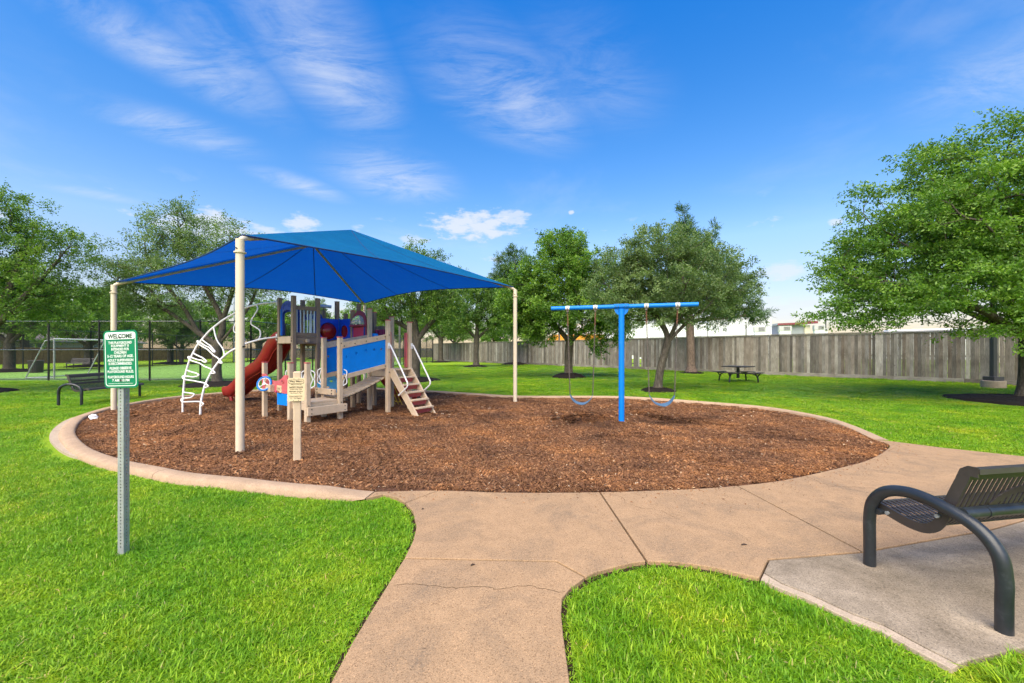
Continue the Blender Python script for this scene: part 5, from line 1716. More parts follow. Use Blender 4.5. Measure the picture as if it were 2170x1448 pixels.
    # tunnel walls with dome
    def dome_wall(o, ex, w, h, mat='royal_blue', r=0.23, dome=True):
        wl = obj('tunnel_wall', MB().prism(rrect(-w / 2, 0, w / 2, h, 0.035), 0.03, o, ex, (0, 0, 1), [circle(0, h * 0.40, r, 24)]), mat, t)
        ez = Vector(ex).normalized().cross(Vector((0, 0, 1)))
        c = Vector(o) + Vector((0, 0, h * 0.40))
        obj('rim', MB().tube([c + ez * 0.018 + Vector(ex).normalized() * (r + .012) * math.cos(a * math.pi / 16) + Vector((0, 0, (r + .012) * math.sin(a * math.pi / 16))) for a in range(32)], 0.016, 8, closed=True), mat, wl, smooth=60)
        if dome:
            prof = [(r * math.cos(i * math.pi / 2 / 9), 0.17 * math.sin(i * math.pi / 2 / 9)) for i in range(9)] + [(0.004, 0.17)]
            obj('dome', MB().lathe(prof, c, 28, ez), 'dome_red', wl, smooth=60)
            eyes = MB()
            for s in (-0.11, 0.11):
                q = c + Vector(ex).normalized() * s + ez * 0.125 + Vector((0, 0, -0.02))
                eyes.lathe([(0.018, 0), (0.018, 0.018), (0.0, 0.02)], q, 12, ez)
            obj('dome_vent', eyes, 'bolt', wl)
        else:
            obj('tunnel_lining', MB().lathe([(r, 0), (r, -0.3), (r * .96, -0.5), (0.01, -0.52)], c, 24, ez), 'dome_red', wl, smooth=60)
        return wl
    dome_wall((3.36, 3.27, 1.83), (1, 0, 0), 0.60, 0.55)
    dome_wall((3.745, 3.085, 1.83), (0, -1, 0), 0.50, 0.56, r=0.17, dome=False)
    obj('tunnel_roof', MB().prism(rrect(-0.3, -0.3, 0.3, 0.3, 0.05), 0.03, (3.38, 3.63, 2.375)), 'royal_blue', t)
    obj('edge_strip', MB().box((3.72, 3.34, 2.12), (0.03, 0.05, 0.6)), 'panel_blue', t)

    # pink arch with clear dome window
    w = 0.60
    o = Vector((3.755, 2.44, 1.52))
    out = [(-w / 2, 0), (w / 2, 0), (w / 2, 0.72)] + [(w / 2 * math.cos(math.pi * i / 14), 0.72 + 0.34 * math.sin(math.pi * i / 14)) for i in range(1, 14)] + [(-w / 2, 0.72)]
    hole = [(0.235 * math.cos(math.pi * i / 14), 0.70 + 0.25 * math.sin(math.pi * i / 14)) for i in range(15)]
    pk = obj('arch_window_panel', MB().prism(out, 0.04, o, (0, -1, 0), (0, 0, 1), [hole]), 'maroon', t)
    c = o + Vector((0, 0, 0.70))
    dm = MB()
    ny, nr = 14, 8
    vs_, fs = [], []
    for j in range(nr + 1):
        ph = math.pi / 2 * j / nr
        for i in range(ny + 1):
            th = math.pi * i / ny
            vs_.append(c + Vector((-0.20 * math.sin(ph), -0.24 * math.cos(th) * math.cos(ph), 0.25 * math.sin(th) * math.cos(ph))))
    for j in range(nr):
        for i in range(ny):
            fs.append((j * (ny + 1) + i, j * (ny + 1) + i + 1, (j + 1) * (ny + 1) + i + 1, (j + 1) * (ny + 1) + i))
    obj('clear_dome', dm.add(vs_, fs), 'clear', pk, smooth=180)
    obj('dome_ledge', MB().box(c + Vector((-0.06, 0, -0.035)), (0.16, 0.52, 0.05)), 'maroon', pk, bevel=0.012)
    obj('lower_panel', MB().box(o + Vector((-0.028, 0, 0.42)), (0.03, 0.44, 0.40)), 'pink_dark', pk, bevel=0.006)
    st = MB(); st.box(o + Vector((-0.02, -0.245, 0.42)), (0.035, 0.04, 0.42)); st.box(o + Vector((-0.02, 0.245, 0.42)), (0.035, 0.04, 0.42))
    obj('edge_strip', st, 'deep_blue', pk)

    # drum rollers
    board('roller_rail', (4.47, 2.15, 2.17), (4.47, 2.72, 2.17), 0.05, 0.08, 'taupe')
    for i in range(4):
        obj('drum', MB().lathe([(0.05, 0), (0.066, 0.02), (0.066, 0.30), (0.05, 0.32)], (4.47, 2.22 + i * 0.145, 1.80), 14), 'pink_dark', t, smooth=50)
    # telescope
    tel = obj('telescope', MB().cyl((3.56, 4.10, 2.80), (3.86, 3.92, 2.78), 0.045, 14).cyl((3.53, 4.12, 2.80), (3.60, 4.075, 2.80), 0.058, 14), 'pale_bar', t, smooth=40)
    obj('yoke', MB().cyl((3.70, 4.06, 2.64), (3.70, 4.03, 2.78), 0.022, 8), 'taupe', tel)

    # bridge: two sloping walls and a hanging plank floor
    def bridge_wall(b, a0, a1, zb0, zb1, outer):
        n = 8
        pan = [(a0, zb0), (a1, zb1), (a1, zb1 + 0.615), (a0, zb0 + 0.60)]
        L_ = a1 - a0
        holes = []
        for i in range(5):
            f = (0.09, 0.32, 0.55, 0.76, 0.96)[i] * 0.93
            holes.append(circle(a0 + L_ * f, zb0 + (zb1 - zb0) * f + (0.395, 0.425, 0.445, 0.42, 0.385)[i], 0.030, 14))
        p = obj('bridge_panel', MB().prism(pan, 0.022, (0, b, 0), (1, 0, 0), (0, 0, 1), holes), 'panel_blue', t)
        pl = obj('top_board', MB().prism([(a0 - .02, zb0 + 0.595), (a1, zb1 + 0.61), (a1, zb1 + 0.735), (a0 - .02, zb0 + 0.735)], 0.042, (0, b - 0.004, 0), (1, 0, 0), (0, 0, 1)), 'scuffed', t, bevel=0.006)
        obj('bottom_board', MB().prism([(a0, zb0 - 0.10), (a1, zb1 - 0.10), (a1, zb1 + 0.004), (a0, zb0 + 0.004)], 0.042, (0, b - 0.004, 0), (1, 0, 0), (0, 0, 1)), 'tan', t, bevel=0.006)
        return p
    bridge_wall(1.405, 2.60, 3.77, 0.985, 1.205, True)
    bridge_wall(2.135, 2.60, 3.77, 0.985, 1.205, False)
    for i in range(9):
        f = i / 8.0
        a = 2.66 + f * 1.08
        z = 0.475 + 0.36 * f ** 1.25
        sl = 0.45 * f ** 0.25
        obj('bridge_plank', MB().box((a, 1.77, z), (0.115, 0.60, 0.035), Matrix.Rotation(-math.atan(0.36 * 1.25 * max(f, .05) ** .25), 3, 'Y')), 'deck', t, bevel=0.004)
    ch = MB()
    for b in (1.50, 2.04):
        ch.tube(smooth_path([(2.60, b, 0.44), (2.9, b, 0.50), (3.3, b, 0.62), (3.77, b, 0.83)], 5), 0.012, 6)
    obj('bridge_chain', ch, 'bolt', t)
    # low deck: step board, end boards
    board('step_board', (1.76, 1.33, 0.265), (2.66, 1.33, 0.265), 0.05, 0.175, 'tan')
    board('rear_board', (2.50, 1.52, 0.60), (2.50, 2.30, 0.60), 0.05, 0.135, 'tan')
    bo = MB()
    for (a, b_, z) in [(2.474, 1.62, .635), (2.474, 1.62, .565), (2.474, 2.22, .635), (2.474, 2.22, .565)]:
        bo.cyl((a, b_, z), (a - 0.012, b_, z), 0.014, 8)
    for a in (1.84, 2.60):
        for z in (0.22, 0.31): bo.cyl((a, 1.305, z), (a, 1.295, z), 0.011, 8)
    obj('bolt', bo, 'bolt', t)
    # climbing wall leaf behind the bridge
    out = [(-0.22, 0), (0.20, 0), (0.26, 0.34), (0.20, 0.42), (-0.10, 0.40), (-0.24, 0.26)]
    hs = [circle(-0.08, 0.27, 0.035, 10, 0.022), circle(0.10, 0.30, 0.045, 10, 0.024), circle(0.0, 0.16, 0.045, 10, 0.02), circle(-0.15, 0.09, 0.035, 10, 0.02), circle(0.08, 0.03, 0.04, 10, 0.02)]
    obj('climbing_panel', MB().prism(out, 0.03, (2.78, 2.25, 0.50), (1, -0.15, 0), (0.0, 0.25, 1), hs), 'sky_blue', t)
    hw_ = MB()
    for (a, b_, z) in [(1.74, 3.26, .70), (1.74, 3.26, .93), (1.74, 2.08, .70), (1.74, 2.08, .93), (2.35, 3.15, 1.77), (2.35, 3.15, 1.84), (2.35, 3.88, 1.77), (2.35, 3.88, 1.84)]:
        hw_.cyl((a + .004, b_, z), (a - 0.012, b_, z), 0.013, 8)
    for (a, b_, z) in [(2.63, 1.38, 1.64), (2.63, 1.38, 0.93), (3.74, 1.38, 1.88), (3.74, 1.38, 1.15), (2.57, 1.40, 1.70), (3.81, 1.31, 1.0), (3.81, 1.31, 1.92), (4.50, 1.31, 1.0), (1.81, 1.37, 0.38), (2.57, 1.40, 0.38), (3.2, 1.38, 1.76), (2.9, 1.38, 1.70), (3.5, 1.38, 1.82)]:
        hw_.cyl((a, b_ + .004, z), (a, b_ - 0.012, z), 0.013, 8)
    obj('bolt', hw_, 'bolt', t)
    # white loop handles
    def handle(a, b, da, db):
        s = MB()
        z0, z1 = 0.74, 1.13
        b_in, b_out = 0.055, 0.14
        P = lambda u, z: (a + da * u, b + db * u, z)
        s.tube(smooth_path([P(b_in, z0), P(b_in + .03, z0 + .02), P(b_out, z0 + .06), P(b_out, z0 + .15), P(b_out - .012, (z0 + z1) / 2), P(b_out, z1 - .15), P(b_out, z1 - .06), P(b_in + .03, z1 - .02), P(b_in, z1)], 4), 0.013, 8)
        s.tube(smooth_path([P(b_in, z0), P(b_in + .012, z0 + .08), P(b_in + .045, (z0 + z1) / 2), P(b_in + .012, z1 - .08), P(b_in, z1)], 4), 0.012, 8)
        obj('grab_handle', s, 'white_metal', t, smooth=60)
    handle(1.81, 1.42, -0.35, 0.94); handle(1.81, 1.42, 0.75, -0.66); handle(2.58, 2.12, -0.6, 0.8); handle(2.57, 1.45, 0.8, -0.6); handle(1.79, 2.08, -0.2, 0.98)
    # driver panel
    po = Vector((1.745, 2.67, 0.60))
    out = [(-0.60, 0), (0.60, 0), (0.60, 0.40), (0.44, 0.40), (0.34, 0.33), (0.2, 0.27), (0.0, 0.255), (-0.2, 0.27), (-0.34, 0.33), (-0.44, 0.40), (-0.60, 0.40)]
    pn_ = obj('driver_panel', MB().prism(out, 0.03, po, (0, -1, 0), (0, 0, 1)), 'pink', t)
    wc = po + Vector((-0.13, 0.22, 0.19))
    ax = Vector((-0.80, -0.55, 0.28)).normalized()
    e1 = ax.cross(Vector((0, 0, 1))).normalized(); e2 = ax.cross(e1)
    ring = lambda r_, nn=28: [wc + (e1 * math.cos(2 * math.pi * i / nn) + e2 * math.sin(2 * math.pi * i / nn)) * r_ for i in range(nn)]
    wh = obj('steering_wheel', MB().tube(ring(0.155), 0.019, 10, closed=True), 'swing_blue', pn_, smooth=60)
    sp = MB().tube(ring(0.128, 24), 0.010, 6, closed=True)
    for k in range(3):
        a = 2 * math.pi * k / 3 + 0.5
        sp.tube(smooth_path([wc, wc + (e1 * math.cos(a) + e2 * math.sin(a)) * 0.06 + (e1 * math.cos(a + .8) + e2 * math.sin(a + .8)) * 0.03, wc + (e1 * math.cos(a) + e2 * math.sin(a)) * 0.13], 4), 0.014, 6)
    sp.lathe([(0.032, -0.01), (0.032, 0.012), (0.0, 0.016)], wc, 14, ax)
    obj('spokes', sp, 'white_metal', wh, smooth=60)
    obj('column', MB().box(po + Vector((-0.055, 0.12, 0.09)), (0.10, 0.24, 0.16)), 'tan', pn_, bevel=0.01)
    gb = obj('gear_plate', MB().box(po + Vector((-0.02, -0.24, 0.085)), (0.02, 0.20, 0.15)), 'sign_cream', pn_, bevel=0.006)
    sl_ = MB()
    for dy in (-0.055, 0.0, 0.055): sl_.box(po + Vector((-0.031, -0.24 + dy, 0.09)), (0.004, 0.010, 0.10))
    sl_.box(po + Vector((-0.0315, -0.24, 0.09)), (0.004, 0.12, 0.010))
    obj('gear_slot', sl_, 'sign_ink', gb)
    obj('gear_knob', MB().lathe([(0.008, 0), (0.008, 0.035), (0.026, 0.045), (0.030, 0.062), (0.018, 0.080), (0, 0.084)], po + Vector((-0.03, -0.25, 0.03)), 12, (-1, 0, 0.1)), 'pink_dark', gb, smooth=60)
    for dy in (0.44, -0.40):
        obj('dial', MB().lathe([(0.055, 0), (0.055, 0.012), (0.04, 0.014), (0.036, 0.008), (0, 0.008)], po + Vector((-0.015, dy * 0.96, 0.27)), 18, (-1, 0, 0)), 'pink' if dy < 0 else 'sign_cream', pn_, smooth=40)
        obj('dial_pin', MB().cyl(po + Vector((-0.02, dy * .96, .27)), po + Vector((-0.045, dy * .96, .27)), 0.014, 8), 'maroon', pn_)
    obj('skirt_panel', MB().box((1.755, 2.34, 0.465), (0.022, 0.47, 0.27)), 'panel_blue', t, bevel=0.004)

    # ladder stair with pink risers
    aL, aR = 3.875, 4.435
    b_top, b_bot, z_top = 1.31, 0.30, 1.06
    run = Vector((0, b_bot - b_top, -z_top)); rl = run.length; rd = run.normalized()
    nrm = Vector((0, rd.z, -rd.y)); nrm = -nrm if nrm.z < 0 else nrm
    for a in (aL, aR):
        p0 = Vector((a, b_top, z_top)); p1 = Vector((a, b_bot, -0.03))
        pr = [(b_top + 0.02, z_top + 0.03), (b_top + 0.02, z_top - 0.16), (b_bot + 0.16, -0.08), (b_bot - 0.02, -0.08), (b_top - 0.10, z_top + 0.03)]
        obj('stringer', MB().prism(pr, 0.045, (a, 0, 0), (0, 1, 0), (0, 0, 1)), 'tan', t, bevel=0.005)
    for i in range(6):
        f = i / 6.0
        b = b_top - 0.055 + (b_bot - b_top) * f + 0.015
        z = z_top * (1 - f) + 0.005 if i else z_top + 0.02
        obj('tread', MB().box(((aL + aR) / 2, b, z - 0.02), (aR - aL - 0.046 + (0.10 if i == 0 else 0), 0.13, 0.038)), 'tan', t, bevel=0.005)
        if i:
            obj('riser', MB().box(((aL + aR) / 2, b + 0.055, z - 0.095), (aR - aL - 0.05, 0.018, 0.115), Matrix.Rotation(0.30, 3, 'X')), 'pink', t)
    for k, a in enumerate((3.79, 4.52)):
        pl = obj('rail_plate', MB().box((a - 0.0 if k else a, 1.295, 1.655), (0.07, 0.012, 0.15)), 'white_metal', t, bevel=0.006)
        pts = [(a, 1.29, 1.66), (a, 1.24, 1.655), (a, 1.19, 1.60), (a, 0.66, 0.84), (a, 0.615, 0.735), (a, 0.64, 0.66), (a, 0.86, 0.50), (a, 0.93, 0.45)]
        obj('handrail', MB().tube(smooth_path(pts, 5), 0.019, 10), 'white_metal', t, smooth=60)
    # slotted entry panels
    def slat_panel(c, ex, w, z0, z1, mat):
        h = z1 - z0
        hs = [rrect(-w * 0.16, h * (0.12 + 0.29 * i), w * 0.16, h * (0.12 + 0.29 * i) + h * 0.2, w * 0.1, 3) for i in range(3)]
        obj('entry_panel', MB().prism(rrect(-w / 2, 0, w / 2, h, 0.03, 3), 0.022, (c[0], c[1], z0), ex, (0, 0, 1), hs), mat, t)
    slat_panel((3.885, 1.44, 0), (0.35, -0.94, 0), 0.16, 1.09, 2.02, 'pink')
    slat_panel((4.43, 1.43, 0), (-0.35, -0.94, 0), 0.17, 1.09, 2.0, 'pink')
    slat_panel((3.90, 2.00, 0), (0.5, -0.86, 0), 0.17, 1.09, 1.98, 'panel_blue')

    # wavy slide
    prof_bz = [(3.86, 1.80), (4.12, 1.78), (4.50, 1.58), (4.82, 1.29), (5.20, 1.05), (5.60, 0.92), (5.95, 0.80), (6.35, 0.58), (6.75, 0.36), (7.05, 0.24), (7.32, 0.21), (7.42, 0.19)]
    sm = smooth_path(prof_bz, 5)
    hw = 0.255
    outer = [(-hw - 0.05, 0.20), (-hw - 0.055, 0.14), (-hw - 0.03, -0.02), (-hw + 0.05, -0.07), (0, -0.085), (hw - 0.05, -0.07), (hw + 0.03, -0.02), (hw + 0.055, 0.14), (hw + 0.05, 0.20),
             (hw + 0.01, 0.20), (hw - 0.01, 0.12), (hw - 0.06, 0.005), (0, -0.012), (-hw + 0.06, 0.005), (-hw + 0.01, 0.12), (-hw - 0.01, 0.20)]
    fr = []
    for i, (b, z) in enumerate(sm):
        b0, z0 = sm[max(i - 1, 0)]; b1, z1 = sm[min(i + 1, len(sm) - 1)]
        tg = Vector((0, b1 - b0, z1 - z0)).normalized()
        fr.append((Vector((2.71, b, z)), Vector((1, 0, 0)), Vector((0, -tg.z, tg.y))))
    sld = obj('slide', MB().sweep(outer, fr), 'red', t, smooth=50)
    rb = MB()
    for s in (-1, 1):
        rb.tube([f[0] + f[1] * s * (hw + 0.02) + f[2] * 0.205 for f in fr], 0.026, 8)
    obj('slide_rim', rb, 'red', sld, smooth=60)
    for a in (2.56, 2.71, 2.86):
        obj('slide_foot', MB().tube([(a, 7.22, 0.18), (a, 7.16, 0.05), (a, 7.14, -0.1)], [0.06, 0.05, 0.045], 10), 'red', sld, smooth=60)
    gr = MB()
    for s in (-0.16, 0.0, 0.16):
        gr.tube([f[0] + f[1] * s + f[2] * -0.085 for f in fr], 0.022, 6)
    obj('slide_rib', gr, 'red', sld, smooth=60)
    # second slide at the back of the low platform
    pr2 = smooth_path([(4.50, 1.35), (4.7, 1.30), (5.0, 1.0), (5.35, 0.62), (5.7, 0.36), (6.0, 0.28)], 5)
    fr = []
    for i, (a, z) in enumerate(pr2):
        a0, z0 = pr2[max(i - 1, 0)]; a1, z1 = pr2[min(i + 1, len(pr2) - 1)]
        tg = Vector((a1 - a0, 0, z1 - z0)).normalized()
        fr.append((Vector((a, 3.05 - 0.0, z - 0.25)), Vector((0, 1, 0)), Vector((-tg.z, 0, tg.x))))
    s2 = obj('short_slide', MB().sweep(outer, fr), 'red', t, smooth=50)
    # yellow rope climber under the far platform
    rp = MB()
    for k in range(3):
        b0 = 2.16 + 0.16 * k
        rp.tube(smooth_path([(4.52, b0, 1.0), (4.62, b0 - .02, 0.6), (4.80, b0 - .03, 0.2), (4.95, b0, -0.03)], 4), 0.012, 6)
    for k in range(5):
        f = (k + .5) / 5
        a = 4.52 + 0.43 * f ** 1.3; z = 1.0 - 1.0 * f
        rp.tube([(a, 2.16, z), (a, 2.32, z - 0.03), (a, 2.48, z)], 0.012, 6)
    obj('rope_net', rp, 'yellow', t, smooth=60)

    # arched climber with wavy rungs
    A0, A1 = Vector((0.89, 5.54, 0)), Vector((2.36, 3.93, 0))
    B0, B1 = Vector((0.97, 4.67, 0)), Vector((2.36, 3.93, 0))
    ra = [(0.0, -0.15), (0.0, 0.3), (0.02, 0.88), (0.07, 1.30), (0.156, 1.69), (0.2866, 2.05), (0.43, 2.32), (0.663, 2.63), (0.85, 2.74), (1.0, 2.77)]
    rbz = [(0.0, -0.15), (0.01, 0.3), (0.06, 0.71), (0.14, 1.02), (0.243, 1.30), (0.361, 1.50), (0.578, 1.71), (0.8, 1.83), (1.0, 1.88)]

    def rail_pt(P0, P1, tab, k):
        x = np.interp(k, np.linspace(0, 1, len(tab)), [q[0] for q in tab]); z = np.interp(k, np.linspace(0, 1, len(tab)), [q[1] for q in tab])
        q = P0.lerp(P1, float(x)); q.z = float(z)
        return q
    smA = [rail_pt(A0, A1, ra, k / 60) for k in range(61)]
    smB = [rail_pt(B0, B1, rbz, k / 60) for k in range(61)]

    def relax(P):
        for _ in range(3):
            P = [P[0]] + [(P[i - 1] + P[i] * 2 + P[i + 1]) / 4 for i in range(1, len(P) - 1)] + [P[-1]]
        return P
    smA, smB = relax(smA), relax(smB)
    cl = obj('climber_rail', MB().tube(smA, 0.024, 10), 'white_metal', t, smooth=60)
    obj('climber_rail', MB().tube(smB, 0.024, 10), 'white_metal', t, smooth=60)
    pl = MB()
    for z in (2.77, 1.88): pl.box((2.365, 3.93, z), (0.014, 0.06, 0.16))
    obj('rail_plate', pl, 'white_metal', t)
    wave = [(0, 0), (0.30, 0.085), (0.575, 0.145), (0.45, 0.02), (0.20, -0.08), (-0.17, -0.235), (-0.02, -0.25), (0.40, -0.10), (0.91, 0.075), (1.20, 0.135), (1.13, 0.06), (1.0, 0.0)]
    zig = [(0, 0), (0.14, 0.03), (0.30, -0.06), (0.40, -0.14), (0.52, -0.16), (0.64, -0.05), (0.74, 0.03), (0.88, 0.04), (1.0, 0)]
    for ka, kb, amp, form in ((0.165, 0.115, 1.0, wave), (0.275, 0.245, 0.95, wave), (0.385, 0.37, 0.75, wave), (0.485, 0.49, 0.55, wave), (0.595, 0.58, 0.15, zig), (0.745, 0.735, 0.95, zig), (0.865, 0.86, 0.95, zig)):
        a, b = smA[int(ka * 60)], smB[int(kb * 60)]
        tg = (smA[min(60, int(ka * 60) + 2)] - smA[max(0, int(ka * 60) - 2)]).normalized()
        ab = (b - a)
        nv = ab.cross(tg).normalized()
        pts = []
        for (g, h) in smooth_path(form, 5):
            gg = g if form is zig else (g * (0.55 + 0.45 * amp) if g < 0.5 else 1 + (g - 1) * (0.55 + 0.45 * amp))
            pts.append(a + ab * gg + tg * h * amp + nv * 0.03 * math.sin(6.28 * g))
        obj('wavy_rung', MB().tube(pts, 0.017, 8), 'white_metal', t, smooth=60)


build_play()


# ---------------------------------------------------------------- writing
def text_mesh(body, width=None, height=None, bold=0.0, spacing=1.0):
    cu = bpy.data.curves.new('text', 'FONT')
    cu.body = body; cu.align_x = 'CENTER'; cu.size = 1.0
    cu.offset = bold; cu.space_character = spacing; cu.resolution_u = 3
    o = bpy.data.objects.new('text', cu)
    COL.objects.link(o)
    dg = bpy.context.evaluated_depsgraph_get()
    me = bpy.data.meshes.new_from_object(o.evaluated_get(dg))
    COL.objects.unlink(o)
    bpy.data.objects.remove(o); bpy.data.curves.remove(cu)
    co = np.empty(len(me.vertices) * 3, np.float32); me.vertices.foreach_get('co', co); co = co.reshape(-1, 3)
    mn, mx = co.min(0), co.max(0)
    c = (mn + mx) / 2
    co -= c; co[:, 2] = 0
    sx = width / (mx[0] - mn[0]); sy = height / (mx[1] - mn[1]) if height else sx
    co[:, 0] *= sx; co[:, 1] *= sy
    me.vertices.foreach_set('co', co.ravel()); me.update()
    return me


def print_line(parent, body, x, z, w, h, mat, y, bold=0.02, spacing=1.0):
    me = text_mesh(body, w, h, bold, spacing)
    o = obj('lettering', me, mat, parent, loc=(x, y, z), rot=(math.radians(90), 0, 0))
    return o


def build_signs():
    # welcome sign on perforated steel post
    b = gp(262, 1166)
    t = thing('playground_sign', 'green WELCOME playground rules sign on a perforated steel post', 'sign', (b.x, b.y, 0), 0)
    ang = math.radians(45 + 43.7)
    wd = 0.046
    hgt = 1.66
    shaft = bpy.data.objects.new('post', None); link(shaft, t)
    shaft.rotation_euler = (0, 0, ang)
    holes_z = [0.035 + 0.0254 * k for k in range(int((hgt - 0.06) / 0.0254))]
    for k in range(4):
        # one perforated face of the square tube
        f = MB().prism([(-wd / 2, -0.06), (wd / 2, -0.06), (wd / 2, hgt), (-wd / 2, hgt)], 0.0025, (0, 0, 0), (1, 0, 0), (0, 0, 1), [circle(0, z, 0.0056, 8) for z in holes_z])
        o = obj('tube_face', f, 'galv', shaft)
        o.rotation_euler = (0, 0, k * math.pi / 2)
        r = Matrix.Rotation(k * math.pi / 2, 3, 'Z') @ Vector((0, wd / 2, 0))
        o.location = r
    # plate, tilted a little as in life
    rz = math.radians(-7)
    W_, H_ = 0.296, 0.440
    cz = CAM_H - (761 - HOR) * b.y / FPX
    pl = bpy.data.objects.new('sign_panel', None); link(pl, t)
    face = Vector((math.sin(rz), -math.cos(rz), 0))
    pl.location = Vector((0, 0, cz)) + face * 0.040 + Vector((0.022, 0, 0))
    pl.rotation_euler = (0, math.radians(-1.6), rz)
    obj('plate', MB().prism(rrect(-W_ / 2, -H_ / 2, W_ / 2, H_ / 2, 0.034, 8), 0.003, (0, 0, 0), (1, 0, 0), (0, 0, 1)), 'sign_green', pl)
    y = -0.0027
    rim = rrect(-W_ / 2 + .014, -H_ / 2 + .014, W_ / 2 - .014, H_ / 2 - .014, 0.024, 8)
    inn = rrect(-W_ / 2 + .019, -H_ / 2 + .019, W_ / 2 - .019, H_ / 2 - .019, 0.020, 8)
    obj('border', MB().prism(rim, 0.001, (0, y, 0), (1, 0, 0), (0, 0, 1), [inn]), 'sign_white', pl)
    hd = [p for p in rrect(-W_ / 2 + .0185, 0.1515, W_ / 2 - .0185, H_ / 2 - .0185, 0.020, 8)]
    obj('header', MB().prism([(x, max(z, 0.1515)) for x, z in hd], 0.001, (0, y - .0004, 0), (1, 0, 0), (0, 0, 1)), 'sign_white', pl)
    ty = y - 0.0014
    print_line(pl, 'WELCOME', 0, 0.175, 0.212, 0.037, 'sign_dark', ty, 0.045)
    for body, z, w, h in [('THIS PLAYGROUND', 0.126, 0.205, .0205), ('EQUIPMENT IS', 0.101, 0.155, .0205), ('INTENDED FOR', 0.076, 0.155, .0205), ('CHILDREN', 0.051, 0.108, .0205), ('5-12 YEARS OF AGE.', 0.0235, 0.225, .0215),
                          ('ADULT SUPERVISION', -0.008, 0.225, .0205), ('IS RECOMMENDED.', -0.034, 0.205, .0205), ('PLEASE OBSERVE', -0.069, 0.19, .0205), ('PLAYGROUND RULES.', -0.095, 0.228, .0205),
                          ('PLAYGROUND HOURS', -0.136, 0.226, .0205), ('7 AM -10 PM', -0.162, 0.150, .0205), ('EQUIPMENT FOR USE BY HOA RESIDENTS ONLY', -0.187, 0.215, .0062)]:
        print_line(pl, body, 0, z, w, h, 'sign_white', ty, 0.022)
    obj('bolt', MB().cyl((0, -0.002, 0.166), (0, -0.009, 0.166), 0.007, 8).cyl((0, -0.002, -0.163), (0, -0.009, -0.163), 0.007, 8), 'bolt', pl)
    # safety rules sign
    b = gp(630, 977)
    t = thing('safety_rules_sign', 'cream safety rules plate on a short tan post in the wood chips', 'sign', (b.x, b.y, 0), math.radians(26))
    obj('post', MB().box((0, 0, 0.49), (0.098, 0.098, 1.52)), 'tan', t, bevel=0.014)
    cz = CAM_H - (825 - HOR) * b.y / FPX
    pw, ph = 0.212, 0.318
    sp = bpy.data.objects.new('sign_panel', None); link(sp, t)
    sp.location = (-0.012, -0.060, cz); sp.rotation_euler = (math.radians(-1.5), math.radians(1.2), math.radians(0))
    obj('plate', MB().prism(rrect(-pw / 2, -ph / 2, pw / 2, ph / 2, 0.014), 0.013, (0, 0, 0), (1, 0, 0), (0, 0, 1)), 'sign_cream', sp)
    y = -0.0078
    fr_o = rrect(-.094, .083, .094, .137, .012); fr_i = rrect(-.0895, .0875, .0895, .1325, .009)
    obj('frame_line', MB().prism(fr_o, 0.001, (0, y, 0), (1, 0, 0), (0, 0, 1), [fr_i]), 'sign_ink', sp)
    for body, z, w, h in [('Play Mart', 0.110, 0.155, .030), ('Playgrounds', 0.068, 0.13, .016), ('SAFETY RULES', 0.035, 0.168, .019), ('Supervise Play', 0.004, 0.145, .017), ('Maintain Surface', -0.022, 0.165, .0165),
                          ('No Rough Play', -0.049, 0.137, .018), ('Designated Age', -0.090, 0.158, .018), ('5 - 12 Years', -0.121, 0.13, .018)]:
        print_line(sp, body, 0, z, w, h, 'sign_ink', y, 0.02)
    obj('underline', MB().box((0, y, 0.0225), (0.168, 0.001, 0.0022)).box((0, y, -0.1025), (0.158, 0.001, 0.002)), 'sign_ink', sp)
    obj('screw', MB().cyl((-.03, y + .002, .150), (-.03, y - .003, .150), 0.004, 8).cyl((.03, y + .002, .150), (.03, y - .003, .150), 0.004, 8).cyl((-.03, y + .002, -.148), (-.03, y - .003, -.148), 0.004, 8).cyl((.03, y + .002, -.148), (.03, y - .003, -.148), 0.004, 8), 'bolt', sp)


build_signs()


# ---------------------------------------------------------------- swing
def chain_links(mb, p0, p1, pitch=0.034, r=0.0048, lw=0.0125):
    p0, p1 = Vector(p0), Vector(p1)
    d = p1 - p0; n = max(1, int(d.length / pitch)); x = d.normalized()
    e1 = x.orthogonal().normalized(); e2 = x.cross(e1)
    for i in range(n):
        c = p0 + x * (pitch * (i + 0.5))
        s = e1 if i % 2 else e2
        hl = pitch * 0.66
        ring = [c + x * (hl - lw) * (1 if abs(a) <= 1 else -1) + (x * math.cos(a * math.pi / 2 / 1.0) + s * math.sin(a * math.pi / 2)) * lw for a in (-1, -0.5, 0, 0.5, 1, 1.5, 2, 2.5)]
        ring = []
        for k in range(8):
            a = 2 * math.pi * (k + 0.5) / 8
            q = x * math.cos(a) * lw + s * math.sin(a) * lw
            q += x * (hl - lw) * (1 if math.cos(a) > 0 else -1)
            ring.append(c + q)
        mb.tube(ring, r, 4, closed=True)
    return p0 + x * pitch * n


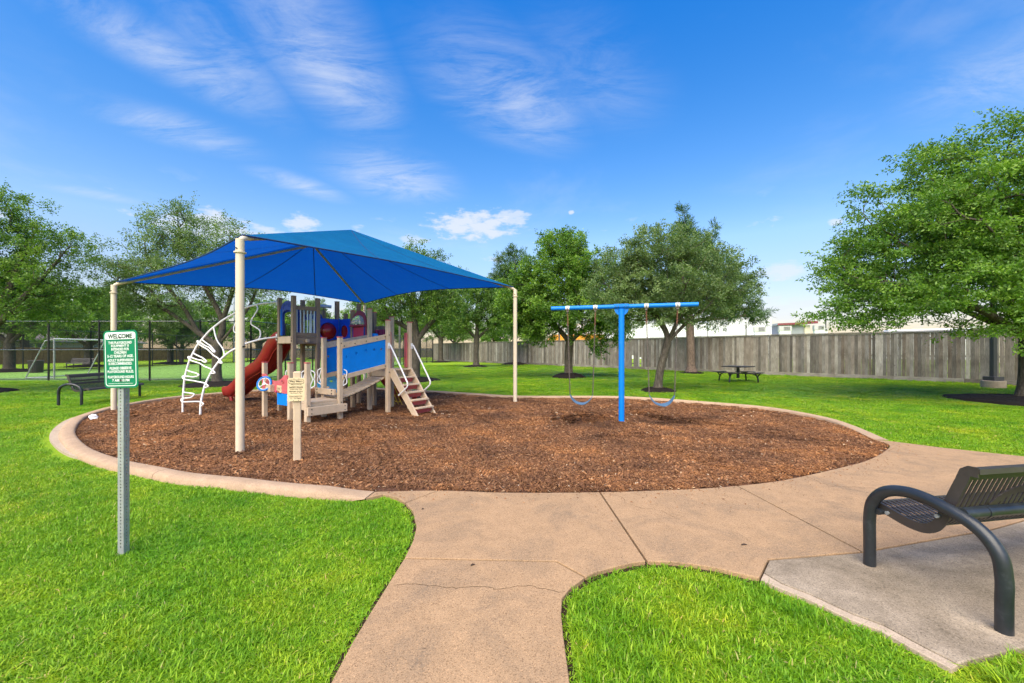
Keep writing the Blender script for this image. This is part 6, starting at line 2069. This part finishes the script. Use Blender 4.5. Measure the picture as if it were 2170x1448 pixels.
def build_swing():
    b = gp(1317, 897)
    L_ = Vector((0.90, 9.12, 2.47)); R_ = Vector((3.78, 8.27, 2.47))
    mid = Vector((b.x, b.y, 2.47))
    d = (R_ - L_); d.z = 0; ln = d.length; d.normalize()
    t = thing('swing_set', 'blue single-post T swing with two rubber belt seats on chains', 'swing', (b.x, b.y, 0), math.atan2(d.y, d.x))
    hl = ln / 2
    xl, xr = (L_ - mid).dot(d), (R_ - mid).dot(d)
    obj('post', MB().cyl((0, 0, -0.35), (0, 0, 2.42), 0.060, 24), 'swing_blue', t, smooth=40)
    beam = obj('beam', MB().cyl((xl, 0, 2.47), (xr, 0, 2.47), 0.046, 20), 'swing_blue', t, smooth=40, bevel=0.004)
    obj('saddle', MB().box((0, 0, 2.512), (0.30, 0.115, 0.022)).box((0, -0.052, 2.485), (0.30, 0.012, 0.05)).box((0, 0.052, 2.485), (0.30, 0.012, 0.05)), 'swing_blue', t, bevel=0.004)
    gus = [(-0.145, 2.43)] + [(0.145 * math.cos(math.pi + math.pi * i / 12), 2.43 + 0.15 * math.sin(math.pi + math.pi * i / 12)) for i in range(1, 12)] + [(0.145, 2.43)]
    obj('gusset', MB().prism(gus, 0.012, (0, 0, 0), (1, 0, 0), (0, 0, 1)), 'swing_blue', t)
    bo = MB()
    for x in (-.12, -.06, .06, .12): bo.cyl((x, -0.056, 2.47), (x, -0.068, 2.47), 0.009, 6)
    obj('bolt', bo, 'chain', t)
    for (x0, x1, zs, ze) in ((-1.145, -0.545, 0.385, 0.575), (0.50, 1.105, 0.42, 0.62)):
        xc = (x0 + x1) / 2
        ends = (xc - 0.245, xc + 0.245)
        for x, xe in ((x0, ends[0]), (x1, ends[1])):
            h = obj('hanger', MB().tube([(x, 0.047 * math.cos(a * math.pi / 8), 2.47 + 0.047 * math.sin(a * math.pi / 8)) for a in range(16)], 0.016, 6, closed=True), 'galv', t, smooth=60)
            obj('worn_sleeve', MB().cyl((x - 0.04, 0, 2.47), (x + 0.045, 0, 2.47), 0.0468, 20), 'white_metal', h, smooth=40)
            obj('clevis', MB().tube([(x, 0, 2.415), (x - .014, 0, 2.39), (x - .012, 0, 2.355), (x + .012, 0, 2.355), (x + .014, 0, 2.39)], 0.006, 6, closed=True).box((x, 0, 2.40), (0.045, 0.04, 0.035)), 'chain', h)
            mb = MB(); e = chain_links(mb, (x, 0, 2.355), (x + (xe - x) * 0.17, 0, 2.355 - (2.355 - ze) * 0.17))
            obj('rusty_chain', mb, 'rust', t)
            mb = MB(); chain_links(mb, e, (xe, 0, ze))
            obj('chain', mb, 'chain', t)
        pts = [(ends[0], 0, ze), (xc - 0.21, 0, ze - 0.07), (xc - 0.14, 0, zs + 0.045), (xc - .05, 0, zs + .004), (xc + 0.05, 0, zs), (xc + 0.14, 0, zs + 0.045), (xc + 0.21, 0, ze - 0.07), (ends[1], 0, ze)]
        sm = smooth_path(pts, 4)
        fr = []
        m = len(sm)
        for i, p in enumerate(sm):
            a_, b_ = Vector(sm[max(i - 1, 0)]), Vector(sm[min(i + 1, m - 1)])
            tg = (b_ - a_).normalized()
            tw = 0.45 * math.sin(math.pi * i / (m - 1)) + (0.35 if xc > 0 and i > m / 2 else 0)
            wv = Vector((0, 1, 0)) * math.cos(tw * .4) + tg.cross(Vector((0, 1, 0))) * math.sin(tw * .4)
            k = 0.35 + 0.65 * math.sin(math.pi * (i + .6) / m) ** 0.6
            fr.append((Vector(p), wv * k, tg.cross(wv)))
        obj('belt_seat', MB().sweep([(-0.075, -0.005), (0.075, -0.005), (0.075, 0.005), (-0.075, 0.005)], fr), 'seat_blue', t, smooth=40)


build_swing()


# ---------------------------------------------------------------- benches, table, goal, bin
def build_bench(name, label, loc, rz, length, arm, arm_r, nslat, near=True, group=None):
    """contoured steel strap bench: x along the seat, y forwards"""
    t = thing(name, label, 'bench', loc, rz, group)
    x0, x1 = 0.045, length - 0.045
    for x in (0.0, length):
        p = smooth_path(arm, 5)
        obj('arm', MB().tube([(x, q[0], q[1]) for q in p], arm_r, 16), 'black_metal', t, smooth=60)
    prof = [(0.765, 0.405), (0.745, 0.435), (0.70, 0.448), (0.62, 0.432), (0.54, 0.412), (0.46, 0.402), (0.395, 0.412), (0.35, 0.450), (0.322, 0.51), (0.290, 0.60), (0.258, 0.69), (0.232, 0.76), (0.222, 0.79)]
    sm = smooth_path(prof, 3)

    def frames(x, pts):
        fr = []
        m = len(pts)
        for i, p in enumerate(pts):
            a_, b_ = pts[max(i - 1, 0)], pts[min(i + 1, m - 1)]
            tg = Vector((0, b_[0] - a_[0], b_[1] - a_[1])).normalized()
            fr.append((Vector((x, p[0], p[1])), Vector((1, 0, 0)), tg.cross(Vector((1, 0, 0)))))
        return fr
    # side bands: flat bar bent to the seat's section, standing on edge
    band = sm + [(0.210, 0.825), (0.180, 0.847), (0.135, 0.847)]
    for x in (x0, x1):
        fr = frames(x, band)
        obj('side_band', MB().sweep([(-0.005, -0.048), (0.005, -0.048), (0.005, 0.012), (-0.005, 0.012)], fr), 'brown_metal', t, smooth=30)
    me = MB().sweep([(-0.0118, -0.003), (0.0118, -0.003), (0.0118, 0.003), (-0.0118, 0.003)], frames(0, sm)).mesh('slat'); me.materials.append(MAT['brown_metal'])
    for i in range(nslat):
        x = x0 + (x1 - x0) * (i + 0.6) / (nslat + 0.2)
        obj('slat', me, None, t, loc=(x, 0, 0))
    # top and front folded edges, cross welds
    obj('top_edge', MB().sweep([(0.229, 0.755), (0.210, 0.819), (0.180, 0.849), (0.130, 0.851), (0.127, 0.820), (0.175, 0.837), (0.202, 0.811), (0.220, 0.755)], [(Vector((x, 0, 0)), Vector((0, 1, 0)), Vector((0, 0, 1))) for x in (x0, x1)]), 'brown_metal', t)
    obj('front_edge', MB().sweep([(0.775, 0.395), (0.752, 0.440), (0.70, 0.453), (0.70, 0.446), (0.747, 0.433), (0.767, 0.392)], [(Vector((x, 0, 0)), Vector((0, 1, 0)), Vector((0, 0, 1))) for x in (x0, x1)]), 'brown_metal', t)
    for (y, z) in ((0.53, 0.408), (0.63, 0.430), (0.43, 0.398)):
        obj('cross_strap', MB().box(((x0 + x1) / 2, y, z - 0.004), (x1 - x0, 0.04, 0.006)), 'brown_metal', t)
    if near:
        # solid arch worked into the backrest
        cxm = 0.86
        for k, (c_, r_) in enumerate(((0.62, 0.24), (1.18, 0.24))):
            band_ = []
            for i in range(17):
                a = math.pi * i / 16
                band_.append((c_ + r_ * math.cos(a), 0.52 + r_ * 0.85 * math.sin(a)))
            inn = [(c_ + (r_ - 0.055) * math.cos(math.pi * i / 16), 0.52 + (r_ * 0.85 - 0.05) * math.sin(math.pi * i / 16)) for i in range(16, -1, -1)]
            obj('arch_band', MB().prism(band_ + inn, 0.007, (0, 0.484, 0), (1, 0, 0), (0, -0.318, 0.948)), 'brown_metal', t)
    else:
        obj('cross_strap', MB().box(((x0 + x1) / 2, 0.272, 0.66), (x1 - x0, 0.006, 0.04)), 'brown_metal', t)
    # round beam under the back, with end flange and brackets
    obj('beam', MB().cyl((0, 0.185, 0.575), (length, 0.185, 0.575), 0.034, 16), 'black_metal', t, smooth=40)
    obj('beam_collar', MB().cyl((0.17, 0.185, 0.575), (0.195, 0.185, 0.575), 0.037, 16).cyl((length - .2, 0.185, 0.575), (length - .175, 0.185, 0.575), 0.037, 16), 'black_metal', t, smooth=40)
    obj('front_beam', MB().cyl((0, 0.66, 0.40), (length, 0.66, 0.40), 0.022, 12), 'black_metal', t, smooth=40)
    bo = MB()
    for x in (x0, x1):
        s = -1 if x == x0 else 1
        for (y, z) in ((0.62, 0.405), (0.328, 0.50)): bo.cyl((x, y, z), (x + s * 0.018, y, z), 0.013, 8)
    obj('bolt', bo, 'galv', t)
    return t


def build_furniture():
    f0 = gp(2128, 1338)
    f1 = gp(1843, 1196)
    w = (f1 - f0); fwd = w.normalized()
    rz = math.atan2(fwd.y, fwd.x) - math.pi / 2
    arm = [(0, -0.06), (0, 0.0), (0, 0.16), (0, 0.29), (0.025, 0.42), (0.12, 0.525), (0.29, 0.585), (0.46, 0.605), (0.60, 0.565), (0.685, 0.47), (w.length, 0.35), (w.length, 0.15), (w.length, -0.06)]
    build_bench('metal_bench', 'bronze strap-metal bench with thick curved black arm on the concrete pad', f0, rz, 1.85, arm, 0.037, 44, True)
    # bench by the chain-link fence
    a0 = gp(124, 858); a1 = gp(172, 857.5); e = gp(299, 840)
    arm2 = [(0, -0.06), (0, 0.0), (0, 0.2), (0, 0.36), (0.05, 0.49), (0.17, 0.56), (0.30, 0.575), (0.43, 0.55), (0.55, 0.48), (0.60, 0.36), (0.60, 0.2), (0.60, -0.06)]
    along = Vector((e.x - a1.x, e.y - a1.y, 0)).normalized()      # near end to far end
    # local x runs along the seat, y forwards: far end is the origin
    org = Vector((a0.x, a0.y, 0)) + along * 2.0
    ax = -along
    rz2 = math.atan2(ax.y, ax.x)
    b2 = build_bench('metal_bench', 'dark strap-metal bench with round arms on the lawn behind the welcome sign', org, rz2, 2.0, arm2, 0.034, 46, False)
    p = at(208, 783, 36)
    c = copy_tree(b2); c.location = (p.x, p.y, -0.02); c.rotation_euler = (0, 0, math.radians(185))
    tag(c, 'dark metal bench across the turf field beside the wide forked oak', 'bench')
    # picnic table
    b = gp(1564, 808)
    t = thing('picnic_table', 'black metal picnic table with four attached seats near the board fence', 'table', (b.x, b.y, 0), math.radians(38))
    top = rrect(-0.60, -0.60, 0.60, 0.60, 0.16, 3)
    obj('table_top', MB().prism(top, 0.012, (0, 0, 0.745), (1, 0, 0), (0, 1, 0), [circle(-.51 + .17 * i, -.51 + .17 * j, 0.016, 6) for i in range(7) for j in range(7)]), 'brown_metal', t)
    obj('table_rim', MB().prism(top, 0.04, (0, 0, 0.728), (1, 0, 0), (0, 1, 0), [rrect(-0.585, -0.585, 0.585, 0.585, 0.15, 3)]), 'brown_metal', t)
    obj('pedestal', MB().box((0, 0, 0.44), (0.11, 0.11, 0.56)).box((0, 0, 0.70), (0.42, 0.42, 0.035)), 'black_metal', t, bevel=0.005)
    for k in range(4):
        a = math.pi / 2 * k
        R = Matrix.Rotation(a, 3, 'Z')
        seat = MB().prism([R.to_2x2() @ Vector(p) for p in [(0.76, -0.47), (1.06, -0.40), (1.06, 0.40), (0.76, 0.47)]], 0.035, (0, 0, 0.445), (1, 0, 0), (0, 1, 0))
        st = obj('seat', seat, 'brown_metal', t, bevel=0.006)
        obj('seat_arm', MB().bar(R @ Vector((0.04, 0, 0.40)), R @ Vector((0.93, 0, 0.405)), 0.06, 0.06), 'black_metal', t)
        leg = smooth_path([R @ Vector((0.66, 0, 0.40)), R @ Vector((0.82, 0, 0.34)), R @ Vector((0.90, 0, 0.18)), R @ Vector((0.93, 0, -0.05))], 5)
        obj('leg', MB().tube(leg, 0.036, 10), 'black_metal', t, smooth=60)
        obj('brace', MB().tube(smooth_path([R @ Vector((1.02, 0, 0.42)), R @ Vector((0.95, 0, 0.34)), R @ Vector((0.88, 0, 0.24))], 4), 0.028, 8), 'black_metal', t, smooth=60)
    # football goal on the field
    g0 = Vector((-25.35, 22.5, 0)); g1 = Vector((-25.2, 25.6, 0))
    t = thing('soccer_goal', 'grey metal soccer goal frame on the turf behind the chain-link fence', 'goal', g0, 0)
    dl = g1 - g0
    for q in (Vector((0, 0, 0)), dl):
        obj('goal_post', MB().cyl(q + Vector((0, 0, -.03)), q + Vector((0, 0, 2.16)), 0.04, 12), 'galv', t, smooth=40)
        obj('top_stub', MB().cyl(q + Vector((0, 0, 2.16)), q + Vector((-0.45, -0.05, 2.05)), 0.028, 10), 'galv', t, smooth=40)
        obj('back_stay', MB().cyl(q + Vector((-0.45, -0.05, 2.05)), q + Vector((-1.35, -0.2, 0.0)), 0.028, 10), 'galv', t, smooth=40)
        obj('ground_bar', MB().cyl(q + Vector((-1.35, -0.2, 0.02)), q + Vector((0, 0, 0.02)), 0.028, 10), 'galv', t, smooth=40)
    obj('crossbar', MB().cyl(Vector((0, 0, 2.16)), dl + Vector((0, 0, 2.16)), 0.042, 12), 'white_metal', t, smooth=40)
    obj('rear_bar', MB().cyl(Vector((-1.35, -.2, 0.02)), dl + Vector((-1.35, -.2, 0.02)), 0.03, 10), 'galv', t, smooth=40)
    # slatted bin
    b = at(76, 790, 28.2)
    t = thing('litter_bin', 'dark slatted litter bin on the field edge by the thick trunk', 'bin', (b.x, b.y, 0), 0)
    obj('liner', MB().cyl((0, 0, -0.03), (0, 0, 0.72), 0.30, 20), 'bolt', t, smooth=40)
    for i in range(24):
        a = 2 * math.pi * i / 24
        c_ = Vector((math.cos(a), math.sin(a), 0))
        obj('slat', MB().bar(c_ * 0.34 + Vector((0, 0, -0.02)), c_ * 0.37 + Vector((0, 0, 0.76)), 0.062, 0.012, up=c_), 'brown_metal', t)
    obj('lid', MB().lathe([(0.40, 0.75), (0.41, 0.79), (0.36, 0.83), (0.24, 0.85), (0.22, 0.82)], (0, 0, 0), 24), 'brown_metal', t, smooth=40)
    # small litter and twigs
    R = random.Random(3)
    p = gp(198, 889)
    mb = MB()
    me_v = []
    for j in range(7):
        for i in range(10):
            a = 2 * math.pi * i / 10; ph = math.pi * (j + .3) / 7
            r_ = 0.055 * R.uniform(0.7, 1.25)
            me_v.append((r_ * 1.5 * math.sin(ph) * math.cos(a), r_ * math.sin(ph) * math.sin(a), 0.06 + r_ * 1.15 * math.cos(ph)))
    fs = [(j * 10 + i, j * 10 + (i + 1) % 10, (j + 1) * 10 + (i + 1) % 10, (j + 1) * 10 + i) for j in range(6) for i in range(10)]
    mb.add(me_v, fs + [tuple(range(10)), tuple(60 + i for i in range(10))])
    tag(obj('crumpled_paper', mb, 'paper', loc=(p.x, p.y, -0.01)), 'crumpled white paper lying on the chips by the kerb', 'litter')
    for (px, py, ang_, ln, lab) in [(1577, 1156, 0.1, 0.045, 'short dark twig on the walk before the bench pad'), (1002, 1199, 0.5, 0.03, 'tiny dark twig on the walk by the cross joint'), (896, 1080, 0.6, 0.022, 'dark leaf scrap on the walk by the rounded lawn edge'),
                                  (1925, 1090, -0.4, 0.03, 'dark twig under the bench seat')]:
        p = gp(px, py)
        m = MB().tube([(-ln / 2, 0, 0.006), (0, 0.004, 0.009), (ln / 2, -0.002, 0.006)], [0.004, 0.0055, 0.003], 6)
        tag(obj('twig', m, 'twig', loc=(p.x, p.y, 0.0), rot=(0, 0, ang_)), lab, 'twig', 'twigs on the concrete')


build_furniture()


# ---------------------------------------------------------------- grass blades and wood chips
def blade_patch(name, seed, n, radius, lmin, lmax, wmin, wmax, flat=0.5):
    R = np.random.RandomState(seed)
    a = R.uniform(0, 2 * np.pi, n); rr = radius * np.sqrt(R.uniform(0, 1, n))
    base = np.stack([rr * np.cos(a), rr * np.sin(a), np.full(n, -0.004)], 1)
    az = R.uniform(0, 2 * np.pi, n)
    lean = np.abs(R.normal(0.0, flat, n)) + 0.15
    L_ = R.uniform(lmin, lmax, n)
    w = R.uniform(wmin, wmax, n)
    d = np.stack([np.cos(az), np.sin(az), np.zeros(n)], 1)
    s = np.stack([-np.sin(az + R.uniform(-.6, .6, n)), np.cos(az), np.zeros(n)], 1)
    up = np.array((0, 0, 1.0))
    m = base + (d * np.sin(lean * 0.6)[:, None] + up * np.cos(lean * 0.6)[:, None]) * (L_ * 0.55)[:, None]
    tip = m + (d * np.sin(np.minimum(lean * 1.6, 1.9))[:, None] + up * np.cos(np.minimum(lean * 1.6, 1.9))[:, None]) * (L_ * 0.45)[:, None]
    V = np.stack([base - s * w[:, None] / 2, base + s * w[:, None] / 2, m + s * w[:, None] * 0.42, m - s * w[:, None] * 0.42, tip], 1).reshape(-1, 3)
    k = np.arange(n)[:, None] * 5
    F = np.concatenate([k + np.array([[0, 1, 2, 3]]), k + np.array([[3, 2, 4, 4]])])
    rnd = np.repeat(np.clip(R.beta(1.6, 1.9, n) * 0.92 + (R.uniform(0, 1, n) > 0.94) * 0.55, 0, 1), 5)
    # quads and triangles: build as triangles
    T = np.concatenate([k + np.array([[0, 1, 2]]), k + np.array([[0, 2, 3]]), k + np.array([[3, 2, 4]])])
    return np_mesh(name, V, T, rnd, 'blade')


def lawn_ok(P, margin):
    """True where a patch of the given radius stays on the lawn"""
    ok = np.ones(len(P), bool)
    for poly in HARD + [MULCH, KERB_POLY, FOOT_POLY]:
        ok &= ~inside_np(P, poly)
        ok &= dist_np(P, poly) > margin
    return ok


FOOT_POLY = offset_line(kerb_line, side * KW)[44:82] + offset_line(kerb_line, side * (KW + 0.14))[44:82][::-1]


def build_ground_cover():
    R = np.random.RandomState(9)
    mounds = [(o.location.x, o.location.y, max(o.dimensions.x, o.dimensions.y) / 2) for o in COL.objects if o.name.startswith('mulch_mound')]
    bpy.context.view_layer.update()
    patches = [blade_patch('grass_patch', s, 330, 0.20, 0.028, 0.078, 0.0035, 0.0075, 0.85) for s in range(4)]
    tufts = [blade_patch('grass_tuft', 20 + s, 22, 0.045, 0.035, 0.075, 0.004, 0.0075, 0.6) for s in range(3)]
    longs = [blade_patch('grass_tuft_long', 30 + s, 26, 0.06, 0.09, 0.15, 0.006, 0.010, 0.7) for s in range(2)]
    src = patches + tufts + longs
    P, ROT, SCL, IDX = [], [], [], []

    def put(pts, lo, hi, s, zs):
        n = len(pts)
        P.append(np.column_stack([pts, np.full(n, -0.034)]))
        ROT.append(np.column_stack([R.normal(0, .04, n), R.normal(0, .04, n), R.uniform(0, 6.28, n)]))
        s = np.broadcast_to(s, n) * R.uniform(.85, 1.15, n)
        uneven = 0.95 + 0.28 * np.sin(pts[:, 0] * 2.1 + 1.3 * np.sin(pts[:, 1] * 1.7)) * np.cos(pts[:, 1] * 2.6 + 0.8 * np.sin(pts[:, 0] * 3.3))
        SCL.append(np.column_stack([s, s, np.broadcast_to(zs, n) * uneven * R.uniform(.55, 1.35, n)]))
        IDX.append(R.randint(lo, hi, n))

    def grid(x0, x1, y0, y1, st):
        X, Y = np.meshgrid(np.arange(x0, x1, st), np.arange(y0, y1, st))
        q = np.stack([X.ravel(), Y.ravel()], 1)
        return q + R.uniform(-st * .5, st * .5, q.shape)

    def view(q, wide=1.34, pad=1.2):
        return (np.abs(q[:, 0]) < q[:, 1] * wide + pad) & (q[:, 1] > 0.9)

    def off_mounds(q, m=0.0):
        ok = np.ones(len(q), bool)
        for (mx, my, mr) in mounds: ok &= np.hypot(q[:, 0] - mx, q[:, 1] - my) > mr * 0.97 + m
        return ok
    # near lawn
    q = grid(-9.5, 9.5, 0.9, 6.5, 0.125); q = q[view(q)]; q = q[lawn_ok(q, 0.17)]; q = q[off_mounds(q, .1)]
    put(q, 0, 4, 1.0, 0.52)
    q = grid(-9.5, 9.5, 0.9, 6.5, 0.05); q = q[view(q)]; q = q[lawn_ok(q, 0.012)]; q = q[~lawn_ok(q, 0.20)]
    put(q, 4, 7, 1.0, 0.52)
    # coarse tufts in the small lawn between path and pad, and along the pad's near edge
    q = grid(0.3, 2.2, 1.2, 2.75, 0.075); q = q[lawn_ok(q, 0.05)]; q = q[R.uniform(0, 1, len(q)) < np.exp(-((q[:, 0] - 0.45) / 0.35) ** 2) * 0.9 + 0.08]
    put(q, 7, 9, 0.8, 0.5)
    q = grid(2.3, 4.2, 1.2, 2.4, 0.05); q = q[lawn_ok(q, 0.03)]; q = q[dist_np(q, PAD) < 0.25]; q = q[R.uniform(0, 1, len(q)) < 0.5]
    put(q, 7, 9, 1.0, 0.85)
    # middle distance
    q = grid(-24, 24, 6.5, 13, 0.19); q = q[view(q)]; q = q[lawn_ok(q, 0.26)]; q = q[off_mounds(q, .1)]
    put(q, 0, 4, 1.5, 0.48)
    q = grid(-24, 24, 6.5, 14, 0.10); q = q[view(q)]; q = q[lawn_ok(q, 0.05)]; q = q[~lawn_ok(q, 0.28)]; q = q[off_mounds(q)]
    put(q, 4, 7, 1.5, 0.75)
    q = grid(-40, 34, 13, 24, 0.36); q = q[view(q)]; q = q[lawn_ok(q, 0.5)]; q = q[off_mounds(q, .2)]
    q = q[(q[:, 1] < 20.5) | (q[:, 0] > -12.6)]
    put(q, 0, 4, 2.8, 0.42)
    q = grid(-13, 34, 24, 42, 0.62); q = q[view(q)]; q = q[off_mounds(q, .4)]
    dF = (q[:, 0] - 25.9) * 46.95 + (q[:, 1] - 13.45) * 37.7          # stay on the lawn side of the board fence
    q = q[dF < -20]
    put(q, 0, 4, 4.6, 0.42)
    # ragged fringe at the foot of the fence, posts and mounds
    n = 900
    f = R.uniform(0, 1, n) ** 1.6
    q = np.column_stack([25.9 - 37.7 * f, 13.45 + 46.95 * f]) + np.column_stack([-0.78 * R.uniform(.04, .16, n), -0.626 * R.uniform(.04, .16, n)])
    put(q, 4, 7, 2.2, 1.5)
    P_, RO, SC_, ID = np.concatenate(P), np.concatenate(ROT), np.concatenate(SCL), np.concatenate(IDX)
    scatter('grass', P_, RO, SC_, ID, src, 'short green lawn grass', 'grass')
    print('grass patches', len(P_))
    # wood chips
    def chip_patch(seed, n, radius):
        r_ = np.random.RandomState(seed)
        mb = []
        a = r_.uniform(0, 6.28, n); rr = radius * np.sqrt(r_.uniform(0, 1, n))
        c = np.stack([rr * np.cos(a), rr * np.sin(a), r_.uniform(-.004, .014, n)], 1)
        L_ = r_.gamma(2.2, 0.0085, n) + 0.009; w = L_ * r_.uniform(0.18, 0.5, n); h = r_.uniform(.002, .005, n)
        az = r_.uniform(0, 6.28, n); pt = r_.normal(0, .28, n); rl_ = r_.normal(0, .4, n)
        x = np.stack([np.cos(az) * np.cos(pt), np.sin(az) * np.cos(pt), np.sin(pt)], 1)
        y0 = np.stack([-np.sin(az), np.cos(az), np.zeros(n)], 1); z0 = np.cross(x, y0)
        y = y0 * np.cos(rl_)[:, None] + z0 * np.sin(rl_)[:, None]; z = np.cross(x, y)
        V = []
        for sx, sy, sz in ((-1, -.7, 0), (-1, .7, 0), (1, .35, 0), (1, -.35, 0), (-.1, -1, 1), (-.1, 1, 1)):
            V.append(c + x * (L_ / 2 * sx)[:, None] + y * (w / 2 * sy)[:, None] + z * (h * sz)[:, None])
        V = np.stack(V, 1).reshape(-1, 3)
        k = np.arange(n)[:, None] * 6
        T = np.concatenate([k + np.array([t_]) for t_ in ((0, 4, 5), (0, 5, 1), (4, 3, 2), (4, 2, 5), (0, 3, 4), (1, 5, 2))])
        rnd = np.repeat(np.clip(r_.beta(1.7, 1.9, n) * 0.97 + (r_.uniform(0, 1, n) > .992) * .5, 0, 1), 6)
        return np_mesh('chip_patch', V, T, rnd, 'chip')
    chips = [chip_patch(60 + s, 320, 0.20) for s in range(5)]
    xs = [p[0] for p in MULCH]; ys = [p[1] for p in MULCH]
    q1 = grid(min(xs), max(xs), min(ys), 9.5, 0.155); q2 = grid(min(xs), max(xs), 9.5, max(ys), 0.25)
    q = np.concatenate([q1, q2]); big = np.concatenate([np.ones(len(q1)), np.full(len(q2), 1.5)])
    ok = inside_np(q, MULCH); q, big = q[ok], big[ok]
    d = dist_np(q, MULCH)
    ok = d > 0.05; q, big, d = q[ok], big[ok], d[ok]
    big = np.minimum(big, np.maximum(d / 0.20, 0.3))
    n = len(q)
    e = 0.05
    z = mulch_height(q[:, 0], q[:, 1])
    gx = (mulch_height(q[:, 0] + e, q[:, 1]) - z) / e; gy = (mulch_height(q[:, 0], q[:, 1] + e) - z) / e
    # tilt each patch to the bed; spin about its own axis is already random in the sources
    rot = np.column_stack([np.arctan(gy), -np.arctan(gx), R.randint(0, 2, n) * np.pi])
    # stray chips kicked out on the walk and the kerb
    single = [chip_patch(90 + k, 1, 0.001) for k in range(4)]
    fln = np.array(flush_line)
    m = 420
    ii = R.randint(0, len(fln), m)
    st = fln[ii] + np.column_stack([R.normal(0, .12, m), -np.abs(R.exponential(0.16, m)) - 0.02])
    st = st[~inside_np(st, MULCH)]
    on = np.zeros(len(st), bool)
    for poly in HARD: on |= inside_np(st, poly)
    st = st[on]; m = len(st)
    q = np.concatenate([q, st]); z = np.concatenate([z, np.full(m, 0.0)]); big = np.concatenate([big, R.uniform(.5, 1.0, m)])
    rot = np.concatenate([rot, np.column_stack([np.zeros(m), np.zeros(m), R.uniform(0, 6.28, m)])])
    which = np.concatenate([R.randint(0, 5, n), R.randint(5, 9, m)])
    n += m
    chips = chips + single
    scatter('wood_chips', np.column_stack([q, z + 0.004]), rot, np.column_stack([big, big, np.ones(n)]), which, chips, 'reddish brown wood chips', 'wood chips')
    print('chip patches', n)


build_ground_cover()
